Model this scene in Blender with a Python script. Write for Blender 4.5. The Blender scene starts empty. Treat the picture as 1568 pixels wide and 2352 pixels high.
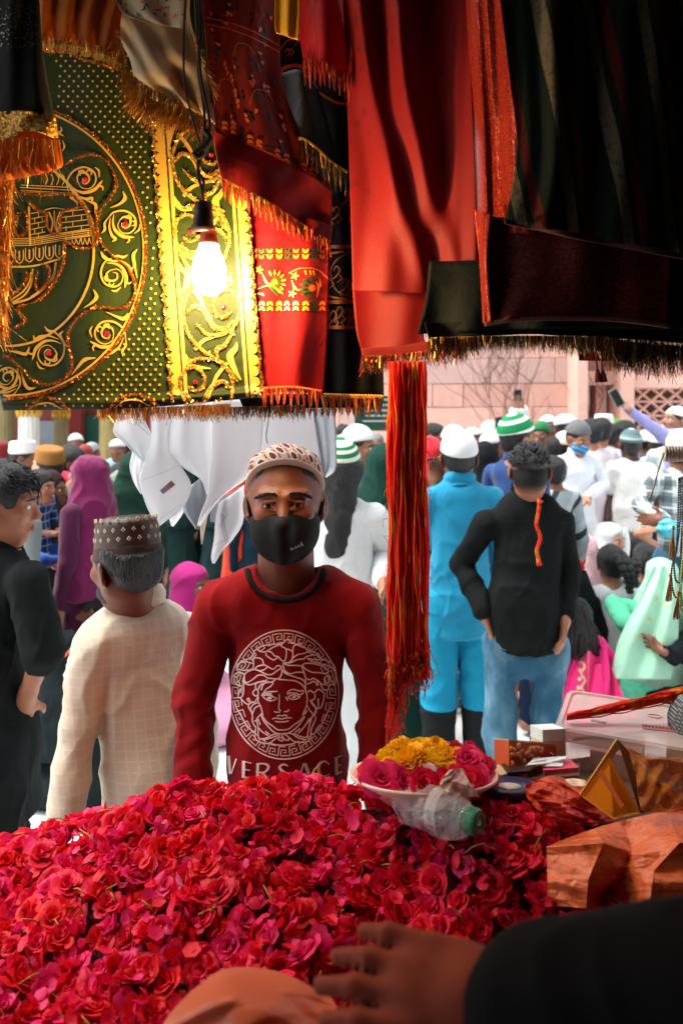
import bpy, math, random
import numpy as np
from mathutils import Vector, Matrix, Quaternion
from mathutils.bvhtree import BVHTree

# ------------------------------------------------------------------ camera, sky, sun, exposure
SC = bpy.context.scene
COL = SC.collection
FPX, CX, HY, HC = 1700.0, 784.0, 926.0, 1.81      # focal length in reference pixels, centre column, eye line row, eye height
cam_data = bpy.data.cameras.new('camera')
cam = bpy.data.objects.new('camera', cam_data)
COL.objects.link(cam)
cam.location = (0, 0, HC)
cam.rotation_euler = (math.radians(90), 0, 0)
cam_data.sensor_fit = 'VERTICAL'
cam_data.sensor_height = 36.0
cam_data.lens = 36.0 * FPX / 2352.0
cam_data.shift_y = -(1176.0 - HY) / 2352.0
cam_data.clip_start = 0.02
cam_data.clip_end = 400.0
cam_data.dof.use_dof = True
cam_data.dof.focus_distance = 1.50
cam_data.dof.aperture_fstop = 4.0
SC.camera = cam

world = bpy.data.worlds.new('World')
SC.world = world
world.use_nodes = True
wn, wl = world.node_tree.nodes, world.node_tree.links
wn.clear()
sky_node = wn.new('ShaderNodeTexSky')
sky_node.sky_type = 'NISHITA'
sky_node.sun_disc = False
SUN_EL, SUN_AZ = 62.0, -85.0
sky_node.sun_elevation = math.radians(SUN_EL)
sky_node.sun_rotation = math.radians(SUN_AZ)
sky_node.air_density = 1.0
sky_node.dust_density = 6.0
sky_node.ozone_density = 1.0
hsv = wn.new('ShaderNodeHueSaturation')
hsv.inputs['Saturation'].default_value = 0.28      # thin cloud: a pale sky all over
bgn = wn.new('ShaderNodeBackground')
bgn.inputs['Strength'].default_value = 0.15
won = wn.new('ShaderNodeOutputWorld')
wl.new(sky_node.outputs[0], hsv.inputs['Color'])
wl.new(hsv.outputs[0], bgn.inputs['Color'])
wl.new(bgn.outputs[0], won.inputs['Surface'])

sun_data = bpy.data.lights.new('sun', 'SUN')
sun_data.energy = 1.2
sun_data.angle = math.radians(40)
sun_data.color = (1.0, 0.96, 0.9)
sun = bpy.data.objects.new('sun', sun_data)
COL.objects.link(sun)
_e, _a = math.radians(SUN_EL), math.radians(SUN_AZ)
_sd = Vector((math.sin(_a) * math.cos(_e), math.cos(_a) * math.cos(_e), math.sin(_e)))
sun.rotation_euler = (-_sd).to_track_quat('-Z', 'Y').to_euler()
sun.location = (0, 4, 12)

SC.render.engine = 'CYCLES'
SC.cycles.use_denoising = True
SC.cycles.max_bounces = 7
SC.cycles.diffuse_bounces = 4
SC.cycles.glossy_bounces = 3
SC.cycles.transmission_bounces = 6
SC.cycles.transparent_max_bounces = 8
SC.cycles.caustics_reflective = False
SC.cycles.caustics_refractive = False
SC.cycles.sample_clamp_indirect = 4.0
SC.view_settings.view_transform = 'Standard'
SC.view_settings.look = 'None'
SC.view_settings.exposure = 1.4
SC.view_settings.gamma = 1.0

RNG = np.random.default_rng(7)
rnd = random.Random(11)

# ------------------------------------------------------------------ small helpers
def P(px, py, d):
    """the world point that stands d metres ahead at a reference pixel"""
    return Vector(((px - CX) / FPX * d, d, HC - (py - HY) / FPX * d))

def lin(c):
    """sRGB 0-255 -> linear"""
    return tuple(((v / 255 + 0.055) / 1.055) ** 2.4 if v / 255 > 0.04045 else v / 255 / 12.92 for v in c[:3])

def tag(o, label=None, cat=None, group=None, kind=None):
    if label: o['label'] = label
    if cat: o['category'] = cat
    if group: o['group'] = group
    if kind: o['kind'] = kind
    return o

def link(o, parent=None):
    COL.objects.link(o)
    if parent is not None:
        o.parent = parent
    return o

def empty(name, loc=(0, 0, 0), rz=0.0, parent=None):
    o = bpy.data.objects.new(name, None)
    o.empty_display_size = 0.05
    link(o, parent)
    o.location = loc
    o.rotation_euler = (0, 0, rz)
    return o

def mesh_from(name, verts, faces, mat=None, parent=None, smooth=True, kind=None, mats=None, midx=None):
    me = bpy.data.meshes.new(name)
    if isinstance(verts, np.ndarray): verts = verts.tolist()
    if isinstance(faces, np.ndarray): faces = faces.tolist()
    me.from_pydata(verts, [], faces)
    if mats:
        for m in mats: me.materials.append(m)
        if midx is not None: me.polygons.foreach_set('material_index', np.asarray(midx, dtype=np.int32))
    elif mat is not None:
        me.materials.append(mat)
    if smooth:
        me.polygons.foreach_set('use_smooth', np.ones(len(me.polygons), dtype=bool))
    me.update()
    o = bpy.data.objects.new(name, me)
    link(o, parent)
    if kind: o['kind'] = kind
    return o

class MB:
    """collects shapes, then links them as one mesh object"""
    def __init__(s): s.v, s.f, s.m = [], [], []
    def add(s, vs, fs, m=0):
        n = len(s.v); s.v.extend([tuple(v) for v in vs]); s.f.extend([tuple(i + n for i in f) for f in fs]); s.m.extend([m] * len(fs))
    def box(s, c, h, rot=None, m=0, taper=1.0):
        c = Vector(c); pts = []
        for sx, sy, sz in ((-1,-1,-1),(1,-1,-1),(1,1,-1),(-1,1,-1),(-1,-1,1),(1,-1,1),(1,1,1),(-1,1,1)):
            t = taper if sz > 0 else 1.0
            p = Vector((sx*h[0]*t, sy*h[1]*t, sz*h[2]))
            pts.append(c + (rot @ p if rot is not None else p))
        s.add(pts, [(3,2,1,0),(4,5,6,7),(0,1,5,4),(1,2,6,5),(2,3,7,6),(3,0,4,7)], m)
    def tube(s, pts, r, n=8, m=0, cap=True, flat=1.0):
        pts = [Vector(p) for p in pts]; k = len(pts)
        rs = r if isinstance(r, (list, tuple, np.ndarray)) else [r] * k
        ring0 = len(s.v); up = Vector((0.3, 0.2, 0.93)).normalized()
        for i, p in enumerate(pts):
            t = (pts[min(i+1, k-1)] - pts[max(i-1, 0)])
            t = t.normalized() if t.length > 1e-9 else Vector((0,0,1))
            a = t.cross(up)
            if a.length < 1e-3: a = t.cross(Vector((1,0,0)))
            a.normalize(); b = t.cross(a)
            for j in range(n):
                an = 2*math.pi*j/n
                s.v.append(tuple(p + a*(math.cos(an)*rs[i]) + b*(math.sin(an)*rs[i]*flat)))
        for i in range(k-1):
            for j in range(n):
                a0 = ring0+i*n+j; a1 = ring0+i*n+(j+1)%n
                s.f.append((a0, a1, a1+n, a0+n)); s.m.append(m)
        if cap:
            s.f.append(tuple(ring0+j for j in range(n-1,-1,-1))); s.m.append(m)
            s.f.append(tuple(ring0+(k-1)*n+j for j in range(n))); s.m.append(m)
    def lathe(s, prof, c=(0,0,0), n=24, m=0, rot=None, sx=1.0, sy=1.0):
        c = Vector(c); r0 = len(s.v)
        for (r, z) in prof:
            for j in range(n):
                an = 2*math.pi*j/n
                p = Vector((math.cos(an)*r*sx, math.sin(an)*r*sy, z))
                s.v.append(tuple(c + (rot @ p if rot is not None else p)))
        for i in range(len(prof)-1):
            for j in range(n):
                a0 = r0+i*n+j; a1 = r0+i*n+(j+1)%n
                s.f.append((a0, a1, a1+n, a0+n)); s.m.append(m)
    def sphere(s, c, r, n=10, m=0, rot=None):
        rr = r if isinstance(r, (tuple, list)) else (r, r, r)
        c = Vector(c); r0 = len(s.v); k = max(4, n//2)
        for i in range(k+1):
            th = math.pi*i/k
            for j in range(n):
                ph = 2*math.pi*j/n
                p = Vector((math.sin(th)*math.cos(ph)*rr[0], math.sin(th)*math.sin(ph)*rr[1], math.cos(th)*rr[2]))
                s.v.append(tuple(c + (rot @ p if rot is not None else p)))
        for i in range(k):
            for j in range(n):
                a0 = r0+i*n+j; a1 = r0+i*n+(j+1)%n
                s.f.append((a0, a0+n, a1+n, a1)); s.m.append(m)
    def build(s, name, mat=None, parent=None, smooth=False, kind=None, mats=None):
        return mesh_from(name, s.v, s.f, mat, parent, smooth, kind, mats, s.m if mats else None)

# ------------------------------------------------------------------ materials: a little algebra over shader nodes
class S:
    def __init__(s, nt, sock): s.nt, s.k = nt, sock
    def _op(s, op, b=None, c=None):
        n = s.nt.nodes.new('ShaderNodeMath'); n.operation = op
        for i, x in enumerate((s, b, c)):
            if x is None: continue
            if isinstance(x, S): s.nt.links.new(x.k, n.inputs[i])
            else: n.inputs[i].default_value = x
        return S(s.nt, n.outputs[0])
    def __add__(s, b): return s._op('ADD', b)
    def __radd__(s, b): return s._op('ADD', b)
    def __sub__(s, b): return s._op('SUBTRACT', b)
    def __mul__(s, b): return s._op('MULTIPLY', b)
    def __rmul__(s, b): return s._op('MULTIPLY', b)
    def __truediv__(s, b): return s._op('DIVIDE', b)
    def abs(s): return s._op('ABSOLUTE')
    def frac(s): return s._op('FRACT')
    def floor(s): return s._op('FLOOR')
    def sin(s): return s._op('SINE')
    def atan2(s, b): return s._op('ARCTAN2', b)
    def lt(s, b): return s._op('LESS_THAN', b)
    def gt(s, b): return s._op('GREATER_THAN', b)
    def min(s, b): return s._op('MINIMUM', b)
    def max(s, b): return s._op('MAXIMUM', b)
    def pow(s, b): return s._op('POWER', b)
    def ss(s, lo, hi):
        n = s.nt.nodes.new('ShaderNodeMapRange'); n.interpolation_type = 'SMOOTHSTEP'
        s.nt.links.new(s.k, n.inputs[0]); n.inputs[1].default_value = lo; n.inputs[2].default_value = hi
        return S(s.nt, n.outputs[0])

class Mat:
    def __init__(s, name, rough=0.8, spec=0.3):
        s.m = bpy.data.materials.new(name); s.m.use_nodes = True
        s.nt = s.m.node_tree; s.b = s.nt.nodes['Principled BSDF']
        s.b.inputs['Roughness'].default_value = rough
        s.b.inputs['Specular IOR Level'].default_value = spec
    def new(s, t): return s.nt.nodes.new(t)
    def coord(s, kind='Object'):
        n = s.new('ShaderNodeTexCoord'); return n.outputs[kind]
    def xyz(s, kind='Object'):
        n = s.new('ShaderNodeSeparateXYZ'); s.nt.links.new(s.coord(kind), n.inputs[0])
        return [S(s.nt, n.outputs[i]) for i in range(3)]
    def noise(s, scale=20, detail=3, rough=0.6, kind='Object', stretch=None, dist=0.0):
        n = s.new('ShaderNodeTexNoise'); n.inputs['Scale'].default_value = scale
        n.inputs['Detail'].default_value = detail; n.inputs['Roughness'].default_value = rough
        n.inputs['Distortion'].default_value = dist
        src = s.coord(kind)
        if stretch:
            mp = s.new('ShaderNodeMapping'); mp.inputs['Scale'].default_value = stretch
            s.nt.links.new(src, mp.inputs[0]); src = mp.outputs[0]
        s.nt.links.new(src, n.inputs['Vector'])
        return S(s.nt, n.outputs[0])
    def mix(s, f, a, b):
        n = s.new('ShaderNodeMix'); n.data_type = 'RGBA'
        if isinstance(f, S): s.nt.links.new(f.k, n.inputs[0])
        else: n.inputs[0].default_value = f
        for i, x in ((6, a), (7, b)):
            if isinstance(x, S): s.nt.links.new(x.k, n.inputs[i])
            else: n.inputs[i].default_value = (*x, 1)
        return S(s.nt, n.outputs[2])
    def vary(s, c, amt=0.25, scale=12, detail=3):
        """a colour with mild light and dark mottling"""
        dk = tuple(v * (1 - amt) for v in c); lt = tuple(min(1, v * (1 + amt)) for v in c)
        return s.mix(s.noise(scale, detail), dk, lt)
    def color(s, c):
        if isinstance(c, S): s.nt.links.new(c.k, s.b.inputs['Base Color'])
        else: s.b.inputs['Base Color'].default_value = (*c, 1)
        return s
    def bump(s, h, strength=0.3, dist=0.01):
        n = s.new('ShaderNodeBump'); n.inputs['Strength'].default_value = strength; n.inputs['Distance'].default_value = dist
        s.nt.links.new(h.k, n.inputs['Height']); s.nt.links.new(n.outputs[0], s.b.inputs['Normal'])
        return s
    def set(s, **kw):
        for k, v in kw.items():
            i = s.b.inputs[k.replace('_', ' ')]
            if isinstance(v, S): s.nt.links.new(v.k, i)
            else: i.default_value = v
        return s
    def translucent(s, c, f):
        """mixes in cloth-like translucency"""
        t = s.new('ShaderNodeBsdfTranslucent')
        if isinstance(c, S): s.nt.links.new(c.k, t.inputs[0])
        else: t.inputs[0].default_value = (*c, 1)
        mx = s.new('ShaderNodeMixShader'); mx.inputs[0].default_value = f
        out = s.nt.nodes['Material Output']
        s.nt.links.new(s.b.outputs[0], mx.inputs[1]); s.nt.links.new(t.outputs[0], mx.inputs[2])
        s.nt.links.new(mx.outputs[0], out.inputs[0])
        return s

_fab = {}
def fabric(c, rough=0.85, vary=0.14, weave=700, wr=0.35, trans=0.0, key=None, folds=9.0):
    """woven cloth of one colour (sRGB 0-255): mottling, weave and soft crumple relief"""
    k = (tuple(c), rough, vary, weave, wr, trans, folds)
    if k in _fab: return _fab[k]
    m = Mat('cloth_%d_%d_%d' % tuple(c[:3]), rough, 0.2)
    cc = lin(c)
    col = m.vary(cc, vary, 7, 4)
    m.color(col)
    m.set(Sheen_Weight=0.15 if max(cc) > 0.05 else 0.0, Sheen_Roughness=0.5)
    if max(cc) < 0.05: m.set(Specular_IOR_Level=0.08)
    crum = m.noise(folds, 4, 0.55, stretch=(1.0, 1.0, 0.45), dist=0.8)
    fine = m.noise(weave, 1, 0.5)
    m.bump(crum * 1.0 + fine * 0.04, wr, 0.03)
    if trans: m.translucent(col, trans)
    _fab[k] = m.m
    return m.m

def plain(name, c, rough=0.6, spec=0.4, vary=0.12, scale=30, bump=0.0, metal=0.0, bscale=60):
    m = Mat(name, rough, spec)
    m.color(m.vary(lin(c), vary, scale))
    m.set(Metallic=metal)
    if bump: m.bump(m.noise(bscale, 4), bump, 0.01)
    return m.m

_skin = {}
def skin(c):
    if tuple(c) in _skin: return _skin[tuple(c)]
    m = Mat('skin_%d_%d_%d' % tuple(c), 0.5, 0.35)
    cc = lin(c)
    col = m.mix(m.noise(22, 3), tuple(v * f for v, f in zip(cc, (0.86, 0.8, 0.78))), tuple(min(1, v * 1.12) for v in cc))
    m.color(col)
    m.set(Subsurface_Weight=0.12, Subsurface_Scale=0.006)
    m.b.inputs['Subsurface Radius'].default_value = (1.0, 0.35, 0.2)
    m.bump(m.noise(350, 2), 0.12, 0.003)
    _skin[tuple(c)] = m.m
    return m.m

def hair_mat(c=(20, 20, 22)):
    m = Mat('hair', 0.42, 0.45)
    n = m.noise(160, 3, 0.6, stretch=(1, 1, 0.12), dist=1.5)
    m.color(m.mix(n, tuple(v * 0.5 for v in lin(c)), tuple(v * 1.8 for v in lin(c))))
    m.bump(n, 0.9, 0.012)
    return m.m
HAIR = hair_mat()
HAIR_BROWN = hair_mat((46, 36, 30))

# ------------------------------------------------------------------ implicit surfaces -> one continuous mesh (for bodies, clothes, fruit of all shapes)
def smin(a, b, k):
    if k <= 0: return np.minimum(a, b)
    h = np.clip(0.5 + 0.5 * (b - a) / k, 0, 1)
    return b + (a - b) * h - k * h * (1 - h)

class Prim:
    def __init__(s, lo, hi, fn, k=0.02, sub=False): s.lo, s.hi, s.fn, s.k, s.sub = np.array(lo, float), np.array(hi, float), fn, k, sub

def cap(a, b, ra, rb=None, sq=1.0, k=0.02, sub=False):
    """tapered capsule from a to b; sq < 1 flattens it front to back"""
    a = np.array(a, float); b = np.array(b, float); rb = ra if rb is None else rb
    R = max(ra, rb)
    def fn(x, y, z):
        ay, by, yy = a[1]/sq, b[1]/sq, y/sq
        dx, dy, dz = b[0]-a[0], by-ay, b[2]-a[2]
        L = dx*dx+dy*dy+dz*dz+1e-12
        px, py, pz = x-a[0], yy-ay, z-a[2]
        t = np.clip((px*dx+py*dy+pz*dz)/L, 0, 1)
        d = np.sqrt((px-t*dx)**2+(py-t*dy)**2+(pz-t*dz)**2) - (ra+(rb-ra)*t)
        return d * (1.0 if sq == 1.0 else (0.5+0.5*sq))
    return Prim(np.minimum(a, b)-R, np.maximum(a, b)+R, fn, k, sub)

def ell(c, r, R=None, k=0.02, sub=False):
    """ellipsoid; R is a 3x3 matrix (numpy) that turns local axes into the frame"""
    c = np.array(c, float); r = np.array(r if isinstance(r, (tuple, list)) else (r, r, r), float)
    m = r.max()
    def fn(x, y, z):
        X, Y, Z = x-c[0], y-c[1], z-c[2]
        if R is not None:
            X, Y, Z = R[0,0]*X+R[1,0]*Y+R[2,0]*Z, R[0,1]*X+R[1,1]*Y+R[2,1]*Z, R[0,2]*X+R[1,2]*Y+R[2,2]*Z
        k0 = np.sqrt((X/r[0])**2+(Y/r[1])**2+(Z/r[2])**2)
        k1 = np.sqrt((X/r[0]**2)**2+(Y/r[1]**2)**2+(Z/r[2]**2)**2)+1e-9
        return k0*(k0-1)/k1
    ext = r if R is None else np.full(3, m)
    return Prim(c-ext, c+ext, fn, k, sub)

def rbox(c, h, rad=0.01, R=None, k=0.01, sub=False):
    c = np.array(c, float); h = np.array(h, float)
    def fn(x, y, z):
        X, Y, Z = x-c[0], y-c[1], z-c[2]
        if R is not None:
            X, Y, Z = R[0,0]*X+R[1,0]*Y+R[2,0]*Z, R[0,1]*X+R[1,1]*Y+R[2,1]*Z, R[0,2]*X+R[1,2]*Y+R[2,2]*Z
        qx, qy, qz = np.abs(X)-h[0]+rad, np.abs(Y)-h[1]+rad, np.abs(Z)-h[2]+rad
        return np.sqrt(np.maximum(qx,0)**2+np.maximum(qy,0)**2+np.maximum(qz,0)**2)+np.minimum(np.maximum(qx,np.maximum(qy,qz)),0)-rad
    ext = h if R is None else np.full(3, np.linalg.norm(h))
    return Prim(c-ext, c+ext, fn, k, sub)

def cyl(c, r, hh, rad=0.01, R=None, k=0.01, sub=False, taper=0.0):
    """upright rounded drum; taper > 0 narrows the top"""
    c = np.array(c, float)
    def fn(x, y, z):
        X, Y, Z = x-c[0], y-c[1], z-c[2]
        if R is not None:
            X, Y, Z = R[0,0]*X+R[1,0]*Y+R[2,0]*Z, R[0,1]*X+R[1,1]*Y+R[2,1]*Z, R[0,2]*X+R[1,2]*Y+R[2,2]*Z
        q = np.sqrt(X*X+(Y*0.86)**2) - (r-taper*Z) + rad
        w = np.abs(Z)-hh+rad
        return np.sqrt(np.maximum(q,0)**2+np.maximum(w,0)**2)+np.minimum(np.maximum(q,w),0)-rad
    e = max(r*1.2, hh)*1.35
    return Prim(c-e, c+e, fn, k, sub)

def ring(c, r, t, R=None, k=0.008, sq=0.86, tz=1.0):
    """torus round the vertical axis (collars, hems)"""
    c = np.array(c, float)
    def fn(x, y, z):
        X, Y, Z = x-c[0], y-c[1], z-c[2]
        if R is not None:
            X, Y, Z = R[0,0]*X+R[1,0]*Y+R[2,0]*Z, R[0,1]*X+R[1,1]*Y+R[2,1]*Z, R[0,2]*X+R[1,2]*Y+R[2,2]*Z
        q = np.sqrt(X*X+(Y/sq)**2)-r
        return (np.sqrt(q*q+(Z/tz)**2)-t)*min(1, tz)*0.9
    e = r+t*max(1, tz)+0.01
    return Prim(c-e, c+e, fn, k, False)

def half(z, k=0.004, above=False):
    """removes everything below z (or above it)"""
    def fn(x, y, Z): return (Z-z) if not above else (z-Z)
    return Prim((-9,-9,-9), (9,9,9), fn, k, True)

def plane_cut(pt, n, k=0.004):
    """removes everything on the side of pt the normal n points away from"""
    pt = np.array(pt, float); n = np.array(n, float); n = n/np.linalg.norm(n)
    def fn(x, y, z): return (x-pt[0])*n[0]+(y-pt[1])*n[1]+(z-pt[2])*n[2]
    return Prim((-9,-9,-9), (9,9,9), fn, k, True)

def polygonise(prims, res, disp=None):
    adds = [p for p in prims if not p.sub]
    lo = np.min([p.lo for p in adds], axis=0)-3*res; hi = np.max([p.hi for p in adds], axis=0)+3*res
    n = np.maximum(np.ceil((hi-lo)/res).astype(int)+1, 4)
    F = np.full(n, 1.0, dtype=np.float32)
    ax = [lo[i]+res*np.arange(n[i]) for i in range(3)]
    for p in prims:
        pad = p.k+2*res
        i0 = np.maximum(np.floor((p.lo-pad-lo)/res).astype(int), 0); i1 = np.minimum(np.ceil((p.hi+pad-lo)/res).astype(int)+1, n)
        if (i1 <= i0).any(): continue
        sl = tuple(slice(i0[j], i1[j]) for j in range(3))
        x = ax[0][sl[0]][:,None,None].astype(np.float32); y = ax[1][sl[1]][None,:,None].astype(np.float32); z = ax[2][sl[2]][None,None,:].astype(np.float32)
        d = p.fn(x, y, z)
        if p.sub: F[sl] = -smin(-F[sl], d, p.k)
        else: F[sl] = smin(F[sl], d, p.k)
    Sg = F < 0
    cnt = np.zeros(n-1, dtype=np.int8)
    offs = [(i,j,k) for i in (0,1) for j in (0,1) for k in (0,1)]
    for i,j,k in offs: cnt += Sg[i:n[0]-1+i, j:n[1]-1+j, k:n[2]-1+k]
    act = (cnt > 0) & (cnt < 8)
    idx = np.argwhere(act); m = len(idx)
    lut = np.full(n-1, -1, dtype=np.int32); lut[act] = np.arange(m)
    vals = np.stack([F[idx[:,0]+i, idx[:,1]+j, idx[:,2]+k] for i,j,k in offs], axis=1)
    acc = np.zeros((m,3)); c = np.zeros(m)
    for a in range(8):
        for b in range(a+1, 8):
            da = np.array(offs[a]); db = np.array(offs[b])
            if np.abs(da-db).sum() != 1: continue
            va, vb = vals[:,a], vals[:,b]
            e = (va < 0) != (vb < 0)
            t = np.where(e, va/np.where(e, va-vb, 1), 0)
            acc[e] += da+np.outer(t[e], db-da); c += e
    V = lo+(idx+acc/c[:,None])*res
    faces = []
    for axn in range(3):
        u, w = [(1,2),(2,0),(0,1)][axn]
        s0 = [slice(None)]*3; s1 = [slice(None)]*3
        s0[axn] = slice(0, n[axn]-1); s1[axn] = slice(1, n[axn])
        ch = Sg[tuple(s0)] != Sg[tuple(s1)]
        e = np.argwhere(ch)
        e = e[(e[:,u] >= 1) & (e[:,u] < n[u]-1) & (e[:,w] >= 1) & (e[:,w] < n[w]-1)]
        if len(e) == 0: continue
        q = []
        for du, dw in ((-1,-1),(0,-1),(0,0),(-1,0)):
            cc = e.copy(); cc[:,u] += du; cc[:,w] += dw
            q.append(lut[cc[:,0],cc[:,1],cc[:,2]])
        q = np.stack(q, axis=1)
        flip = ~Sg[e[:,0],e[:,1],e[:,2]]
        q[flip] = q[flip][:,::-1]
        faces.append(q)
    Fc = np.concatenate(faces)
    if disp is not None:
        N = vnormals(V, Fc)
        V = V+N*disp(V, N)[:,None]
    return V, Fc

def vnormals(V, F):
    a = V[F[:,2]]-V[F[:,0]]; b = V[F[:,3]]-V[F[:,1]]
    fn = np.cross(a, b)
    N = np.zeros_like(V)
    for i in range(4): np.add.at(N, F[:,i], fn)
    return N/(np.linalg.norm(N, axis=1)[:,None]+1e-12)

def wob(seed, freq, n=7, stretch=(1,1,1)):
    """smooth pseudo-random field from a few warped sine waves"""
    r = np.random.default_rng(seed)
    D = r.normal(size=(n,3)); D /= np.linalg.norm(D, axis=1)[:,None]
    D = D*np.array(stretch); fr = freq*(0.6+0.9*r.random(n)); ph = r.random(n)*6.28
    D2 = r.normal(size=(n,3)); D2 /= np.linalg.norm(D2, axis=1)[:,None]
    def f(V):
        out = np.zeros(len(V))
        for i in range(n):
            out += np.sin(V@D[i]*fr[i]+ph[i]+1.3*np.sin(V@D2[i]*fr[i]*0.6+ph[-i]))
        return out/math.sqrt(n)
    return f

def folds(seed, amp=0.004, freq=38, stretch=(1.0,1.0,0.5)):
    """creases in cloth: sharp-sided ridges over softer swells"""
    a, b, c = wob(seed, freq, 6, stretch), wob(seed+1, freq*0.4, 5), wob(seed+2, freq*2.1, 6, stretch)
    def f(V, N):
        r = np.clip(1-np.abs(a(V)), -1, 1); q = np.clip(1-1.3*np.abs(c(V)), 0, 1)
        return amp*(0.8*r*np.abs(r)+0.5*q**2*np.clip(0.4+b(V), 0, 1)+0.5*b(V))
    return f

def rotm(yaw=0, pitch=0, roll=0):
    """numpy 3x3 from degrees: yaw about Z, pitch about X (nod, + = look down when facing -Y), roll about Y"""
    m = Matrix.Rotation(math.radians(yaw),3,'Z') @ Matrix.Rotation(math.radians(pitch),3,'X') @ Matrix.Rotation(math.radians(roll),3,'Y')
    return np.array(m)
# ------------------------------------------------------------------ people
WHITE_EYE = plain('eye_white', (225, 215, 205), 0.25, 0.5, 0.04)
IRIS = plain('iris', (38, 22, 14), 0.15, 0.6, 0.1)
LIP = skin((132, 78, 66))

def head_prims(c, R, s=1.0, neck_to=None, neck_r=0.056, nose=1.0, ears=1.0, jaw=1.0, lids=False):
    c = np.array(c, float)
    def T(p): return c+s*(R@np.array(p, float))
    L = []
    L.append(ell(T((0,.018,.034)), (.074*s,.094*s,.080*s), R, .03))
    L.append(ell(T((0,-.030,-.030)), (.060*s*jaw,.060*s,.078*s), R, .03))
    L.append(ell(T((0,-.058,-.094)), (.026*s,.022*s,.018*s), R, .025))
    for x in (-1, 1):
        L.append(cap(T((x*.053*jaw,.004,-.050)), T((x*.022,-.055,-.096)), .017*s, .014*s, 1, .025))
        L.append(ell(T((x*.043,-.064,-.020)), (.020*s,.020*s,.018*s), R, .02))
        L.append(cap(T((x*.048,-.073,.024)), T((x*.014,-.085,.020)), .0078*s, .0075*s, 1, .018))
    for x in (-1, 1):
        L.append(ell(T((x*.032,-.103,.004)), (.019*s,.018*s,.0105*s), R, .012, True))
        if lids:
            L.append(ell(T((x*.032,-.0775,.003)), (.0155*s,.0125*s,.0125*s), R, .004))
    L.append(cap(T((0,-.084,.010)), T((0,-.106*(.7+.3*nose),-.030)), .0085*s, .0125*s, 1, .012))
    for x in (-1, 1):
        L.append(ell(T((x*.013,-.094,-.034)), (.009*s,.011*s,.008*s), R, .007))
    L.append(cap(T((-.018,-.083,-.060)), T((.018,-.083,-.060)), .0065*s, .0065*s, 1, .006))
    L.append(cap(T((-.014,-.083,-.071)), T((.014,-.083,-.071)), .0075*s, .0075*s, 1, .006))
    L.append(cap(T((-.024,-.094,-.0655)), T((.024,-.094,-.0655)), .0022*s, .0022*s, 1, .004, True))
    if ears:
        for x in (-1, 1):
            Re = R@rotm(x*-(22*ears), 8, x*6)
            L.append(ell(T((x*(.079+.004*ears),.014,-.004)), (.0085*s,.021*s,.033*s), Re, .008))
            L.append(ell(T((x*(.088+.004*ears),.007,-.002)), (.006*s,.011*s,.018*s), Re, .006, True))
    if neck_to is not None:
        L.append(cap(T((0,.022,-.055)), neck_to, neck_r*s, neck_r*1.08*s, 1, .03))
    return L

def hand_prims(w, fwd, side, s=1.0, curl=0.35, spread=0.0, k=0.006, rf=0.0088):
    """palm, four fingers of their own lengths and a thumb; w = wrist, fwd = along the fingers, side = towards the thumb"""
    w = np.array(w, float); f = np.array(fwd, float); f /= np.linalg.norm(f)
    sd = np.array(side, float); sd -= f*(sd@f); sd /= np.linalg.norm(sd)
    n = np.cross(f, sd)
    R = np.stack([sd, n, f], axis=1)
    L = [ell(w+f*.052*s, (.041*s,.0165*s,.052*s), R, .012), cap(w-f*.02*s, w+f*.03*s, .024*s, .027*s, 1, .02)]
    for i, ln in enumerate((.070,.080,.074,.058)):
        root = w+f*(.090-.004*abs(i-1.2))*s+sd*(.030-.020*i)*s
        d0 = f+sd*(spread*(1.3-i)*.25)+n*(-curl*.35); d0 /= np.linalg.norm(d0)
        mid = root+d0*ln*.5*s
        d1 = f*(1-.45*curl)-n*curl*1.1+sd*(spread*(1.3-i)*.25); d1 /= np.linalg.norm(d1)
        tip = mid+d1*ln*.5*s
        L += [cap(root-d0*.012*s, mid, rf*s, rf*.95*s, 1, k), cap(mid, tip, rf*.95*s, rf*.8*s, 1, k*.6)]
    r0 = w+f*.028*s+sd*.030*s
    r1 = r0+(f*.55+sd*.75-n*.15)*.040*s
    r2 = r1+(f*.9+sd*.25-n*.3)*.033*s
    L += [cap(r0, r1, .0125*s, .0105*s, 1, .012), cap(r1, r2, .0105*s, .0085*s, 1, k)]
    return L

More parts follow.
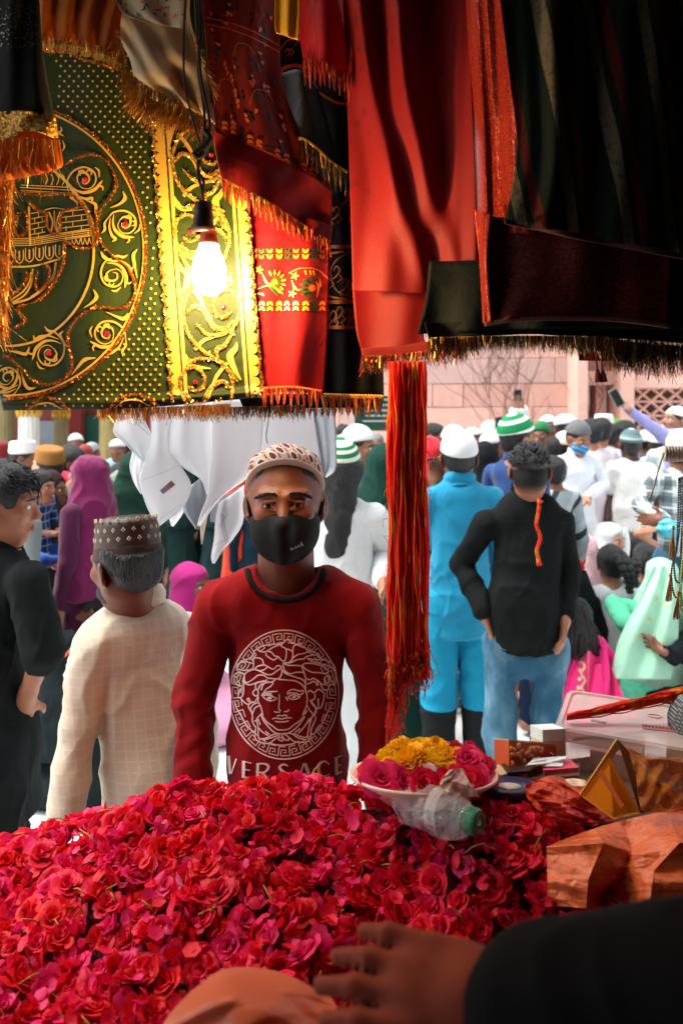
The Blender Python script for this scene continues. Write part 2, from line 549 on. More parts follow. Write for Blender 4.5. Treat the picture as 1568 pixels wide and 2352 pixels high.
class Fig:
    """joints of a figure in its own frame (facing -Y), feet at z = 0"""
    def __init__(s, h, sit=False, size=None, arms='down', lean=0.0):
        k = s.k = (h/1.70) if not sit else (size or 1.0)
        s.h, s.sit = h, sit
        s.hs = 0.5+0.5*k if k > 0.8 else 0.55+0.42*k      # heads shrink less than bodies
        s.head = np.array((0, -.015*k+lean*-.5, h-.118*s.hs))
        s.neck = np.array((0, .02*k+lean*-.35, h-.275*k))
        for sg, n in ((1,'p'),(-1,'n')):
            sh = np.array((sg*.160*k, .018*k+lean*-.3, h-.312*k))
            if arms == 'down': el, wr = sh+k*np.array((sg*.055,.03,-.28)), sh+k*np.array((sg*.06,-.02,-.53))
            elif arms == 'front': el, wr = sh+k*np.array((sg*.065,.0,-.27)), sh+k*np.array((sg*-.10,-.20,-.30))
            elif arms == 'lap': el, wr = sh+k*np.array((sg*.06,-.02,-.26)), sh+k*np.array((sg*-.06,-.24,-.36))
            elif arms == 'up': el, wr = sh+k*np.array((sg*.05,-.16,-.14)), sh+k*np.array((sg*-.03,-.30,.08))
            else: el, wr = sh+k*np.array((sg*.05,.02,-.28)), sh+k*np.array((sg*.05,-.03,-.53))
            setattr(s, n+'s', sh); setattr(s, n+'e', el); setattr(s, n+'w', wr)
            if sit:
                setattr(s, n+'h', np.array((sg*.09*k, .02, .12*k)))
                setattr(s, n+'k', np.array((sg*.30*k, -.27*k, .13*k)))
                setattr(s, n+'a', np.array((sg*-.06*k, -.32*k, .06*k)))
            else:
                setattr(s, n+'h', np.array((sg*.088*k, .01, h*.515)))
                setattr(s, n+'k', np.array((sg*.098*k, -.005, h*.285)))
                setattr(s, n+'a', np.array((sg*.100*k, .025*k, h*.048)))
        s.waist = np.array((0, .02*k, (h*.615 if not sit else .12*k+.18*k)))
        s.pelvis = (s.ph+s.nh)/2

def body_prims(g, R, spec):
    k = g.k
    L = [cap(g.neck+np.array((0,0,-.10*k)), g.waist, .104*k, .090*k, .70, .05),
         cap(g.waist, g.pelvis, .094*k, .110*k, .72, .05),
         cap(g.ps*np.array((.8,1,1)), g.ns*np.array((.8,1,1)), .042*k, .042*k, 1, .05),
         cap(g.ps*.35+g.ns*.65+np.array((0,.01,.03*k)), g.ps*.65+g.ns*.35+np.array((0,.01,.03*k)), .045*k, .045*k, 1, .05)]
    L += head_prims(g.head, R, g.hs, g.neck, spec.get('neck_r', .056), spec.get('nose', 1), spec.get('ears', 1.0), spec.get('jaw', 1.0), spec.get('lids', False))
    for n in 'pn':
        s_, e_, w_ = getattr(g,n+'s'), getattr(g,n+'e'), getattr(g,n+'w')
        L += [cap(s_, e_, .040*k, .034*k, 1, .02), cap(e_, w_, .034*k, .024*k, 1, .015)]
        hd = spec.get(n+'hand')
        f = (w_-e_) if hd is None or hd.get('f') is None else np.array(hd['f'], float)
        sd = np.array((0,-1,.001)) if hd is None or hd.get('side') is None else np.array(hd['side'], float)
        hs = k*(1.0 if hd is None else hd.get('s', 1.0))
        L += hand_prims(w_, f, sd, hs, (.35 if hd is None else hd.get('curl', .35)), (0 if hd is None else hd.get('spread', 0)))
        h_, k_, a_ = getattr(g,n+'h'), getattr(g,n+'k'), getattr(g,n+'a')
        L += [cap(h_, k_, .080*k, .052*k, 1, .04), cap(k_, a_, .050*k, .034*k, 1, .03)]
        toe = a_+np.array((0,-.15*k,-.018*k)) if not g.sit else a_+np.array((np.sign(a_[0])*.13*k,-.02*k,-.005))
        L += [cap(a_+np.array((0,.03*k,-.025*k)) if not g.sit else a_, toe, .034*k, .026*k, 1, .02)]
    return L

def shirt_prims(g, hem, sleeve=1.0, loose=1.0, flare=0.0, cuff=None, collar=None, R=None, neck_open=True):
    """torso and sleeves; hem = height where it ends; sleeve 0..1 = how far along the arm"""
    k = g.k; q = .130*k*loose
    chest = g.neck+np.array((0,.0,-.115*k))
    L = [cap(chest, g.waist, q, q*.93, .70, .05)]
    if hem < g.waist[2]:
        hp = np.array((g.pelvis[0], g.pelvis[1], hem))
        mid = np.array((g.pelvis[0], g.pelvis[1], max(hem, g.pelvis[2])))
        L.append(cap(g.waist, mid, q*.93, q*(1.03+flare*.4), .76, .05))
        if hem < g.pelvis[2]: L.append(cap(mid, hp-np.array((0,0,.1)), q*(1.03+flare*.4), q*(1.05+flare), .80, .05))
    L += [cap(g.ps*np.array((.88,1,1)), g.ns*np.array((.88,1,1)), .054*k, .054*k, 1, .04),
          cap(g.ps*.36+g.ns*.64+np.array((0,.012*k,.026*k)), g.ps*.64+g.ns*.36+np.array((0,.012*k,.026*k)), .046*k, .046*k, 1, .05)]
    L.append(cap(g.neck+np.array((-.058*k,.008*k,-.030*k)), g.neck+np.array((.058*k,.008*k,-.030*k)), .057*k, .057*k, 1, .05))
    for n in 'pn':
        s_, e_, w_ = getattr(g,n+'s'), getattr(g,n+'e'), getattr(g,n+'w')
        sl = sleeve if not isinstance(sleeve, dict) else sleeve[n]
        ru, rl = .053*k*loose, .044*k*loose
        rc = (.034 if cuff is None else cuff*.88)*k
        t1 = min(1, sl*2); t2 = max(0, sl*2-1)
        L.append(cap(s_, s_+(e_-s_)*t1, ru, ru+(rl-ru)*t1, 1, .014))
        if t2 > 0: L.append(cap(e_, e_+(w_-e_)*t2, rl, rl+(rc-rl)*t2, 1, .016))
    if collar: L.append(ring(g.neck+np.array((0,-.004,.062*k)), .060*k, .011*k, rotm(0,12), .012, .95, collar))
    if hem > -.5: L.append(half(hem, .006))
    return L

def trouser_prims(g, loose=1.0, to=1.0, wide=0.0):
    k = g.k
    L = [cap(g.ph*np.array((.6,1,1)), g.nh*np.array((.6,1,1)), .100*k*loose, .100*k*loose, .92, .05),
         cap(g.pelvis, g.pelvis+(g.waist-g.pelvis)*.8, .124*k, .116*k, .76, .04)]
    for n in 'pn':
        h_, k_, a_ = getattr(g,n+'h'), getattr(g,n+'k'), getattr(g,n+'a')
        r0, r1, r2 = .086*k*loose, (.066+wide*.4)*k*loose, (.054+wide)*k*loose
        e = k_+(a_-k_)*to
        L += [cap(h_, k_, r0, r1, 1, .03), cap(k_, e, r1, r2, 1, .03)]
    return L

def robe_prims(g, hem=0.02, w0=.15, w1=.27, sleeve=.95, loose=1.15):
    k = g.k
    L = shirt_prims(g, -1, sleeve, loose, cuff=.055)
    L += [cap(g.waist+np.array((0,0,.05)), (0,0.01,hem+w1*k*.75), w0*k, w1*k, .78, .07), half(hem, .01)]
    return L

def hijab_prims(g, R, length=.42, face=True, wide=1.0, full=False):
    k, hs = g.k, g.hs; c = g.head
    def T(p): return c+hs*(R@np.array(p, float))
    L = [ell(T((0,.022,.030)), (.092*hs,.112*hs,.100*hs), R, .03),
         ell(T((0,.02,-.06)), (.086*hs,.100*hs,.085*hs), R, .05),
         cap(T((0,.02,-.08)), g.neck+np.array((0,.0,-.02*k)), .085*hs, .12*k, .9, .05),
         cap(g.neck+np.array((0,.0,-.03*k)), g.neck+np.array((0,.02,-length*k)), .145*k*wide, .235*k*wide, .74, .08),
         half(g.neck[2]-length*k-.02, .02)]
    if face:
        L.append(ell(T((0,-.115,-.018)), (.058*hs,.075*hs,.088*hs), R, .02, True))
    return L

def make(name, prims, res, mat, parent, disp=None, kind=None):
    V, F = polygonise(prims, res, disp)
    return mesh_from(name, V, F, mat, parent, True, kind)

def hat(kind, g, R, mat, parent, res, tilt=0.0, name='cap', s=1.0):
    hs = g.hs*s
    def T(p, Q=R): return g.head+hs*(Q@np.array(p, float))
    if kind == 'skull':                                   # soft rounded cap
        Q = R@rotm(0, tilt)
        L = [ell(T((0,.022,.038)), (.091*hs,.110*hs,.096*hs), Q, .01), plane_cut(T((0,-.09,.062), Q), Q@np.array((0,.20,1)), .004)]
    elif kind == 'dome':                                  # taller knitted cap
        Q = R@rotm(0, tilt)
        L = [ell(T((0,.024,.044)), (.091*hs,.110*hs,.108*hs), Q, .01), plane_cut(T((0,-.09,.060), Q), Q@np.array((0,.16,1)), .004)]
    else:                                                 # drum-shaped
        Q = R@rotm(0, tilt)
        L = [cyl(T((0,.022,.090), Q), .088*hs, .050*hs, .020*hs, Q, .01, taper=.10)]
    return make(name, L, res, mat, parent)

def hair_prims(g, R, style='short'):
    hs = g.hs
    def T(p): return g.head+hs*(R@np.array(p, float))
    big = {'short': .006, 'full': .018, 'fade': .008, 'long': .014}[style]
    L = [ell(T((0,.024,.038)), ((.075+big)*hs,(.093+big)*hs,(.082+big)*hs), R, .02)]
    if style != 'fade': L.append(ell(T((0,.052,-.015)), (.064*hs,.060*hs,.062*hs), R, .03))
    if style in ('short', 'full', 'fade'):
        L.append(ell(T((0,-.120,-.030)), (.080*hs,.100*hs,.088*hs), R, .012, True))
        for x in (-1, 1): L.append(ell(T((x*.088,.004,-.025)), (.034*hs,.030*hs,.042*hs), R, .012, True))
        zc = -.066 if style != 'fade' else .012
        L.append(plane_cut(T((0,.02,zc)), R@np.array((0,.1,1)), .03))
    if style == 'long':
        L.append(cap(T((0,.06,.02)), g.head+np.array((0,.10,-.30))*g.k, .075*hs, .07*hs, .8, .04))
        L.append(ell(T((0,-.110,-.030)), (.075*hs,.085*hs,.095*hs), R, .015, True))
    return L

def collar_band(root, g, mat, r=.070, hgt=.040, tilt=14, z=.030, flare=.10, name='collar', th=.004):
    """stand collar round the neck"""
    k = g.k; Rm = Matrix.Rotation(math.radians(tilt), 3, 'X'); c = Vector(g.neck)+Vector((0,0,z*k)); mb = MB()
    prof = [(r*(1+flare)*k,0),(r*k,hgt*.5*k),(r*(1-.3*flare)*k,hgt*k),((r-th)*k,hgt*k),((r-th)*k,0)]
    mb.lathe(prof, c, 36, 0, Rm, 1.0, .92); return mb.build(name, mat, root, True)

def tufts(root, g, R, n, ln, seed, sweep=(0,-1,.2), r=.0028, zmin=.0, lift=.35, mat=None, name='hair_strands', back=True, zr=.1):
    """locks of hair: tapered strands rooted on the scalp and combed one way"""
    rs = random.Random(seed); mb = MB(); hs = g.hs; sw = np.array(sweep, float)
    while n > 0:
        d_ = np.array((rs.gauss(0,1), rs.gauss(.1,1), abs(rs.gauss(0,1)))); d_ /= np.linalg.norm(d_)
        q = np.array((0,.024,.036))+d_*np.array((.086,.104,.094))
        if q[2] < zmin or (q[1] < -.03 and q[2] < .062): continue
        n -= 1
        t = sw+np.array((rs.gauss(0,.28), rs.gauss(0,.25), rs.gauss(0,.2))); t -= d_*(t@d_)*(1-lift); t = t/np.linalg.norm(t)
        L_ = ln*rs.uniform(.5,1.2); p0 = g.head+hs*(R@q); t_ = R@t; dn = R@d_
        pts = [p0, p0+hs*(t_*L_*.4+dn*.006), p0+hs*(t_*L_*.75+dn*.007), p0+hs*(t_*L_+dn*.002-np.array((0,0,L_*.22)))]
        mb.tube(pts, [r*hs*rs.uniform(.8,1.3), r*1.1*hs, r*.8*hs, r*.15*hs], 5)
    return mb.build(name, mat or HAIR, root, True)

def hairdisp(seed, amp=.004, freq=110):
    a = wob(seed, freq, 9, (1,1,.35)); b = wob(seed+3, freq*.35, 5)
    return lambda V, N: amp*(a(V)*.7+b(V))

def person(label, px, top, d, yaw=0, sit=False, size=None, head=(0,0,0), skin_c=(128,84,62), hair='short', cap_=None, upper=None, lower=None,
           robe=None, hijab=None, face=False, beard=None, mask=None, arms='down', joints=None, spec=None, group=None, res=None, lean=0.0, h=None, seed=None, cover=.02):
    """one person: an Empty on the ground with body, hair and clothes as parts. px/top = where the head's top shows, d = metres away"""
    spec = spec or {}
    h = h if h is not None else HC-(top-HY)/FPX*d
    g = Fig(h-cover, sit, size, arms, lean)
    yr = math.radians(yaw)
    base = Vector(((px-CX)/FPX*d, d, 0))
    root = empty('person', base, yr)
    tag(root, label, 'person', group)
    inv = Matrix.Rotation(-yr, 3, 'Z')
    if joints:
        for n, w in joints.items():
            if n.startswith('+'): setattr(g, n[1:], getattr(g, n[1:])+np.array(w, float))
            elif isinstance(w, Vector): setattr(g, n, np.array(inv @ (w-base)))
            else: setattr(g, n, np.array(w, float))
    g.hs *= spec.get('hs', 1.0)
    if lower is None and robe is None: lower = dict(c=(60,62,66))
    R = rotm(*head)
    seed = seed if seed is not None else int(px*7+top*3+d*100)
    res = res or min(.017, max(.0068, d*.0026))
    if spec.get('body', True):
        make('body', body_prims(g, R, spec), res*spec.get('bres', .9), skin(skin_c), root)
    hm = spec.get('hair_mat', HAIR)
    if hair and not hijab:
        make('hair', hair_prims(g, R, hair)+([plane_cut(g.head+g.hs*(R@np.array((0,0,.066))), R@np.array((0,-.15,-1)), .01)] if cap_ or spec.get('hatted') else []), res*.9, hm, root, hairdisp(seed, spec.get('hair_amp', .003)*g.hs, spec.get('hair_f', 120)))
    fr = (folds(seed, spec.get('fold', .008)*g.k, spec.get('ff', 30)))
    if upper:
        m = upper.get('mat') or fabric(upper['c'], trans=upper.get('tr', 0))
        pr = shirt_prims(g, upper.get('hem', g.pelvis[2]-.06*g.k), upper.get('sleeve', 1.0), upper.get('loose', 1.0), upper.get('flare', 0), upper.get('cuff'), upper.get('collar'))
        up = make(upper.get('name', 'shirt'), pr+upper.get('extra', []), res, m, root, upper.get('disp', fr))
    if lower:
        m = lower.get('mat') or fabric(lower['c'])
        make(lower.get('name', 'trousers'), trouser_prims(g, lower.get('loose', 1.0), lower.get('to', .97), lower.get('wide', 0)), res, m, root, lower.get('disp', fr))
    if robe:
        m = robe.get('mat') or fabric(robe['c'])
        if sit:
            pr = shirt_prims(g, .02, robe.get('sleeve', .95), 1.1, cuff=.05)+[ell((0,-.10*g.k,.08), (.40*g.k,.36*g.k,.16*g.k), None, .1), half(.004)]
        else:
            pr = robe_prims(g, robe.get('hem', .02), robe.get('w0', .15), robe.get('w1', .26), robe.get('sleeve', .95), robe.get('loose', 1.12))
        make(robe.get('name', 'robe'), pr+robe.get('extra', []), res*1.1, m, root, folds(seed+5, robe.get('fold', .010), 26, (1,1,.12)))
    if hijab:
        m = hijab.get('mat') or fabric(hijab['c'], trans=hijab.get('tr', 0))
        make(hijab.get('name', 'headscarf'), hijab_prims(g, R, hijab.get('len', .40), hijab.get('face', True), hijab.get('wide', 1.0))+hijab.get('extra', []), res*.9, m, root, folds(seed+9, hijab.get('fold', .010), 30, (1,1,.22)))
    if cap_:
        kind, m = cap_[0], cap_[1]
        hat(kind, g, R, m, root, res*.7, *(cap_[2:] if len(cap_) > 2 else ()))
    def T(p): return g.head+g.hs*(R@np.array(p, float))
    Rm = Matrix(R.tolist())
    if face:
        for x in (-1, 1):
            mb = MB(); mb.sphere(T((x*.032,-.0795,.003)), (.0135*g.hs,.0095*g.hs,.0075*g.hs), 10, 0, Rm); mb.sphere(T((x*.032,-.0865,.0025)), (.0062*g.hs,.0035*g.hs,.0066*g.hs), 8, 1, Rm)
            mb.build('eye', None, root, True, mats=[WHITE_EYE, IRIS])
            mb = MB(); mb.tube([T((x*.014,-.094,.021)), T((x*.030,-.095,.027)), T((x*.052,-.078,.021))], [.0028*g.hs,.0042*g.hs,.0018*g.hs], 6); mb.build('eyebrow', HAIR, root, True)
        if not mask:
            mb = MB(); mb.tube([T((-.021,-.0875,-.064)), T((0,-.0915,-.0615)), T((.021,-.0875,-.064))], [.002*g.hs,.0042*g.hs,.002*g.hs], 6)
            mb.tube([T((-.017,-.088,-.067)), T((0,-.0915,-.071)), T((.017,-.088,-.067))], [.002*g.hs,.0048*g.hs,.002*g.hs], 6); mb.build('lips', LIP, root, True)
    if beard:
        pr = [ell(T((0,-.028,-.062)), (.066*g.hs,.064*g.hs,.058*g.hs), R, .01), plane_cut(T((0,-.03,-.040)), R@np.array((0,.9,-1)), .008),
              ell(T((0,-.105,-.065)), (.024*g.hs,.03*g.hs,.016*g.hs), R, .008, True)]
        if beard == 'moustache': pr = [cap(T((-.024,-.086,-.054)), T((.024,-.086,-.054)), .007*g.hs, .007*g.hs, 1, .004)]
        make('beard' if beard != 'moustache' else 'moustache', pr, res*.8, HAIR, root, hairdisp(seed+2, .0015))
    if mask:
        pr = [ell(T((0,-.034,-.048)), (.071*g.hs,.070*g.hs,.068*g.hs), R, .01), cap(T((0,-.09,.0)), T((0,-.11,-.04)), .014*g.hs, .018*g.hs, 1, .03),
              plane_cut(T((0,-.08,-.016)), R@np.array((0,.30,-1)), .004), plane_cut(T((0,-.005,0)), R@np.array((0,-1,.1)), .004)]
        make('face_mask', pr, res*.8, mask, root)
    return root, g
# ------------------------------------------------------------------ ground, walls, columns, stall frame
gm = Mat('white_marble', 0.5, 0.3)
gx, gy, gz = gm.xyz('Object')
vein = gm.noise(3.0, 6, 0.65, dist=1.2)
gcol = gm.mix(vein.ss(0.45, 0.62), lin((222, 224, 222)), lin((206, 210, 210)))
jx = ((gx / 0.61).frac() - 0.5).abs().gt(0.494); jy = ((gy / 0.61).frac() - 0.5).abs().gt(0.494)
gcol = gm.mix(jx.max(jy) * 0.5, gcol, lin((150, 150, 146)))
gcol = gm.mix(gm.noise(1.6, 5).ss(0.55, 0.75) * 0.25, gcol, lin((176, 170, 160)))
gm.color(gcol); gm.bump(gm.noise(5, 3), 0.05, 0.01)
gv = [(-60, -30, 0), (60, -30, 0), (60, 90, 0), (-60, 90, 0)]
ground = mesh_from('ground', gv, [(0, 1, 2, 3)], gm.m, None, False, 'structure')

def stone_mat(name, c, am=0.16):
    m = Mat(name, 0.9, 0.15)
    a = m.vary(lin(c), am, 3.5, 6)
    a = m.mix(m.noise(14, 5).ss(0.5, 0.8) * 0.35, a, tuple(v * 1.25 for v in lin(c)))
    m.color(a); m.bump(m.noise(18, 6) + m.noise(90, 3) * 0.3, 0.35, 0.02)
    return m.m
SAND = [stone_mat('sandstone_%d' % i, c) for i, c in enumerate(((212,166,152), (218,176,162), (204,160,148), (214,170,154), (196,164,156)))]
SAND_DK = stone_mat('sandstone_joint', (182, 136, 124))
RED_WALL = stone_mat('red_plaster', (146, 84, 78))

# sandstone wall at the far side of the court, set at a slight angle
WA, WB = Vector((-2.6, 10.1, 0)), Vector((2.98, 8.9, 0))
wdir = (WB - WA).normalized(); wlen = (WB - WA).length; wnor = Vector((wdir.y, -wdir.x, 0))
wrot = math.atan2(wdir.y, wdir.x)
wall = empty('sandstone_wall', WA, wrot)
tag(wall, 'pink sandstone block wall across the far side of the court behind the crowd', 'wall')
mb = MB(); mb.box((wlen/2, .23, 2.2), (wlen/2, .2, 2.2)); mb.build('wall_core', SAND_DK, wall)
z = 0.02; row = 0
def block(x0, x1, z0, z1, dep, mat, parent, bev=.008):
    g = .0025; x0 += g; x1 -= g; z0 += g; z1 -= g; b = bev
    v = [(x0,.12,z0),(x1,.12,z0),(x1,.12,z1),(x0,.12,z1),(x0,-dep+b,z0),(x1,-dep+b,z0),(x1,-dep+b,z1),(x0,-dep+b,z1),
         (x0+b,-dep,z0+b),(x1-b,-dep,z0+b),(x1-b,-dep,z1-b),(x0+b,-dep,z1-b)]
    f = [(0,1,5,4),(1,2,6,5),(2,3,7,6),(3,0,4,7),(4,5,9,8),(5,6,10,9),(6,7,11,10),(7,4,8,11),(8,9,10,11)]
    return mesh_from('stone_block', v, f, mat, parent, False)
while z < 4.3:
    hh = (.30, .27, .29, .31)[row % 4]
    x = -rnd.random()*.4
    while x < wlen:
        w = rnd.choice((.38, .5, .62, .78, .95))
        a, b = max(0, x), min(wlen, x+w)
        if b-a > .08: block(a, b, z, z+hh, .02+rnd.random()*.012, rnd.choice(SAND), wall)
        x += w
    z += hh; row += 1

# projecting pier, bracketed niche and pierced stone screen to the right of the wall
por = empty('stone_porch', (3.0, 8.85, 0), 0)
tag(por, 'pink stone porch with pier and bracketed niche at the end of the wall', 'porch')
def pbox(name, px0, px1, py0, py1, d0, d1, mat, parent, org=Vector((3.0, 8.85, 0))):
    a, b = P(px0, py1, d0), P(px1, py0, d0)
    mb = MB(); c = Vector(((a.x+b.x)/2, (d0+d1)/2, (a.z+b.z)/2)) - org
    mb.box(c, ((b.x-a.x)/2, abs(d1-d0)/2, (b.z-a.z)/2)); return mb.build(name, mat, parent)
pbox('pier', 1326, 1349, 640, 1280, 8.55, 9.2, SAND[1], por)
pbox('niche_back', 1345, 1432, 640, 1280, 9.2, 9.4, SAND[0], por)
pbox('lintel', 1347, 1424, 852, 884, 8.8, 9.19, SAND[2], por)
pbox('niche_colonnette', 1368, 1392, 884, 1280, 8.95, 9.19, SAND[3], por)
pbox('niche_colonnette', 1402, 1417, 884, 1280, 9.0, 9.19, SAND[1], por)
pbox('pier', 1424, 1456, 640, 1280, 8.6, 9.2, SAND[3], por)
pbox('frieze', 1456, 1700, 862, 890, 8.75, 9.1, SAND[1], por)
pbox('parapet', 1456, 1700, 640, 862, 8.95, 9.1, SAND[0], por)
pbox('base_course', 1456, 1700, 1052, 1280, 8.7, 9.1, SAND[2], por)
scr = empty('stone_lattice_screen', P(1456, 1052, 8.95))
tag(scr, 'pierced pink stone lattice screen under the frieze', 'screen')
s0, s1 = P(1456, 1052, 8.95), P(1700, 890, 8.95)
W_, H_ = s1.x-s0.x, s1.z-s0.z
mb = MB()
nr = 5; rh = H_/nr
for i in range(nr+1): mb.box((W_/2, 0, min(max(i*rh, .012), H_-.012)), (W_/2, .035, .012))
mb.build('lattice_rail', SAND[2], scr)
mb = MB(); st = rh*1.15
for i in range(nr):
    x = 0; k = 0
    while x < W_:
        for sg in (-1, 1):
            a = Vector((x+st*.5-sg*st*.5, 0, i*rh)); b = Vector((x+st*.5+sg*st*.5, 0, (i+1)*rh)); v = b-a
            R_ = Matrix.Rotation(math.atan2(v.x, v.z), 3, 'Y')
            mb.box((a+b)/2, (.010, .028+.004*sg, v.length/2), R_)
        x += st; k += 1
mb.build('lattice_bars', SAND[3], scr)
mb = MB(); mb.box((W_/2, .55, H_/2), (W_/2, .02, H_/2)); mb.build('shade_backing', plain('lattice_shade', (70, 58, 54), .9), scr)  # dark sheet coloured as the shade behind the lattice

# green notice board beside the crowd, mostly hidden behind the cloths
nb = empty('notice_board', P(868, 985, 7.6)); tag(nb, 'dark green notice board glimpsed past the black velvet cloth', 'sign')
mb = MB(); mb.box((0,0,.16), (.24,.015,.18)); mb.build('board', plain('board_green', (24, 74, 58), .5), nb)
mb = MB()
for i in range(5): mb.box((-.02+rnd.random()*.04, -.018, .30-.055*i), (.15-.02*rnd.random(), .002, .006))
mb.build('board_lines', plain('board_white', (210, 220, 214), .6), nb)
mb = MB(); mb.box((-.2,.03,-.75),(.015,.015,.92)); mb.box((.2,.03,-.75),(.015,.015,.92)); mb.build('post', plain('post_metal', (70,72,70), .5), nb)

# bare climbing twigs against the wall
tw = empty('bare_vine', P(1225, 1010, 8.85)); tag(tw, 'leafless brown vine climbing the sandstone wall', 'vine')
mb = MB(); o = tw.location
def twig(p, d, n, r):
    pts = [p.copy()]; q = p.copy(); dd = d.copy()
    for i in range(n):
        dd = (dd + Vector((rnd.uniform(-.5,.5), rnd.uniform(-.1,.1), rnd.uniform(-.15,.3)))*.5).normalized()
        q = q+dd*.10; pts.append(q.copy())
        if r > .004 and rnd.random() < .45: twig(q, Vector((rnd.uniform(-1,1), rnd.uniform(-.15,.1), .7)).normalized(), rnd.randint(4,8), r*.6)
    mb.tube(pts, [r*(1-.7*i/len(pts)) for i in range(len(pts))], 5)
for x in (-.02, .03, -.25, .3): twig(Vector((x, 0, -1.2)), Vector((rnd.uniform(-.2,.2), 0, 1)), 24, .009)
mb.build('stems', plain('vine_bark', (104, 66, 58), .9), tw, True)

# shrine pavilion on the left: platform, red wall, fluted columns
plat = MB(); plat.box((-5.4, 12.0, .27), (2.6, 2.6, .27)); o = plat.build('platform', RED_WALL); tag(o, kind='structure')
pav = empty('shrine_hall', (-5.2, 13.4, .54)); tag(pav, 'red plastered shrine hall behind gilded columns on the left', 'building')
def ppbox(name, px0, px1, py0, py1, d0, th, mat, parent):
    a, b = P(px0, py1, d0), P(px1, py0, d0); org = parent.matrix_world.translation if parent.parent is None else Vector()
    mb = MB(); mb.box(Vector(((a.x+b.x)/2, d0+th/2, (a.z+b.z)/2)), ((b.x-a.x)/2, th/2, (b.z-a.z)/2))
    o = mb.build(name, mat, parent); o.location = -Vector(parent.location); return o
ppbox('wall', -160, 420, 560, 1125, 13.6, .3, RED_WALL, pav)
ppbox('window_pane', 91, 125, 967, 1022, 13.5, .08, plain('pale_glass', (150, 178, 190), .25, .5, .08), pav)
ppbox('window_frame', 88, 128, 1022, 1027, 13.46, .12, RED_WALL, pav)
ppbox('door', 195, 229, 954, 1090, 13.5, .08, plain('teal_door', (24, 104, 92), .55, .4, .1), pav)
ppbox('door', 262, 290, 954, 1090, 13.5, .08, plain('teal_door_b', (92, 70, 66), .55, .4, .1), pav)
ppbox('pilaster', 158, 186, 600, 1125, 13.3, .28, stone_mat('plaster_red', (138, 66, 62)), pav)
ppbox('band', 30, 86, 1010, 1045, 13.45, .14, stone_mat('plaster_pink', (170, 110, 100)), pav)
# ceiling slab of the hall
mb = MB(); mb.box((0, -1.6, 3.9), (3.2, 2.2, .2)); mb.build('roof', RED_WALL, pav)

def fluted(name, label, pxc, d, wpx, z0, z1, mat, capm, n=14):
    r = wpx/2/FPX*d; c = P(pxc, 926, d)
    root = empty(name, (c.x, d, z0)); tag(root, label, 'column', 'fluted columns of the shrine hall')
    v, f = [], []; m = n*6; rows = 10
    for i in range(rows+1):
        t = i/rows
        for j in range(m):
            an = 2*math.pi*j/m
            rr = r*(1-.08*t)*(1-.075*abs(math.sin(an*n/2))**.7)
            v.append((rr*math.cos(an), rr*math.sin(an), .22+t*(z1-z0-.5)))
    for i in range(rows):
        for j in range(m): a = i*m+j; b = i*m+(j+1)%m; f.append((a, b, b+m, a+m))
    mesh_from('shaft', v, f, mat, root, True)
    mb = MB(); mb.lathe([(r*1.5,0),(r*1.5,.07),(r*1.3,.1),(r*1.35,.15),(r*1.05,.2),(r*1.02,.24)], n=28); mb.build('base', mat, root, True)
    mb = MB(); T = z1-z0-.3
    mb.lathe([(r*.92,T-.06),(r*1.05,T),(r*.98,T+.02),(r*1.25,T+.12),(r*1.35,T+.22),(r*1.35,T+.3)], n=28); mb.build('capital', capm, root, True)
    mb = MB()
    for j in range(14):
        an = 2*math.pi*j/14; mb.sphere((r*1.0*math.cos(an), r*1.0*math.sin(an), T-.07), (r*.2, r*.2, .07), 6)
    mb.build('gilded_leaves', capm, root, True)
    return root
def marble(name, c, dirt):
    m = Mat(name, .5, .35); a = m.vary(lin(c), .12, 3)
    a = m.mix(m.noise(2.2, 5, stretch=(3,3,.5)).ss(.42, .68)*.8, a, lin(dirt)); m.color(a); return m.m
GILT = plain('gilding', (196, 150, 40), .35, .5, .3, 14, .3, .6)
C_GOLD = marble('gold_marble', (176, 160, 104), (110, 96, 48)); C_WHT = marble('white_column_marble', (214, 220, 210), (160, 166, 150)); C_DK = marble('dark_gold_marble', (132, 122, 80), (74, 66, 36))
fluted('marble_column', 'dull gold fluted column nearest the left edge of the court', 14, 10.2, 40, .54, 3.7, C_DK, GILT)
fluted('marble_column', 'white fluted marble column with gilded collar, between two gold ones', 67, 9.8, 48, .54, 2.06, C_WHT, GILT)
fluted('marble_column', 'dark gold fluted column between the pale window and the teal door', 141, 10.6, 34, .54, 2.02, C_DK, GILT)
fluted('marble_column', 'pale gold fluted column beside the hanging handkerchiefs', 247, 10.2, 38, .54, 2.04, C_GOLD, GILT)
mb = MB(); mb.box((-4.0, 10.2, 2.3), (3.6, .35, .22)); o = mb.build('pavilion_beam', stone_mat('beam_marble', (170,150,110))); tag(o, 'gilded stone beam resting on the fluted columns', 'beam')

# the stall the photograph is taken from: roof sheet, back and side sheets, posts and rails (all round the camera, unseen; sheets added and sized to keep daylight off the cloths)
stall = empty('market_stall', (0, .2, 0)); tag(stall, 'cloth-hung market stall frame with added unseen roof and side sheets keeping daylight out', 'stall')
SHADE_SHEET = plain('tarpaulin', (40, 38, 36), .85, .2, .2, 6); WOOD = plain('old_wood', (92, 62, 40), .75, .3, .3, 8, .3)
def sbox(name, c, h, mat): mb = MB(); mb.box(Vector(c)-Vector((0,.2,0)), h); return mb.build(name, mat, stall)
sbox('roof', (0, .05, 3.02), (1.75, 1.45, .02), SHADE_SHEET)
sbox('back_panel', (0, -1.35, 1.5), (1.72, .02, 1.5), SHADE_SHEET)
sbox('side_panel', (-1.72, -.58, 1.5), (.02, .74, 1.5), SHADE_SHEET)
sbox('side_panel', (1.72, .1, 1.5), (.02, 1.42, 1.5), SHADE_SHEET)
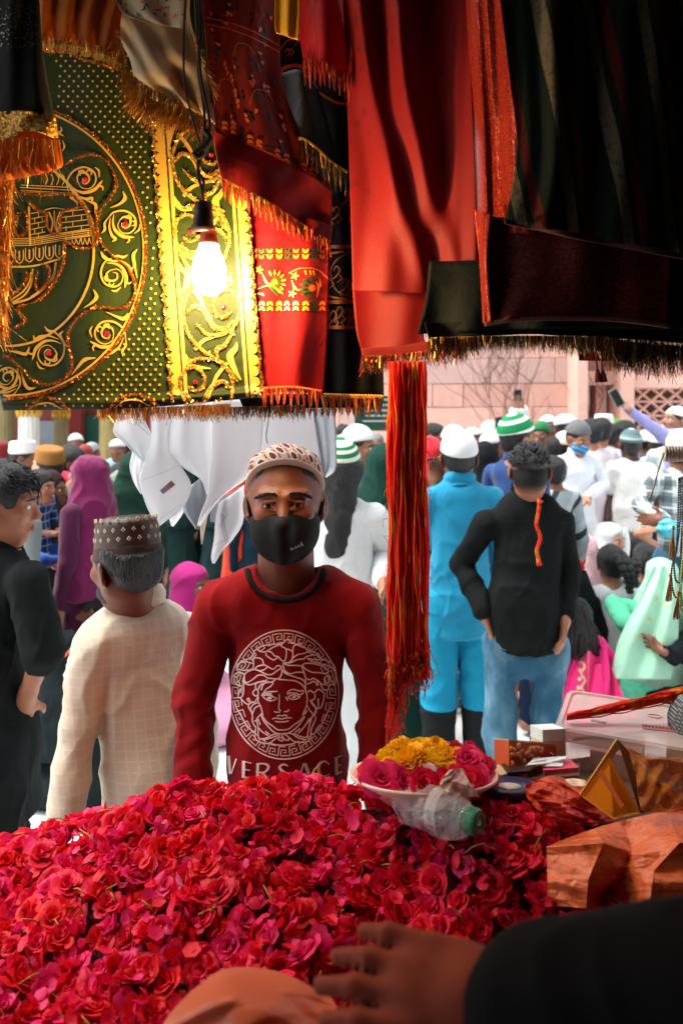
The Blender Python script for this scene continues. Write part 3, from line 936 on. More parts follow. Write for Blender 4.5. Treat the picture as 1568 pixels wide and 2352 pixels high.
for x in (-1.66, 1.66):
    for y in (-1.28, 1.46): sbox('post', (x, y, 1.5), (.04, .04, 1.5), WOOD)
for y in (1.15, 1.43, 1.9): sbox('rail', (0, y, 2.97), (1.7, .02, .02), WOOD)
# ------------------------------------------------------------------ hanging cloths
def crom(pts, n):
    """n points along a smooth curve through the control points"""
    pts = np.array(pts, float); k = len(pts)
    if k == 1: return np.repeat(pts, n, axis=0)
    t = np.linspace(0, k-1, n); i = np.clip(t.astype(int), 0, k-2); f = (t-i)[:,None]
    p1, p2 = pts[i], pts[i+1]; p0 = pts[np.maximum(i-1, 0)]; p3 = pts[np.minimum(i+2, k-1)]
    p0 = np.where((i == 0)[:,None], 2*p1-p2, p0); p3 = np.where((i == k-2)[:,None], 2*p2-p1, p3)
    return .5*((2*p1)+(-p0+p2)*f+(2*p0-5*p1+4*p2-p3)*f**2+(-p0+3*p1-3*p2+p3)*f**3)

def lerp_rows(pts, n):
    pts = np.array(pts, float); t = np.linspace(0, len(pts)-1, n)
    return np.stack([np.interp(t, np.arange(len(pts)), pts[:,i]) for i in range(3)], axis=1)

def sheet_grid(rows, nu, nv, fold=None, hard=False):
    """rows: from top to bottom, each a list of (pixel x, pixel y, depth) across the cloth -> world points"""
    cur = lerp_rows if hard else crom
    A = np.stack([cur(r, nu) for r in rows])                  # rows x nu x 3
    G = np.stack([cur(A[:,i,:], nv) for i in range(nu)], axis=1)
    u, v = np.meshgrid(np.linspace(0,1,nu), np.linspace(0,1,nv))
    if fold is not None: G[...,2] += fold(u, v)
    d = G[...,2]
    return np.stack([(G[...,0]-CX)/FPX*d, d, HC-(G[...,1]-HY)/FPX*d], axis=-1)

def sheet(name, rows, nu, nv, mat, parent=None, fold=None, thick=.0015, hard=False):
    W = sheet_grid(rows, nu, nv, fold, hard).reshape(-1, 3)
    F = [(j*nu+i, j*nu+i+1, (j+1)*nu+i+1, (j+1)*nu+i) for j in range(nv-1) for i in range(nu-1)]
    o = mesh_from(name, W, F, mat, parent, True)
    if thick:
        s = o.modifiers.new('thickness', 'SOLIDIFY'); s.thickness = thick; s.offset = 1.0
    return o

def bvh_of(o):
    me = o.data; loc = world_of(o)
    return BVHTree.FromPolygons([loc @ v.co for v in me.vertices], [tuple(p.vertices) for p in me.polygons])

class Ink:
    """flat print laid on a surface: strokes and dots given in reference pixels, carried on to the real surface"""
    def __init__(s, bvh, off=.0022, lim=None): s.b, s.off, s.v, s.f, s.cache, s.lim = bvh, off, [], [], {}, lim
    def pt(s, x, y):
        k = (round(x,2), round(y,2))
        if k in s.cache: return s.cache[k]
        dr = P(x, y, 1.0)-Vector((0,0,HC)); dr.normalize()
        loc, nor, i, dist = s.b.ray_cast(Vector((0,0,HC)), dr, 6)
        r = None
        if loc is not None:
            if nor.dot(dr) > 0: nor = -nor
            s.v.append(tuple(loc+nor*s.off-dr*s.off*.5)); r = len(s.v)-1
        s.cache[k] = r
        return r
    def quad(s, *ids):
        if None in ids or len(set(ids)) < 3: return
        if s.lim:
            pts = [Vector(s.v[i]) for i in ids]
            if max((p-pts[0]).length for p in pts) > s.lim: return
        s.f.append(tuple(ids))
    def stroke(s, pts, w, n=None, smooth=True, close=False):
        """w: width in pixels, or list of widths along the stroke"""
        pts = np.array(pts, float)
        if close: pts = np.vstack([pts, pts[:1]])
        if smooth and len(pts) > 2:
            L = np.linalg.norm(np.diff(pts, axis=0), axis=1).sum(); n = n or max(4, int(L/2.6)); C = crom(pts, n)
        else:
            C = [pts[0]]
            for a, b in zip(pts[:-1], pts[1:]):
                k = max(1, int(np.linalg.norm(b-a)/5)); C += [a+(b-a)*j/k for j in range(1, k+1)]
            C = np.array(C)
        m = len(C); ws = np.interp(np.linspace(0,1,m), np.linspace(0,1,len(w)), w) if isinstance(w, (list,tuple)) else np.full(m, w)
        T = np.gradient(C, axis=0); T /= np.linalg.norm(T, axis=1)[:,None]+1e-9; N = np.stack([-T[:,1], T[:,0]], axis=1)
        l = [s.pt(*(C[i]+N[i]*ws[i]/2)) for i in range(m)]; r = [s.pt(*(C[i]-N[i]*ws[i]/2)) for i in range(m)]
        for i in range(m-1): s.quad(l[i], l[i+1], r[i+1], r[i])
        return C
    def dot(s, x, y, r, n=8, sy=1.0):
        c = s.pt(x, y); q = [s.pt(x+r*math.cos(6.2832*i/n), y+r*sy*math.sin(6.2832*i/n)) for i in range(n)]
        for i in range(n): s.quad(c, q[i], q[(i+1)%n])
    def poly(s, pts):
        ids = [s.pt(*p) for p in pts]; c = s.pt(*np.mean(np.array(pts), axis=0))
        for i in range(len(ids)): s.quad(c, ids[i], ids[(i+1)%len(ids)])
    def build(s, name, mat, parent):
        if not s.f: return None
        o = mesh_from(name, s.v, s.f, mat, None, False)
        o['kind'] = 'stuff'; place_under(o, parent); return o

def world_of(o):
    if o.parent is None: return o.matrix_basis.copy()
    return world_of(o.parent) @ o.matrix_parent_inverse @ o.matrix_basis

def place_under(o, parent):
    """make o a child without moving it"""
    if parent is None: return o
    o.parent = parent; o.matrix_parent_inverse = world_of(parent).inverted(); return o

def metal(name, c, rough=.3, vary=.35):
    m = Mat(name, rough, .5); m.color(m.vary(lin(c), vary, 90)); m.set(Metallic=.85); return m.m
GOLD_CHIP = metal('gold_tinsel', (236, 178, 84), .28); COPPER = metal('copper_tinsel', (206, 120, 50), .3); SILVER = metal('silver_tinsel', (210, 214, 216), .25); OLD_GOLD = metal('old_gold_tinsel', (150, 118, 50), .35)
GOLDP = plain('gold_print', (192, 150, 56), .45, .5, .1); GOLDP2 = plain('amber_print', (214, 140, 40), .5, .5, .15)
RUBY = plain('ruby_glass', (190, 14, 40), .12, .8, .05)

def tinsel(bvh, paths, parent, mat, name='tinsel_edging', width=5.0, size=2.6, dens=2.2, lift=.004, seed=1):
    """glittering thread couched along a line: little tilted metal flakes"""
    r = random.Random(seed); v, f = [], []
    ink = Ink(bvh, lift)
    for C in paths:
        C = np.array(C, float); L = np.linalg.norm(np.diff(C, axis=0), axis=1).sum(); n = int(L*dens)
        C = crom(C, max(n, 4))
        for c in C:
            x, y = c[0]+r.gauss(0, width*.28), c[1]+r.gauss(0, width*.28)
            k = ink.pt(x, y)
            if k is None: continue
            p = Vector(ink.v[k]); s = size*r.uniform(.6, 1.3)/FPX*p.y
            q = Quaternion((r.gauss(0,1), r.gauss(0,1), r.gauss(0,1), r.gauss(0,1))).normalized()
            b = len(v)
            for t in (Vector((-1,0,0)), Vector((0,.45,0)), Vector((1,0,.2)), Vector((0,-.45,0))): v.append(tuple(p+q@(t*s)))
            f.append((b, b+1, b+2, b+3))
    o = mesh_from(name, v, f, mat, None, False)
    o['kind'] = 'stuff'
    return place_under(o, parent)

def fringe(path, length, parent, mats, name='fringe', dens=1.6, w=1.3, seed=1, jit=.25, spread=.004, clump=0, lean=0.0, sag=1.0):
    """threads hanging from a line of (px, py, depth)"""
    r = random.Random(seed); C = np.array(path, float)
    L = np.linalg.norm(np.diff(C[:,:2], axis=0), axis=1).sum(); n = int(L*dens); C = crom(C, n) if len(C) > 2 else np.linspace(C[0], C[-1], n)
    v, f, mi = [], [], []
    for i, c in enumerate(C):
        p = P(c[0], c[1]+r.uniform(-1.5,1), c[2]) + Vector((0, r.gauss(0, spread), 0))
        ln = length*(1+r.gauss(0, jit))/FPX*c[2]
        if ln < 0: continue
        if clump: ph = (i/n*L/clump)%1.0-.5; tx = -ph*clump*.75/FPX*c[2]
        else: tx = r.gauss(0, .22)*ln
        tx += lean*ln
        ww = w*r.uniform(.6,1.4)/FPX*c[2]; ay = r.gauss(0,.15)*ln; tw = r.uniform(0, 3.1)
        ox = Vector((math.cos(tw), math.sin(tw), 0))*ww*.5
        b = len(v)
        for t in (0, .5, 1.0):
            q = p+Vector((tx*t*t, ay*t*t, -ln*t)); v += [tuple(q-ox*(1-.4*t)), tuple(q+ox*(1-.4*t))]
        m = r.randrange(len(mats)); f += [(b,b+1,b+3,b+2), (b+2,b+3,b+5,b+4)]; mi += [m, m]
    o = mesh_from(name, v, f, None, None, False, None, mats, mi)
    o['kind'] = 'stuff'
    return place_under(o, parent)

def braid(path, parent, mat, name='braid', r_px=4.0, amp=2.5, step=6.0):
    """twisted gimp along a hem"""
    C = np.array(path, float); L = np.linalg.norm(np.diff(C[:,:2], axis=0), axis=1).sum(); n = max(8, int(L/step*4)); C = crom(C, n)
    mb = MB()
    for ph in (0, 3.14):
        pts = []
        for i, c in enumerate(C):
            a = i/4*6.283*.5+ph
            pts.append(P(c[0], c[1]+amp*math.sin(a), c[2]-.003-.0015*math.cos(a)))
        mb.tube(pts, r_px/2/FPX*C[0,2], 5)
    return place_under(mb.build(name, mat, None, True), parent)

def cloth_root(name, label, cat, px, py, d, group=None):
    o = empty(name, P(px, py, d)); return tag(o, label, cat, group)

def part(o, root): return place_under(o, root)
# ---- green chadar with gold print, lit by the bulb
def velvet(name, c, sheen=.5, rough=.8, vary=.2, trans=0.0, tc=None, spec=.2):
    m = Mat(name, rough, spec); col = m.vary(lin(c), vary, 9, 4); m.color(col); m.set(Sheen_Weight=sheen, Sheen_Roughness=.4)
    m.bump(m.noise(14, 4, .55, dist=.6)+m.noise(500, 1)*.05, .25, .02)
    if trans: m.translucent(tc or col, trans)
    return m.m
GREEN = velvet('green_satin', (32, 46, 9), .1, .6)
gc = cloth_root('green_chadar', 'green cloth with gold printed medallion, dots and scalloped border behind the bulb', 'cloth', 300, 500, 1.42)
fgr = lambda u, v: .004*np.sin(u*9+v*2.2)+.003*np.sin(u*21+1+3*v)+.006*np.sin(v*3+u*4)-.012*np.exp(-((v-.97)/.02)**2)
gcloth = sheet('cloth', [[(-80,-60,1.42),(250,-60,1.42),(545,-60,1.43)], [(-60,440,1.42),(260,440,1.425),(572,440,1.435)], [(-30,760,1.415),(280,760,1.42),(594,760,1.435)], [(8,943,1.41),(300,938,1.42),(608,912,1.43)]], 90, 110, GREEN, None, fgr)
gb = bvh_of(gcloth); part(gcloth, gc)
ink = Ink(gb)
def T3(p): return [(x*.2197, 344.5+y*.2197) for x, y in p]
def T4(p): return [(x*.25632, 602.9+y*.25632) for x, y in p]
def T5(p): return [(344.5+x*.17576, 275.6+y*.17576) for x, y in p]
def T6(p): return [(344.5+x*.17576, 574.2+y*.17576) for x, y in p]
EC = (20, 577)
def arc(rx, ry, a0, a1, n=60, c=EC): return [(c[0]+rx*math.cos(math.radians(a0+(a1-a0)*i/n)), c[1]+ry*math.sin(math.radians(a0+(a1-a0)*i/n))) for i in range(n+1)]
ink.stroke(arc(311, 332, -75, 92, 90), 4.4); ink.stroke(arc(197, 218, -60, 92, 60), 5.2)
def flower(c, ang, s, flip=1, gem=True):
    """scrolling stem with a blossom, leaves and a glass stone; s = size in pixels"""
    ca, sa = math.cos(math.radians(ang)), math.sin(math.radians(ang))
    def L(p): return [(c[0]+s*(x*ca-y*flip*sa), c[1]+s*(x*sa+y*flip*ca)) for x, y in p]
    ink.stroke(L([(-.95,.95),(-1.15,.3),(-.85,-.45),(-.15,-.85),(.55,-.6),(.75,0),(.45,.5),(-.1,.55),(-.42,.2)]), [1.5,3.5,4.5,4.2,3.6,3,2.4,2,1.2])
    ink.stroke(L([(-.42,.25),(-.5,-.2),(-.15,-.5),(.22,-.3),(.3,.05),(.05,.28),(-.2,.15)]), [1.5,4.5,5.5,4.5,3.5,2.5,1.2])
    ink.stroke(L([(-.3,-.25),(-.45,-.5),(-.2,-.62),(.0,-.45)]), [2,4,4,2]); ink.stroke(L([(.05,-.48),(.15,-.7),(.4,-.6),(.36,-.38)]), [2,4,4,2])
    ink.stroke(L([(-1.0,.4),(-.5,.75),(.1,.85),(.75,.55),(1.05,.1),(1.2,-.15)]), [1.2,4,7,8,5,1]); ink.stroke(L([(1.0,.25),(1.25,.3),(1.3,.55)]), [5,4,1.5])
    ink.stroke(L([(-.9,.75),(-.3,1.15),(.3,1.25),(.65,1.15),(.7,1.45)]), [1.2,4.5,6,7,1.5])
    ink.stroke(L([(-1.0,.85),(-.75,1.3),(-.35,1.5),(-.2,1.85)]), [1,4.5,6,1.2]); ink.stroke(L([(.55,-.95),(.85,-.75),(.95,-.3)]), [1.2,5,1.5])
    return L([(-.02,.02)])[0]
gems = []
for c, a, s, fl, gm_ in (((196,414),8,34,1,1), ((288,515),62,31,1,1), ((262,634),40,31,-1,0), ((246,768),150,34,-1,1), ((114,812),165,34,1,1), ((18,868),190,28,-1,0), ((112,330),-30,34,-1,0)):
    q = flower(c, a, s, fl)
    if gm_: gems.append((c, 6.2))
for p, w in ((T3([(910,530),(1000,570),(1010,640),(1000,750)]), [1.5,7,7,1]), (T3([(1290,435),(1310,510),(1250,570),(1160,605)]), [2,9,5,1]), (T3([(1060,1065),(1090,1120),(1140,1150),(1240,1175)]), [2,8,6,1]), (T3([(1440,1040),(1400,1100),(1410,1200),(1440,1340)]), [1.5,8,7,1]),
             (T4([(845,245),(870,310),(830,360),(755,410)]), [1.5,9,6,1]), (T4([(955,445),(1080,500),(1120,500),(1155,455)]), [1,7,9,2]), (T4([(860,855),(770,870),(710,930),(650,1010)]), [2,9,6,1]), (T4([(575,615),(545,650),(570,700),(605,755)]), [2,8,5,1]),
             (T4([(270,760),(240,820),(160,805),(80,790)]), [2,8,6,1]), (T4([(190,960),(230,1090),(270,1130),(330,1120)]), [1,7,8,2]), (T4([(20,1155),(110,1120),(160,1040),(165,950)]), [5,6,6,4])):
    ink.stroke(p, w)
# drawn shrine: courses of brick, cornices, tassels and a curtain line
for a, b in (((230,370),(760,395)), ((215,395),(770,425)), ((220,425),(780,455)), ((235,440),(790,470))): ink.stroke(T3([a, b]), 2.0, smooth=False)
ink.stroke(T3([(590,240),(700,340),(830,500),(900,590),(960,740),(985,860)]), 5)
for x in (480,540,600,660): ink.stroke(T3([(x,255),(x+25,310),(x,370)]), 2.2)
ink.stroke(T3([(310,590),(315,800),(325,1000)]), 4.5)
for i in range(6):
    y = 640+i*55; ink.stroke(T3([(330,y+28),(480,y)]), 1.7, smooth=False); ink.stroke(T3([(650,y+15),(910+i*10,y-20)]), 1.7, smooth=False)
    for x in ((370,450) if i % 2 else (410,)): ink.stroke(T3([(x,y+18),(x,y+66)]), 1.6, smooth=False)
    for x in ((700,860) if i % 2 else (770,930)): ink.stroke(T3([(x,y-5),(x,y+48)]), 1.7, smooth=False)
for i in range(5):
    ink.stroke(T3([(130,930+i*18),(325,925+i*19),(975,820+i*19)]), 1.6, smooth=False)
ink.stroke(T3([(480,630),(570,610),(690,625)]), 2); ink.stroke(T3([(520,650),(560,760),(540,860)]), 4); ink.stroke(T3([(640,650),(600,760),(610,880)]), 4); ink.stroke(T3([(575,640),(580,760),(590,840)]), 3)
for i in range(6): ink.stroke(T3([(760+i*45,940-i*4),(785+i*45,990),(805+i*45,930-i*4)]), 1.8)
for i in range(6):
    cx_ = 105+i*105; cy_ = 1120-i*14; ink.stroke(T3([(cx_-40,cy_-60),(cx_-40,cy_+40),(cx_,cy_+80),(cx_+40,cy_+40),(cx_+40,cy_-60)]), 2.2); ink.stroke(T3([(cx_,cy_-50),(cx_,cy_+50)]), 3.5)
ink.stroke(T3([(60,1225),(350,1215),(640,1140)]), 4); ink.stroke(T3([(590,1180),(570,1300),(480,1430),(330,1540)]), 4); ink.stroke(T3([(330,1280),(320,1370),(250,1480),(140,1560)]), 4)
ink.stroke(T4([(120,370),(300,310),(470,160),(510,0)]), 5); ink.stroke(T4([(120,360),(230,290),(290,180),(300,60)]), 4)
# dots between the medallion and the border
for j in range(72):
    y = 118+j*11.6
    for i in range(36):
        x = 100+i*21.6+(10.8 if j % 2 else 0)-.06*(y-300)
        xb = 350+(y-275)*.0623
        if x > xb-12: continue
        if ((x-EC[0])/331)**2+((y-EC[1])/352)**2 < 1.0: continue
        if y > 936-.012*x or (y < 260 and x < 130): continue
        ink.dot(x, y, 2.9)
# border: scallops, double rules, scrolls
def bl(y): return 371+(y-275)*.0655+max(0, y-600)*.006
def br(y): return 524+(y-275)*.070
for k in range(26):
    y = 262+k*25.4; ink.dot(bl(y)-6, y, 13.2, 14)
    if y > 430: ink.dot(br(y)+19, y+6, 12.4, 14)
ys = list(range(250, 928, 22))
dk = Ink(gb, .0028); ink.stroke([(bl(y)+2, y) for y in ys], 7); dk.stroke([(bl(y)+8, y) for y in ys], 3.2); ink.stroke([(bl(y)+14, y) for y in ys], 8)
ys2 = [y for y in ys if y > 400]
ink.stroke([(br(y), y) for y in ys2], 7); dk.stroke([(br(y)+6, y) for y in ys2], 3.0); ink.stroke([(br(y)+12, y) for y in ys2], 8)
dk.build('dark_rule', GREEN, gc)
med = []
def medallion(c, sx, sy, flip=1):
    def L(p): return [(c[0]+flip*sx*x, c[1]+sy*y) for x, y in p]
    a = L([(.75,-.95),(.2,-1.05),(-.55,-.9),(-.95,-.25),(-.85,.45),(-.5,.95),(.1,1.35),(.65,1.7),(.95,2.05)])
    ink.stroke(a, [3,6,7,7,7,8,8,7,4])
    b = L([(-.85,.0),(-.6,-.25),(-.2,-.1),(.1,.35),(.5,.45),(.85,.2)]); ink.stroke(b, [3,9,12,12,9,4])
    c2 = L([(-.5,.3),(-.1,.62),(.4,.62),(.85,.4),(1.05,-.1),(.95,-.6),(.5,-.75),(.15,-.45),(.2,-.05),(.5,.1),(.72,-.05)]); ink.stroke(c2, [3,7,9,8,7,6,6,7,6,5,3])
    ink.stroke(L([(-.75,-.9),(-.35,-.45),(-.1,.05)]), [7,9,4]); ink.stroke(L([(-.55,1.1),(-.2,.8),(.5,.62)]), [8,8,4])
    d_ = L([(.85,.5),(.55,.95),(.25,1.1),(.3,1.5)]); ink.stroke(d_, [6,9,11,3])
    med.extend([a, b, c2, d_]); gems.append((L([(.48,-.22)])[0], 5.6))
medallion((483,722), 64, 74); medallion((468,548), 62, 72, -1); medallion((456,372), 62, 72); medallion((478,893), 60, 66, -1)
for p, w in ((T6([(380,160),(420,250),(500,340),(440,560),(400,770)]), [2,9,17,10,1]), (T6([(1080,310),(1040,380),(1060,430),(970,485)]), [2,8,12,8]), (T6([(1135,1205),(1120,1290),(1050,1390),(1110,1560),(1190,1700)]), [2,12,16,11,3]), (T6([(470,1365),(500,1460),(560,1520),(800,1550)]), [2,13,12,2]),
             (T5([(945,900),(920,980),(860,1070),(920,1250),(1010,1450)]), [2,13,17,12,4]), (T5([(325,1000),(350,1090),(430,1160),(550,1170)]), [2,13,12,6]), (T5([(330,60),(290,160),(265,330)]), [12,10,2])): ink.stroke(p, w)
# scalloped valance at the top, and small arcs along the hem
ink.stroke([(92,104),(160,106),(220,118),(270,142)], 4)
for i in range(6): ink.dot(112+i*29, 112+i*i*1.2, 13, 12, .8)
for c in ((100,935), (300,928)):
    ink.stroke([(c[0]-38,c[1]+8),(c[0]-15,c[1]-6),(c[0]+20,c[1]-8),(c[0]+45,c[1]+4)], 2.2)
ink.build('gold_print', GOLDP, gc)
tl = [T3([(700,150),(880,70),(1000,60),(1130,130),(1210,300),(1220,400),(1150,520),(1040,680),(1030,860),(1060,960),(1180,1110),(1340,1230),(1400,1330)]),
      T4([(1160,80),(1210,170),(1215,290),(1150,390),(1050,415),(900,405),(780,450),(690,520),(630,620),(620,720),(650,850),(650,970),(570,1050),(450,1100),(330,1070),(200,950),(110,870),(40,840)]),
      arc(318, 340, -72, 91, 60), T3([(230,455),(450,480),(700,465),(830,530),(930,640),(980,780),(1010,900),(1000,1010),(830,1030),(700,960),(690,1100),(660,1230),(560,1430),(430,1568)]), T3([(300,550),(420,640),(500,680),(510,820),(600,895),(640,800),(640,690),(700,640),(880,600)]), T3([(220,660),(160,840),(200,900),(290,860),(300,720),(270,650)]),
      T3([(480,1190),(530,1260),(500,1400),(440,1450),(390,1450),(400,1280)]), T3([(300,1290),(270,1400),(130,1530)]), T4([(590,0),(480,210),(330,350),(170,410),(240,520),(150,580)]), T4([(60,1240),(240,1215),(400,1200),(240,1310)]), T4([(430,1215),(560,1260),(640,1320)]), T4([(960,1310),(1080,1230),(1220,1190),(1320,1220),(1400,1260)]), [(96,118),(150,120),(200,140),(270,160)]]
tinsel(gb, tl, gc, COPPER, 'copper_tinsel_edging', 5.5, 2.8, 2.2, .004, 3)
tl2 = [[(bl(y)-20+3*math.sin(y*.2), y) for y in range(265, 925, 9)], [(br(y)+34+3*math.sin(y*.11), y) for y in range(500, 915, 9)]]
tinsel(gb, tl2, gc, GOLD_CHIP, 'gold_tinsel_edging', 6, 3.0, 2.4, .004, 5)
tinsel(gb, med, gc, GOLD_CHIP, 'tinsel_scrolls', 9, 2.6, 1.9, .004, 6)
for (gx_, gy_), r_ in gems:
    k = Ink(gb, .002); i = k.pt(gx_, gy_)
    if i is None: continue
    mb = MB(); mb.sphere(k.v[i], (r_/FPX*1.42, .0035, r_/FPX*1.42), 10); place_under(mb.build('red_gem', RUBY, None, False), gc)
fringe([(228,938,1.415),(380,935,1.42),(530,928,1.425)], 24, gc, [COPPER, GOLD_CHIP, COPPER, OLD_GOLD], 'tinsel_fringe', 3.2, 1.5, 9)
fringe([(450,938,1.44),(700,930,1.47)], 24, gc, [OLD_GOLD, COPPER, velvet('dark_thread', (40,34,24))], 'tinsel_fringe', 2.4, 1.5, 19)

# ---- bulb, holder and twisted flex
lamp = cloth_root('light_bulb', 'lit clear bulb hanging from twisted flex before the green cloth', 'lamp', 480, 600, 1.30)
BD = 1.30
bm = bpy.data.materials.new('lit_bulb'); bm.use_nodes = True; bn = bm.node_tree.nodes; bn.clear()
em = bn.new('ShaderNodeEmission'); em.inputs[0].default_value = (1.0, .62, .27, 1); em.inputs[1].default_value = 150.0
bo = bn.new('ShaderNodeOutputMaterial'); bm.node_tree.links.new(em.outputs[0], bo.inputs[0])
def z_at(py): return HC-(py-HY)/FPX*BD
bx_ = P(480, 600, BD).x; u_ = BD/FPX
prof = [(.001,678),(12,677),(24,672),(33,660),(38.5,645),(40,630),(38,612),(33,596),(27,582),(23,570),(22,562)]
mb = MB(); mb.lathe([(r*u_, z_at(y)) for r, y in prof], (bx_, BD, 0), 28); part(mb.build('glass_bulb', bm, None, True), lamp)
mb = MB(); mb.lathe([(21*u_,z_at(563)),(21*u_,z_at(552)),(19*u_,z_at(545)),(20*u_,z_at(532))], (bx_, BD, 0), 24); part(mb.build('brass_collar', plain('lamp_collar', (150, 60, 34), .4, .5, .2), None, True), lamp)
mb = MB(); mb.lathe([(20*u_,z_at(536)),(27*u_,z_at(534)),(28*u_,z_at(520)),(24*u_,z_at(516)),(22*u_,z_at(490)),(19*u_,z_at(466)),(8*u_,z_at(462))], (P(467,500,BD).x, BD, 0), 24); part(mb.build('holder', plain('bakelite', (44, 26, 20), .4, .5), None, True), lamp)
FLEX = plain('flex', (58, 40, 28), .6, .4, .3); 
def flexpath(pts, dd=0): return [P(x, y, BD+dd) for x, y in crom(pts, 40)]
mb = MB(); mb.tube(flexpath([(468,470),(462,430),(455,400),(458,350),(478,310),(480,270),(462,180),(452,60),(448,-40)]), 3.6*u_, 7); mb.tube(flexpath([(462,470),(468,420),(456,390),(466,345),(470,300),(468,240),(456,160),(462,70),(455,-40)], .006), 3.6*u_, 7)
mb.tube(flexpath([(460,330),(450,300),(436,250),(424,190),(422,90),(428,-40)], .004), 2.6*u_, 6); part(mb.build('flex', FLEX, None, True), lamp)
mb = MB(); mb.tube(flexpath([(452,352),(470,338),(482,318),(470,300)]), 8*u_, 8); mb.tube(flexpath([(445,350),(455,362),(470,352)]), 6*u_, 8); part(mb.build('taped_joint', plain('black_tape', (34, 26, 20), .5, .4), None, True), lamp)

# ---- black sequinned cloth with gold lace at the left edge
DKC = velvet('black_velvet', (17, 16, 15), .12, .9)
sq = cloth_root('black_lace_trimmed_cloth', 'black cloth ending in gold lace and amber net at the left edge', 'cloth', 40, 200, 1.22)
f1 = lambda u, v: .010*np.sin(u*7)+.004*np.sin(u*17+v*3)
c_ = sheet('cloth', [[(-80,-60,1.24),(88,-60,1.24)], [(-80,130,1.24),(100,122,1.24)], [(-80,262,1.23),(124,262,1.235)]], 30, 40, DKC, None, f1); qb = bvh_of(c_); part(c_, sq)
k = Ink(qb)
for i in range(150): k.dot(rnd.uniform(-10,92), rnd.uniform(14,112), rnd.uniform(1.2,2.4), 6)
k.build('sequins', metal('sequin', (90, 96, 84), .3), sq)
m = Mat('gold_lace', .4, .5); lx, ly, lz = m.xyz('Object')
m.color(m.mix(m.noise(160, 4).ss(.4,.6), lin((150, 84, 20)), lin((240, 190, 80)))); m.set(Metallic=.5); m.bump(m.noise(220, 3), .8, .01); LACE = m.m
m = Mat('amber_net', .6, .3); m.color(m.vary(lin((196, 104, 24)), .3, 60)); m.translucent(lin((214, 120, 30)), .5); NET = m.m
part(sheet('gold_lace_band', [[(-80,258,1.228),(0,256,1.222),(60,254,1.226),(128,264,1.232)], [(-80,330,1.226),(0,326,1.22),(70,300,1.222),(136,322,1.232)]], 30, 14, LACE, None, f1), sq)
part(sheet('amber_net_flounce', [[(-80,322,1.23),(0,322,1.224),(70,300,1.227),(136,318,1.236)], [(-80,395,1.22),(20,388,1.215),(90,380,1.222),(145,372,1.235)], [(-80,425,1.225),(30,412,1.22),(100,398,1.225),(142,385,1.235)]], 40, 20, NET, None, lambda u, v: .006*np.sin(u*40)*v), sq)
tinsel(qb, [], sq, GOLD_CHIP) if False else None
fringe([(-60,322,1.22),(30,318,1.216),(132,322,1.225)], 74, sq, [COPPER, LACE, GOLD_CHIP, NET, NET], 'gold_fringe', 1.6, 1.1, 23, .3)
gf = cloth_root('gold_fringe_hank', 'thick gold tinsel fringe hanging down the left edge', 'fringe', 10, 600, 1.26)
part(sheet('net_core', [[(-60,395,1.27),(32,400,1.27)], [(-60,620,1.27),(22,620,1.27)], [(-60,790,1.28),(14,780,1.28)]], 12, 30, NET, None, lambda u,v: .006*np.sin(u*12)), gf)
for j in range(13): fringe([(-60,400+j*29,1.262-.001*j),(30-1.2*j,404+j*29,1.262-.001*j)], 44, gf, [GOLD_CHIP, COPPER, GOLD_CHIP, LACE], 'tinsel_threads', 1.5, 1.4, 40+j, .3, lean=.18)
# amber net with scalloped edge, above the green cloth
gn = cloth_root('amber_net_cloth', 'sheer amber net with gold threads at the top left corner', 'cloth', 180, 70, 1.36)
part(sheet('net', [[(70,-60,1.36),(300,-60,1.36)], [(78,40,1.36),(280,30,1.35)], [(92,92,1.365),(190,100,1.36),(272,130,1.355)]], 40, 30, NET, None, lambda u,v: .006*np.sin(u*24+v*4)), gn)
fringe([(90,88,1.36),(190,96,1.355),(275,128,1.35)], 22, gn, [GOLD_CHIP, COPPER, LACE], 'gold_fringe', 2.2, 1.2, 61)
part(sheet('red_edge', [[(70,-60,1.368),(200,-60,1.368)], [(80,30,1.368),(240,50,1.365)]], 12, 8, velvet('dark_red_cloth', (120,20,16), .3), None), gn)

# ---- cream cloth with gold tinsel
CREAM = velvet('cream_cotton', (226, 206, 170), .2, .8, .08, .3, lin((230, 200, 150)))
cr = cloth_root('cream_scarf', 'cream cotton scarf with thick gold tinsel border bunched near the top', 'cloth', 360, 140, 1.33)
fc = lambda u, v: .012*np.sin(u*7.5+v*2.4)+.006*np.sin(u*17-v*5)+.004*np.sin(v*15+u*4)
part(sheet('cloth', [[(182,-60,1.378),(300,-60,1.372),(440,-60,1.372)], [(196,20,1.377),(300,10,1.369),(436,40,1.370)], [(252,66,1.377),(330,70,1.366),(462,120,1.370)], [(296,130,1.375),(360,130,1.366),(478,180,1.370)], [(316,200,1.375),(395,196,1.369),(492,262,1.370)], [(372,240,1.375),(440,252,1.372),(494,286,1.372)]], 70, 70, CREAM, None, fc), cr)
cp = sheet('printed_flap', [[(262,-60,1.348),(430,-60,1.348)], [(276,22,1.346),(430,20,1.342)], [(340,52,1.345),(424,66,1.342)]], 24, 16, CREAM, None, lambda u,v: .004*np.sin(u*12)); pb = bvh_of(cp); part(cp, cr)
ko, kg = Ink(pb), Ink(pb)
for i in range(26):
    x, y, a = rnd.uniform(280,425), rnd.uniform(-10,58), rnd.uniform(0,3.14)
    (ko if i % 3 else kg).stroke([(x,y),(x+7*math.cos(a),y+7*math.sin(a)),(x+14*math.cos(a+.3),y+14*math.sin(a+.3))], [1,5,1])
ko.build('orange_leaf_print', plain('orange_ink', (206, 84, 30), .7), cr); kg.build('green_leaf_print', plain('green_ink', (40, 92, 50), .7), cr)
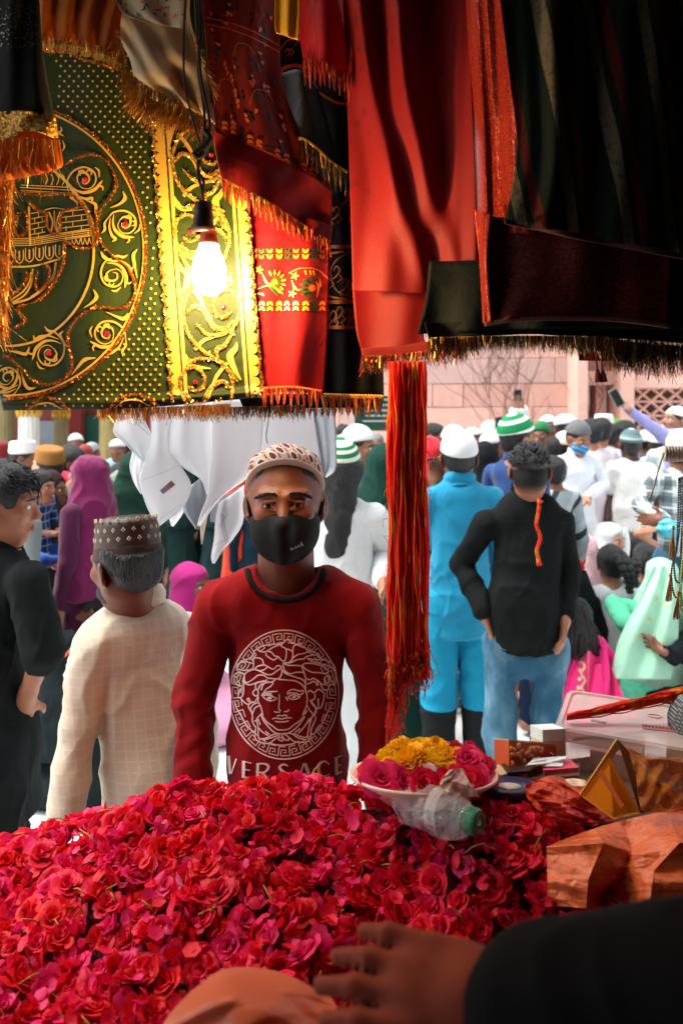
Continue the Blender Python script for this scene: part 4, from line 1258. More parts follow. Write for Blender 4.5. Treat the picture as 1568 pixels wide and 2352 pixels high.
for sd, pth, ln in ((71, [(268,62,1.33),(282,110,1.335),(296,160,1.34),(312,205,1.345)], 34), (72, [(300,196,1.335),(345,236,1.335),(410,256,1.33),(490,292,1.33)], 36), (73, [(372,240,1.325),(430,250,1.325),(492,284,1.325)], 30), (74, [(300,170,1.33),(350,205,1.33),(420,235,1.33)], 40), (75, [(440,80,1.31),(462,130,1.31),(488,200,1.312)], 22)):
    fringe(pth, ln, cr, [COPPER, GOLD_CHIP, LACE, COPPER], 'tinsel_border', 4.0, 1.4, sd, .35, .006, lean=-.2 if sd < 75 else .5)

# ---- crimson cloth printed with dark leaves, hem fringed
RED1 = velvet('crimson_cotton', (140, 14, 20), .2, .8, .15, .12, lin((180, 20, 20))); RED1D = velvet('brick_cotton', (116, 24, 16), .2, .8, .2, .12)
rf = cloth_root('leaf_printed_red_cloth', 'red cloth printed with dark leaves, its crimson hem fringed, right of the bulb', 'cloth', 620, 260, 1.40)
frd = lambda u, v: .012*np.sin(u*6.5+v*1.5)+.006*np.sin(u*15+v*5)
up = sheet('printed_cloth', [[(462,-60,1.37),(560,-60,1.40),(650,-60,1.44)], [(478,150,1.37),(560,170,1.40),(652,200,1.44)], [(488,300,1.372),(590,340,1.41),(700,395,1.46),(764,440,1.475)]], 60, 60, RED1D, None, frd); ub = bvh_of(up); part(up, rf)
lo_ = sheet('crimson_hem', [[(488,298,1.370),(590,338,1.408),(700,393,1.458),(764,438,1.473)], [(496,350,1.366),(600,395,1.40),(700,450,1.455),(762,492,1.47)], [(508,408,1.362),(610,462,1.40),(700,520,1.45),(757,556,1.468)]], 60, 24, RED1, None, frd); part(lo_, rf)
kd, ko, kr = Ink(ub), Ink(ub, .0026), Ink(ub, .0024)
r2 = random.Random(5)
for i in range(70):
    x, y = r2.uniform(482,650), r2.uniform(-10,340)
    a = r2.uniform(.6,1.9); n = r2.choice((1,2,2,3))
    for j in range(n):
        q = (x+j*3, y+j*11); L_ = r2.uniform(9,14)
        (kd if r2.random() < .62 else ko).stroke([q, (q[0]+L_*.5*math.cos(a)+2, q[1]+L_*.5*math.sin(a)), (q[0]+L_*math.cos(a), q[1]+L_*math.sin(a))], [2,8,1.5])
for i in range(14):
    t = i/13; x, y = 494+t*262, 288+t*138
    for j in (0, 11): (kd if i % 3 == 0 else ko).poly([(x-6,y-4+j-12),(x-2,y-9+j-12),(x+6,y-5+j-12),(x+8,y+3+j-12),(x+2,y-1+j-12),(x-5,y+1+j-12)])
for y in (40, 55): kr.stroke([(470,y),(560,y+24),(652,y+72)], 2.5)
for x0, y0, r_ in ((600,230,26),(560,120,22),(520,200,20)): kr.stroke([(x0-r_,y0+10),(x0-r_*.6,y0-r_*.8),(x0+r_*.4,y0-r_*.7),(x0+r_,y0+4)], 1.8)
kd.build('dark_leaf_print', plain('dark_leaf_ink', (22, 26, 20), .5), rf); ko.build('orange_leaf_print', plain('rust_ink', (206, 92, 24), .5), rf); kr.build('vine_print', plain('vine_ink', (190, 70, 30), .5), rf)
GOLDTH = velvet('gold_thread', (214, 150, 44), .3, .5, .3); ORTH = velvet('orange_thread', (206, 84, 24), .3, .6, .3); REDTH = velvet('red_thread', (190, 26, 20), .3, .7, .25); BLKTH = velvet('black_thread', (34, 32, 24), .2, .8, .2)
hp = [(508,408,1.355),(610,462,1.392),(700,520,1.443),(757,556,1.461)]
braid(hp, rf, GOLDTH, 'hem_braid'); 
for q, dd in ((91, 0), (92, 7)): fringe([(x, y+dd, d-.002) for x, y, d in hp], 26, rf, [GOLDTH, ORTH, REDTH, COPPER], 'hem_fringe', 2.6, 1.8, q, .35, .004, 13)

# ---- red cloth with embroidered flower band below it
RED2 = velvet('scarlet_cotton', (148, 10, 18), .2, .8, .12, .15, lin((190, 20, 20)))
re = cloth_root('embroidered_red_cloth', 'scarlet cloth with a band of orange and green embroidered flowers', 'cloth', 660, 700, 1.42)
fe = lambda u, v: .010*np.sin(u*5+v*.8)+.004*np.sin(u*13+v*4)+.003*np.sin(v*9+u*6)
ec = sheet('cloth', [[(568,455,1.425),(660,480,1.43),(764,520,1.485)], [(578,600,1.43),(660,600,1.425),(756,600,1.455)], [(592,750,1.43),(665,750,1.42),(752,750,1.45)], [(606,905,1.43),(670,898,1.42),(742,908,1.445)]], 50, 80, RED2, None, fe); eb = bvh_of(ec); part(ec, re)
ky, kg, kc = Ink(eb), Ink(eb), Ink(eb)
cols = [kc, kg, kc, ky, kg, kc, ky, kg, kc]
for i, x in enumerate((584, 602, 620, 641, 660, 680, 701, 720, 739)):
    for y, s in ((577,1),(590,1),(697,-1),(709,-1)): cols[i].poly([(x-8,y-5*s),(x-3,y-5*s),(x,y-1*s),(x+3,y-5*s),(x+8,y-5*s),(x+6,y+3*s),(x,y+6*s),(x-6,y+3*s)])
for cx_, cy_, a0, inner, outer in ((630,648,-110,kc,kc), (716,662,100,kc,kg)):
    kc.dot(cx_, cy_, 8, 10); kg.stroke([(cx_+11*math.cos(math.radians(a0+b)), cy_+11*math.sin(math.radians(a0+b))) for b in range(0,181,20)], 3.5)
    for b in range(-5, 190, 26):
        q = math.radians(a0+b); outer.stroke([(cx_+15*math.cos(q),cy_+15*math.sin(q)), (cx_+21*math.cos(q),cy_+21*math.sin(q)), (cx_+28*math.cos(q),cy_+28*math.sin(q))], [3,7,3.5])
kc.stroke([(590,665),(612,657),(640,652)], 2.5); kc.stroke([(664,628),(690,617),(725,619),(752,640)], 2.6); kg.stroke([(602,625),(612,648),(628,668),(638,680)], [2,6,6,1.5]); kc.stroke([(618,650),(640,668),(652,676)], [2,8,1.5])
for x, y in ((678,634),(672,675),(596,620)): 
    for b in range(5): q = b*1.2566; ky.stroke([(x,y),(x+5*math.cos(q),y+5*math.sin(q)),(x+10*math.cos(q),y+10*math.sin(q))], [3,5,1])
ky.stroke([(671,645),(678,662),(689,668)], [2,7,1]); kc.stroke([(724,646),(730,660),(726,684)], [2,7,1.5]); kc.stroke([(733,640),(734,655),(728,668)], [2,6,1.5]); kg.stroke([(592,674),(604,676),(608,680)], [2,6,2])
for x in (700, 710, 718): ky.stroke([(x,622),(x+3,632)], [4,2])
ky.build('yellow_embroidery', plain('yellow_silk', (226, 160, 30), .45), re); kg.build('green_embroidery', plain('green_silk', (20, 70, 30), .45), re); kc.build('orange_embroidery', plain('orange_silk', (220, 104, 26), .45), re)
hp = [(600,893,1.42),(670,890,1.41),(738,900,1.435)]
braid(hp, re, ORTH, 'hem_braid'); fringe(hp, 27, re, [ORTH, GOLDTH, REDTH], 'hem_fringe', 2.6, 1.8, 95, .35, .004, 15)

# ---- black velvet with glitter script bands
BLK = velvet('black_plush', (14, 13, 12), .1, .9)
bk = cloth_root('black_velvet_cloth', 'black velvet cloth with glittering scroll bands between the two red cloths', 'cloth', 790, 650, 1.50)
bc = sheet('cloth', [[(620,-60,1.52),(760,-60,1.52),(880,-60,1.50)], [(640,300,1.52),(760,300,1.52),(880,300,1.50)], [(700,620,1.52),(790,620,1.51),(878,620,1.50)], [(720,906,1.51),(800,908,1.50),(880,908,1.49)]], 50, 70, BLK, None, lambda u,v: .008*np.sin(u*8)+.003*np.sin(u*19+v*3)); bb = bvh_of(bc); part(bc, bk)
kg = Ink(bb)
for y in (567, 694, 752): kg.stroke([(735,y),(800,y),(876,y)], 8.5)
for y0, y1, n in ((425,560,4), (577,686,4), (703,744,6)):
    for i in range(n):
        x = 748+i*(78/n)+rnd.uniform(-3,3); yy = rnd.uniform(y0+10, y1-14)
        kg.stroke([(x,yy),(x+7,yy-12),(x+14,yy-2),(x+6,yy+12),(x-4,yy+20),(x+3,yy+30)], [1.5,3,4,3.5,3,1])
        kg.stroke([(x+10,yy+4),(x+18,yy+16),(x+9,yy+26)], [1,3.5,1.5])
kg.stroke([(742,600),(752,585),(790,578)], 5); kg.stroke([(742,660),(756,680),(800,688)], 5); kg.stroke([(800,580),(772,600),(760,630),(775,668),(812,684)], [2,3,3,3,2]); kg.stroke([(742,470),(760,500),(760,540),(745,556)], 3.4)
kg.stroke([(640,170),(655,156),(685,152),(705,165)], 9); kg.stroke([(705,165),(725,205),(770,235),(800,240)], 6); kg.stroke([(640,120),(660,95),(690,92),(720,128),(760,150)], 4)
for i in range(9): x, y = 645+i*9, 100+rnd.uniform(-30,34); kg.stroke([(x,y),(x+6,y-9),(x+12,y),(x+4,y+9)], [1,3.5,3.5,1])
kg.build('glitter_print', metal('bronze_glitter', (168, 96, 46), .35, .5), bk)
fl = sheet('rolled_flap', [[(640,170,1.49),(690,160,1.46),(730,200,1.49)], [(650,260,1.49),(700,250,1.455),(760,300,1.49)], [(660,325,1.485),(700,318,1.455),(790,402,1.49)]], 30, 20, BLK, None, lambda u,v: .006*np.sin(u*9)); part(fl, bk)
hp = [(660,328,1.48),(690,318,1.455),(720,335,1.455),(760,372,1.47),(796,396,1.485)]
braid(hp, bk, GOLDTH, 'flap_braid'); fringe([(x, y+5, d) for x,y,d in hp], 36, bk, [OLD_GOLD, BLKTH, GOLDTH, BLKTH], 'flap_fringe', 2.8, 1.8, 97, .3, .004, 14)
hp = [(738,908,1.495),(800,910,1.485),(880,912,1.475)]
braid(hp, bk, GOLDTH, 'hem_braid', 4, 4); fringe(hp, 28, bk, [ORTH, GOLDTH, BLKTH], 'hem_fringe', 2.2, 1.8, 98, .3, .004, 20)
part(sheet('inner_layer', [[(545,905,1.53),(880,905,1.53)], [(560,940,1.53),(878,935,1.53)]], 20, 5, BLK, None, lambda u,v: .004*np.sin(u*20)), bk)
fringe([(590,936,1.525),(720,938,1.525),(876,934,1.525)], 16, bk, [OLD_GOLD, BLKTH, ORTH, BLKTH], 'inner_fringe', 1.8, 1.6, 99, .4, .004, 14)

# ---- crimson scarf and yellow satin corner at the top
cs = cloth_root('crimson_scarf', 'crimson scarf with beaded fringe hanging at the top, left of the scarlet drape', 'cloth', 740, 90, 1.36)
part(sheet('cloth', [[(672,-60,1.38),(740,-60,1.36),(806,-60,1.38)], [(684,60,1.38),(745,60,1.35),(806,70,1.38)], [(697,140,1.375),(750,150,1.35),(806,178,1.38)]], 30, 30, velvet('crimson_silk', (176, 16, 34), .3, .6, .12, .3, lin((220,20,40))), None, lambda u,v: .008*np.sin(u*8+v)), cs)
fringe([(696,138,1.37),(750,148,1.345),(806,176,1.375)], 34, cs, [REDTH, ORTH, REDTH, COPPER], 'beaded_fringe', 2.6, 2.0, 101, .35, .005, 12)
ysat = cloth_root('yellow_satin_scarf', 'shiny yellow satin corner at the very top of the black velvet', 'cloth', 660, 30, 1.36)
part(sheet('cloth', [[(634,-60,1.345),(690,-60,1.335)], [(632,50,1.345),(686,55,1.335)], [(636,76,1.345),(684,92,1.335)]], 14, 16, plain('yellow_satin', (236, 170, 30), .3, .5, .1), None, lambda u,v: .006*np.sin(u*9)), ysat)

# ---- scarlet drape in swags
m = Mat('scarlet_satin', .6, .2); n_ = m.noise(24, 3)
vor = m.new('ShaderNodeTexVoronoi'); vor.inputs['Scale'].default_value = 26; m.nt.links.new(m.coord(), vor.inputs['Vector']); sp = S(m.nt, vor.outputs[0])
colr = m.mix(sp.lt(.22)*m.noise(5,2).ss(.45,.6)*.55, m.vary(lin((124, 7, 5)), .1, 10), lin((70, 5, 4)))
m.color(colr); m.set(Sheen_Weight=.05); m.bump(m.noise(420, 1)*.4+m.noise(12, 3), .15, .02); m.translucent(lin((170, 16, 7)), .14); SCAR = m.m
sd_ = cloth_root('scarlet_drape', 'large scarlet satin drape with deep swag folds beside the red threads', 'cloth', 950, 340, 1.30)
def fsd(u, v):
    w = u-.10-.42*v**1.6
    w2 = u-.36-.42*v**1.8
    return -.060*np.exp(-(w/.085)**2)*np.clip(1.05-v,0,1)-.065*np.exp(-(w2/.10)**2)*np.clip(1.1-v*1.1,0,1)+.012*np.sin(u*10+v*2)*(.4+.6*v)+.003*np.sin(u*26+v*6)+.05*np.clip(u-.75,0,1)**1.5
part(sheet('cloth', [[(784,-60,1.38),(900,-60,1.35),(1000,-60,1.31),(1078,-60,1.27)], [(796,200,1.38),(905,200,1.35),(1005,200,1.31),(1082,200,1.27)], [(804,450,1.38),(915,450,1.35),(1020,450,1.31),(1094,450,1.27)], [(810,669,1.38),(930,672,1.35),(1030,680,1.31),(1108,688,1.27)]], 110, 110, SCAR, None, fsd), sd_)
ul = sheet('under_layer', [[(808,650,1.42),(900,655,1.40),(985,662,1.37)], [(818,760,1.42),(905,765,1.40),(972,765,1.37)], [(832,812,1.42),(900,808,1.40),(985,800,1.36),]], 30, 24, SCAR, None, lambda u,v: .008*np.sin(u*7+v)); part(ul, sd_)
hp = [(830,806,1.41),(900,802,1.39),(985,792,1.35),(1066,790,1.30)]
part(sheet('fringe_heading', [[(828,800,1.412),(900,796,1.392),(990,784,1.352),(1070,786,1.302)], [(832,824,1.412),(900,822,1.392),(990,812,1.352),(1068,806,1.302)]], 30, 5, velvet('dark_red_band', (110,16,12), .2), None), sd_)
fringe([(830,818,1.40),(900,816,1.38),(985,806,1.34),(1068,800,1.29)], 27, sd_, [REDTH, COPPER, OLD_GOLD, BLKTH], 'hem_fringe', 3.2, 1.6, 103, .3)
mb = MB()
for i in range(6): mb.sphere(P(842+i*13+rnd.uniform(-3,3), 830+rnd.uniform(-4,4), 1.385), .0032, 8)
part(mb.build('glass_beads', plain('amber_bead', (240, 120, 20), .1, .8), None, True), sd_)

# ---- dark brocade cloths on the right
m = Mat('red_gold_brocade', .32, .6); n_ = m.noise(300, 3)
m.color(m.mix(n_.ss(.5,.66), lin((176, 7, 10)), lin((244, 120, 34)))); m.set(Metallic=.35); m.bump(m.noise(420, 3)+m.noise(30, 3)*.6, 1.0, .012); BROC = m.m
bs = cloth_root('red_gold_brocade_strip', 'narrow red and gold brocade cloth glowing beside the dark striped one', 'cloth', 1130, 250, 1.16)
part(sheet('cloth', [[(1050,-60,1.30),(1110,-60,1.20),(1200,-60,1.145)], [(1062,160,1.30),(1122,150,1.20),(1214,160,1.145)], [(1076,330,1.30),(1132,330,1.20),(1228,330,1.145)], [(1084,520,1.30),(1138,530,1.20),(1232,540,1.145)]], 40, 60, BROC, None, lambda u,v: .012*np.sin(u*13+v)+.004*np.sin(u*33)), bs)
part(sheet('selvedge', [[(1088,480,1.20),(1124,490,1.15)], [(1100,600,1.20),(1116,600,1.15)], [(1108,742,1.20),(1126,746,1.15)]], 12, 30, BROC, None, lambda u,v: .006*np.sin(u*8)), bs)
m = Mat('dark_striped_brocade', .85, .06); X_, Y_, Z_ = m.xyz('Object')
st_ = ((X_*1.0+Z_*.16)/.075).frac(); c0 = m.mix(st_.lt(.22), lin((14, 22, 16)), lin((78, 70, 54))); c0 = m.mix(st_.gt(.34)*st_.lt(.52), c0, lin((62, 20, 16))); c0 = m.mix(m.noise(120,3).ss(.5,.7)*.5, c0, lin((14,13,11)))
m.color(c0); m.bump(m.noise(300,2)+m.noise(20,3)*.6, .2, .006); STRIPE = m.m
db = cloth_root('striped_brocade_cloth', 'dark green and maroon striped brocade cloth filling the top right corner', 'cloth', 1370, 280, 1.13)
part(sheet('cloth', [[(1142,-60,1.13),(1360,-60,1.11),(1640,-60,1.12)], [(1168,160,1.13),(1370,200,1.11),(1640,200,1.12)], [(1186,340,1.13),(1380,380,1.11),(1640,400,1.12)], [(1160,508,1.13),(1380,550,1.115),(1640,600,1.12)]], 80, 60, STRIPE, None, lambda u,v: .010*np.sin(u*15+v*1.5)+.004*np.sin(u*37+v*3)), db)
part(sheet('hem', [[(1158,502,1.126),(1380,546,1.111),(1640,596,1.116)], [(1160,514,1.126),(1380,560,1.111),(1640,608,1.116)]], 40, 4, velvet('maroon_hem', (66,30,26), .2), None, lambda u,v: .010*np.sin(u*15)), db)
m = Mat('brown_tissue', .6, .25); m.color(m.mix(m.noise(260,3).ss(.4,.7), lin((58, 13, 8)), lin((112, 30, 14)))); m.set(Metallic=.15); m.bump(m.noise(420,2)+m.noise(16,3)*.5, .25, .008); BRN = m.m
bt = cloth_root('brown_tissue_cloth', 'brown tissue cloth panel hanging below the striped brocade', 'cloth', 1320, 630, 1.16)
part(sheet('cloth', [[(1112,495,1.17),(1330,520,1.15),(1542,545,1.16)], [(1114,640,1.17),(1330,640,1.15),(1536,660,1.16)], [(1112,744,1.165),(1200,732,1.15),(1400,732,1.15),(1534,748,1.16)]], 70, 40, BRN, None, lambda u,v: .006*np.sin(u*9+v*2)+.003*np.sin(u*21)), bt)
part(sheet('hem', [[(1112,740,1.16),(1200,728,1.145),(1400,728,1.145),(1536,744,1.155)], [(1112,750,1.16),(1200,738,1.145),(1400,738,1.145),(1536,754,1.155)]], 40, 4, velvet('tan_hem', (104,62,44), .3), None), bt)
kk = cloth_root('black_backing_cloth', 'black patterned cloth behind the brown tissue panel at the right edge', 'cloth', 1560, 650, 1.25)
part(sheet('cloth', [[(900,-80,1.33),(1400,-80,1.30),(1700,-80,1.30)], [(1100,400,1.30),(1400,400,1.28),(1700,400,1.28)], [(1100,760,1.28),(1400,760,1.27),(1700,775,1.27)]], 40, 30, BLK, None, lambda u,v: .008*np.sin(u*16)), kk)
dg_ = cloth_root('dark_green_cloth', 'dark green cloth layers whose tinsel hems hang over the court view', 'cloth', 1270, 740, 1.24)
DGR = velvet('bottle_green', (8, 17, 12), .05, .8)
part(sheet('front_layer', [[(985,600,1.285),(1250,600,1.23),(1660,640,1.24)], [(976,690,1.285),(1250,690,1.225),(1660,700,1.235)], [(958,768,1.29),(1250,754,1.22),(1660,757,1.23)]], 60, 16, DGR, None, lambda u,v: .010*np.sin(u*22)*v), dg_)
part(sheet('back_layer', [[(975,740,1.27),(1250,740,1.25),(1660,745,1.25)], [(985,778,1.265),(1200,768,1.245),(1400,776,1.245),(1660,796,1.25)]], 60, 10, velvet('black_green', (12,15,12), .05, .8), None, lambda u,v: .008*np.sin(u*26)), dg_)
part(sheet('red_tie', [[(1328,790,1.25),(1408,786,1.25)], [(1330,828,1.25),(1398,830,1.25)]], 12, 6, RED2, None, lambda u,v: .005*np.sin(u*9)), dg_)
fringe([(985,776,1.26),(1150,772,1.25),(1330,774,1.24),(1660,792,1.245)], 26, dg_, [OLD_GOLD, GOLDTH, BLKTH, OLD_GOLD], 'tinsel_hem', 3.6, 1.5, 111, .3)
fringe([(985,782,1.262),(1100,776,1.255)], 34, dg_, [OLD_GOLD, BLKTH, REDTH], 'tinsel_hem', 3.2, 1.5, 112, .25)
fringe([(1280,772,1.24),(1400,774,1.24)], 32, dg_, [GOLD_CHIP, GOLD_CHIP, SILVER], 'tinsel_hem', 4, 1.5, 113, .3)
fringe([(1395,776,1.235),(1480,790,1.24),(1660,800,1.245)], 58, dg_, [OLD_GOLD, BLKTH, BLKTH, GOLDTH], 'tinsel_hem', 4.5, 1.5, 114, .22)
fringe([(1395,776,1.232),(1480,790,1.236),(1660,800,1.24)], 36, dg_, [OLD_GOLD, BLKTH, BLKTH, OLD_GOLD], 'tinsel_hem', 4.0, 1.5, 115, .3)
mb = MB()
for x in (1370, 1382):
    mb.tube([P(x, 770, 1.235), P(x-1, 830, 1.235), P(x+1, 848, 1.235)], .0016, 6); mb.tube([P(x+1, 848, 1.235), P(x+2, 862, 1.235), P(x+4, 878, 1.235)], [.0022,.005,.0065], 8)
part(mb.build('rust_tassel', velvet('rust_thread', (150, 60, 40), .3), None, True), dg_)

# ---- hank of red threads
m = Mat('red_mauli', .8, .2); nz = m.noise(26, 3, .6, stretch=(1.6,1.6,.55)); m.color(m.mix(nz.ss(.50,.64), m.vary(lin((246, 58, 26)), .12, 40), lin((252, 160, 44)))); m.set(Sheen_Weight=.3); m.translucent(lin((240,60,20)), .5); MAULI = m.m
th = cloth_root('red_thread_hank', 'long hank of red and orange threads hanging beside the man in maroon', 'thread', 935, 1200, 1.33)
mb = MB(); r3 = random.Random(17)
for i in range(96):
    u = (i % 32)/31; lay = i//32
    x0 = 893+u*80; x1 = 893+u*92+r3.uniform(-3,3)
    dz = 1.33+lay*.012+r3.uniform(-.006,.006)
    pts = []
    yb = 1555+r3.uniform(-40,20)
    for j in range(26):
        t = j/25; y = 830+t*(yb-830); pts.append(P(x0+(x1-x0)*t+3.2*math.sin(t*13+i)+r3.uniform(-1.9,1.9), y, dz+.004*math.sin(t*7+i*2)))
    mb.tube(pts, [r3.uniform(2.0,3.1)*1.33/FPX for _ in pts], 6)
for i in range(110):
    x = r3.uniform(893,988); y = r3.uniform(1480,1560); pts = [P(x,y,1.325+r3.uniform(-.012,.02))]; a = r3.uniform(-.5,.5)
    for j in range(6): x += r3.uniform(-5,5)+a*2; y += r3.uniform(4,12); pts.append(P(x,y,1.325+r3.uniform(-.012,.02)))
    mb.tube(pts, .0009, 4)
for i in range(46):
    x = 915+r3.gauss(0,9); y = 1545; pts = [P(x,y,1.33)]; e = r3.uniform(1600,1735)
    while y < e: y += 14; x += r3.uniform(-5,5)-(.9 if y < 1680 else .4); pts.append(P(x,y,1.33+r3.uniform(-.006,.006)))
    mb.tube(pts, .0008, 4)
for i in range(40):
    x = r3.choice((892,979))+r3.uniform(-3,3); y = r3.uniform(900,1540); dx = -1 if x < 930 else 1; mb.tube([P(x,y,1.325), P(x+dx*r3.uniform(2,12),y+r3.uniform(-6,14),1.32), P(x+dx*r3.uniform(0,12),y+r3.uniform(8,30),1.325)], .0006, 4)
part(mb.build('threads', MAULI, None, True), th)

# ---- white handkerchiefs
def TH(p): return [(246.9+x*.35518, 935.9+y*.35518) for x, y in p]
m = Mat('white_handkerchief', .8, .2); m.color(m.vary(lin((236, 238, 240)), .02, 12)); m.bump(m.noise(600,1)*.06+m.noise(10,4,.5), .12, .02); m.translucent(lin((240,241,243)), .58); HKY = m.m
m = Mat('grey_handkerchief', .8, .2); m.color(m.vary(lin((176, 182, 190)), .05, 12)); m.bump(m.noise(16,4,.5), .15, .02); m.translucent(lin((180,184,190)), .3); HKG = m.m
m = Mat('blue_stripe', .8, .2); m.color(lin((150,176,196))); m.translucent(lin((170,196,214)), .58); BLUE_LINE = m.m
def hanky(label, rows, d, seed, mat=None, lines=(), amp=.010, extra=None):
    rr = []
    for r in rows: rr.append([(*q, d+.006*math.sin(seed*3+i*2+len(rr))) for i, q in enumerate(TH(r))])
    root = cloth_root('handkerchief', label, 'handkerchief', rr[len(rr)//2][0][0], rr[len(rr)//2][0][1], d, 'white handkerchiefs hung under the green cloth')
    rs = random.Random(seed); a, b, c = rs.uniform(3,6), rs.uniform(-2.5,2.5), rs.uniform(0,6)
    o = sheet('cloth', rr, 34, 40, mat or HKY, None, lambda u, v: amp*np.sin(u*a+v*b+c)+amp*.35*np.sin(u*a*2.3+c), .0008)
    vb = bvh_of(o); part(o, root)
    if lines:
        k = Ink(vb, .0015)
        for p, w in lines: k.stroke(TH(p), w, smooth=False)
        k.build('stripe_print', BLUE_LINE, root)
    if extra: extra(vb, root)
    return root
hanky('white handkerchief corner with grey rules, outermost on the left', [[(90,-60),(220,-60)],[(75,30),(235,60)],[(38,160),(290,190)],[(120,240),(272,262)],[(232,352),(247,362)]], 1.86, 1, None, [([(140,60),(290,190)], 1.4), ([(180,55),(295,165)], 1.2), ([(130,245),(238,355)], 1.6), ([(45,150),(130,235),(240,345)], .8)])
hanky('small white handkerchief lobe below the outermost corner', [[(165,280),(250,300)],[(146,380),(240,390)],[(170,480),(226,490)],[(213,556),(222,560)]], 1.90, 2)
def sticker(vb, root):
    k = Ink(vb, .002); k.poly(TH([(340,535),(415,470),(440,500),(360,560)])); k.build('paper_sticker', plain('sticker_grey', (150,150,158), .6), root)
    k = Ink(vb, .003); k.poly(TH([(388,495),(415,472),(436,498),(410,518)])); k.build('sticker_logo', plain('sticker_red', (170,120,120), .6), root)
hanky('white handkerchief with a grey paper sticker, hanging lowest on the left', [[(270,-60),(440,-60)],[(285,190),(400,250)],[(240,350),(472,370)],[(208,470),(545,510)],[(250,630),(490,640)],[(322,765),(338,768)]], 1.85, 3, None, [([(215,475),(300,445),(465,375)], .7), ([(225,560),(320,735),(480,625)], .7)], .006, sticker)
hanky('pale checked handkerchief tip below the stickered one', [[(430,640),(500,630)],[(400,700),(492,680)],[(412,765),(425,770)]], 1.93, 4, None, [([(395,730),(480,650)], 1.2)])
hanky('plain white handkerchief, second from the stickered one', [[(430,-60),(690,-60)],[(390,250),(672,220)],[(472,372),(664,340)],[(600,462),(655,520)],[(640,555),(656,580)]], 1.88, 5)
hanky('white handkerchief with teal crossing stripes pointing down', [[(545,500),(610,450)],[(486,640),(645,560)],[(556,765),(604,720)],[(574,788),(588,790)]], 1.92, 6, HKG, [([(500,680),(590,585)], 1.5), ([(515,700),(600,610)], 1.5), ([(490,620),(570,740)], 1.2), ([(540,530),(600,610)], 1.2)])
hanky('broad white handkerchief slanting down beside the capped head', [[(670,-60),(1010,-60)],[(668,200),(1000,200)],[(655,420),(960,380)],[(645,570),(895,465)],[(600,690),(730,590)],[(578,770),(604,765)]], 1.84, 7, None, [([(640,640),(890,485)], .6)], .007)
hanky('wide white handkerchief hanging right behind the patterned cap', [[(1000,-60),(1340,-60)],[(980,120),(1345,120)],[(960,300),(1378,330)],[(930,480),(1380,500)]], 1.88, 8, None, (), .006)
hanky('grey white handkerchief folded at the right end of the row', [[(1320,0),(1470,20)],[(1350,170),(1480,240)],[(1372,330),(1476,400)],[(1392,440),(1412,455)]], 1.93, 9, HKG, [([(1340,160),(1480,215)], 1.0), ([(1370,350),(1475,390)], 1.0)], .016)
hanky('cream tipped narrow handkerchief end between the striped ones', [[(610,690),(650,690)],[(600,760),(640,745)],[(606,880),(612,884)]], 1.94, 10, velvet('cream_tip', (206,188,168), .1, .8, .05, .2))
hanky('white handkerchief with blue double stripes, hanging lowest of all', [[(720,620),(885,500)],[(700,720),(878,730)],[(690,850),(812,850)],[(672,960),(745,925)],[(680,1008),(692,1010)]], 1.87, 11, None, [([(730,680),(770,900)], 1.6), ([(745,690),(785,890)], 1.6), ([(720,770),(780,690)], 1.2), ([(690,890),(800,840)], .9)])
hanky('grey folded handkerchief edge beside the blue striped one', [[(720,600),(880,500)],[(670,680),(878,640)],[(664,740),(876,760)]], 1.90, 12, HKG)
wr = cloth_root('hanging_wire', 'thin dark wire dangling over the wide white handkerchief', 'wire', 616, 990, 1.80)
mb = MB(); mb.tube([P(x, y, 1.80) for x, y in crom(TH([(1045,-60),(1043,60),(1030,150),(1026,190),(1034,235)]), 20)], .0012, 5); part(mb.build('strand', plain('dark_wire', (40,44,46), .6), None, True), wr)
ln = MB(); ln.tube([Vector((-1.7,1.95,2.9)), Vector((-1.2,1.9,2.05)), Vector((-.4,1.88,1.95)), Vector((.3,1.9,2.0)), Vector((1.7,1.95,2.9))], .004, 6); o = ln.build('clothes_line', plain('cord', (120,110,96), .8), None, True); tag(o, 'cord carrying the handkerchiefs across the stall front', 'cord')
# ------------------------------------------------------------------ cloth patterns for clothes and caps
def plaid(name, base, c2, c3, per=.05):
    m = Mat(name, .85, .2); x, y, z = m.xyz('Object')
    a = ((x+y*.35)/per).frac(); b = (z/per).frac()
    col = m.mix(a.lt(.4)*.75, lin(base), lin(c2)); col = m.mix(b.lt(.4)*.6, col, lin(c2)); col = m.mix((a-.7).abs().lt(.05).max((b-.7).abs().lt(.05))*.8, col, lin(c3))
    m.color(col); m.bump(m.noise(10,4), .3, .03); return m.m
def bands(name, cols, per, tilt=(0,0,1), off=0.0, rough=.85):
    """stripes across the object's own axes; cols = [(share, colour), ...]"""
    m = Mat(name, rough, .2); x, y, z = m.xyz('Object')
    t = ((x*tilt[0]+y*tilt[1]+z*tilt[2])/per+off).frac(); col = None; acc = 0
    for sh, c in cols:
        col = lin(c) if col is None else m.mix(t.gt(acc), col, lin(c)); acc += sh
    m.color(col); m.bump(m.noise(300,2)+m.noise(9,3)*.5, .3, .01); return m.m
def lattice_white(name, c=(228,230,228), d=(186,190,192), s=.009):
    m = Mat(name, .85, .2); x, y, z = m.xyz('Object')
    a = ((x+z)/s).frac(); b = ((x-z)/s).frac(); h = (a-.5).abs().min((b-.5).abs()).lt(.12)
    m.color(m.mix(h*.7, lin(c), lin(d))); m.bump(h*-1.0+m.noise(80,2)*.3, .4, .004); return m.m
WCAP = lattice_white('white_crochet'); WCAP2 = fabric((226,228,226), wr=.2, folds=30); GREYCAP = fabric((96,98,100), wr=.4, folds=40)
WHITE = (228,231,230); OFFW = (214,218,214)

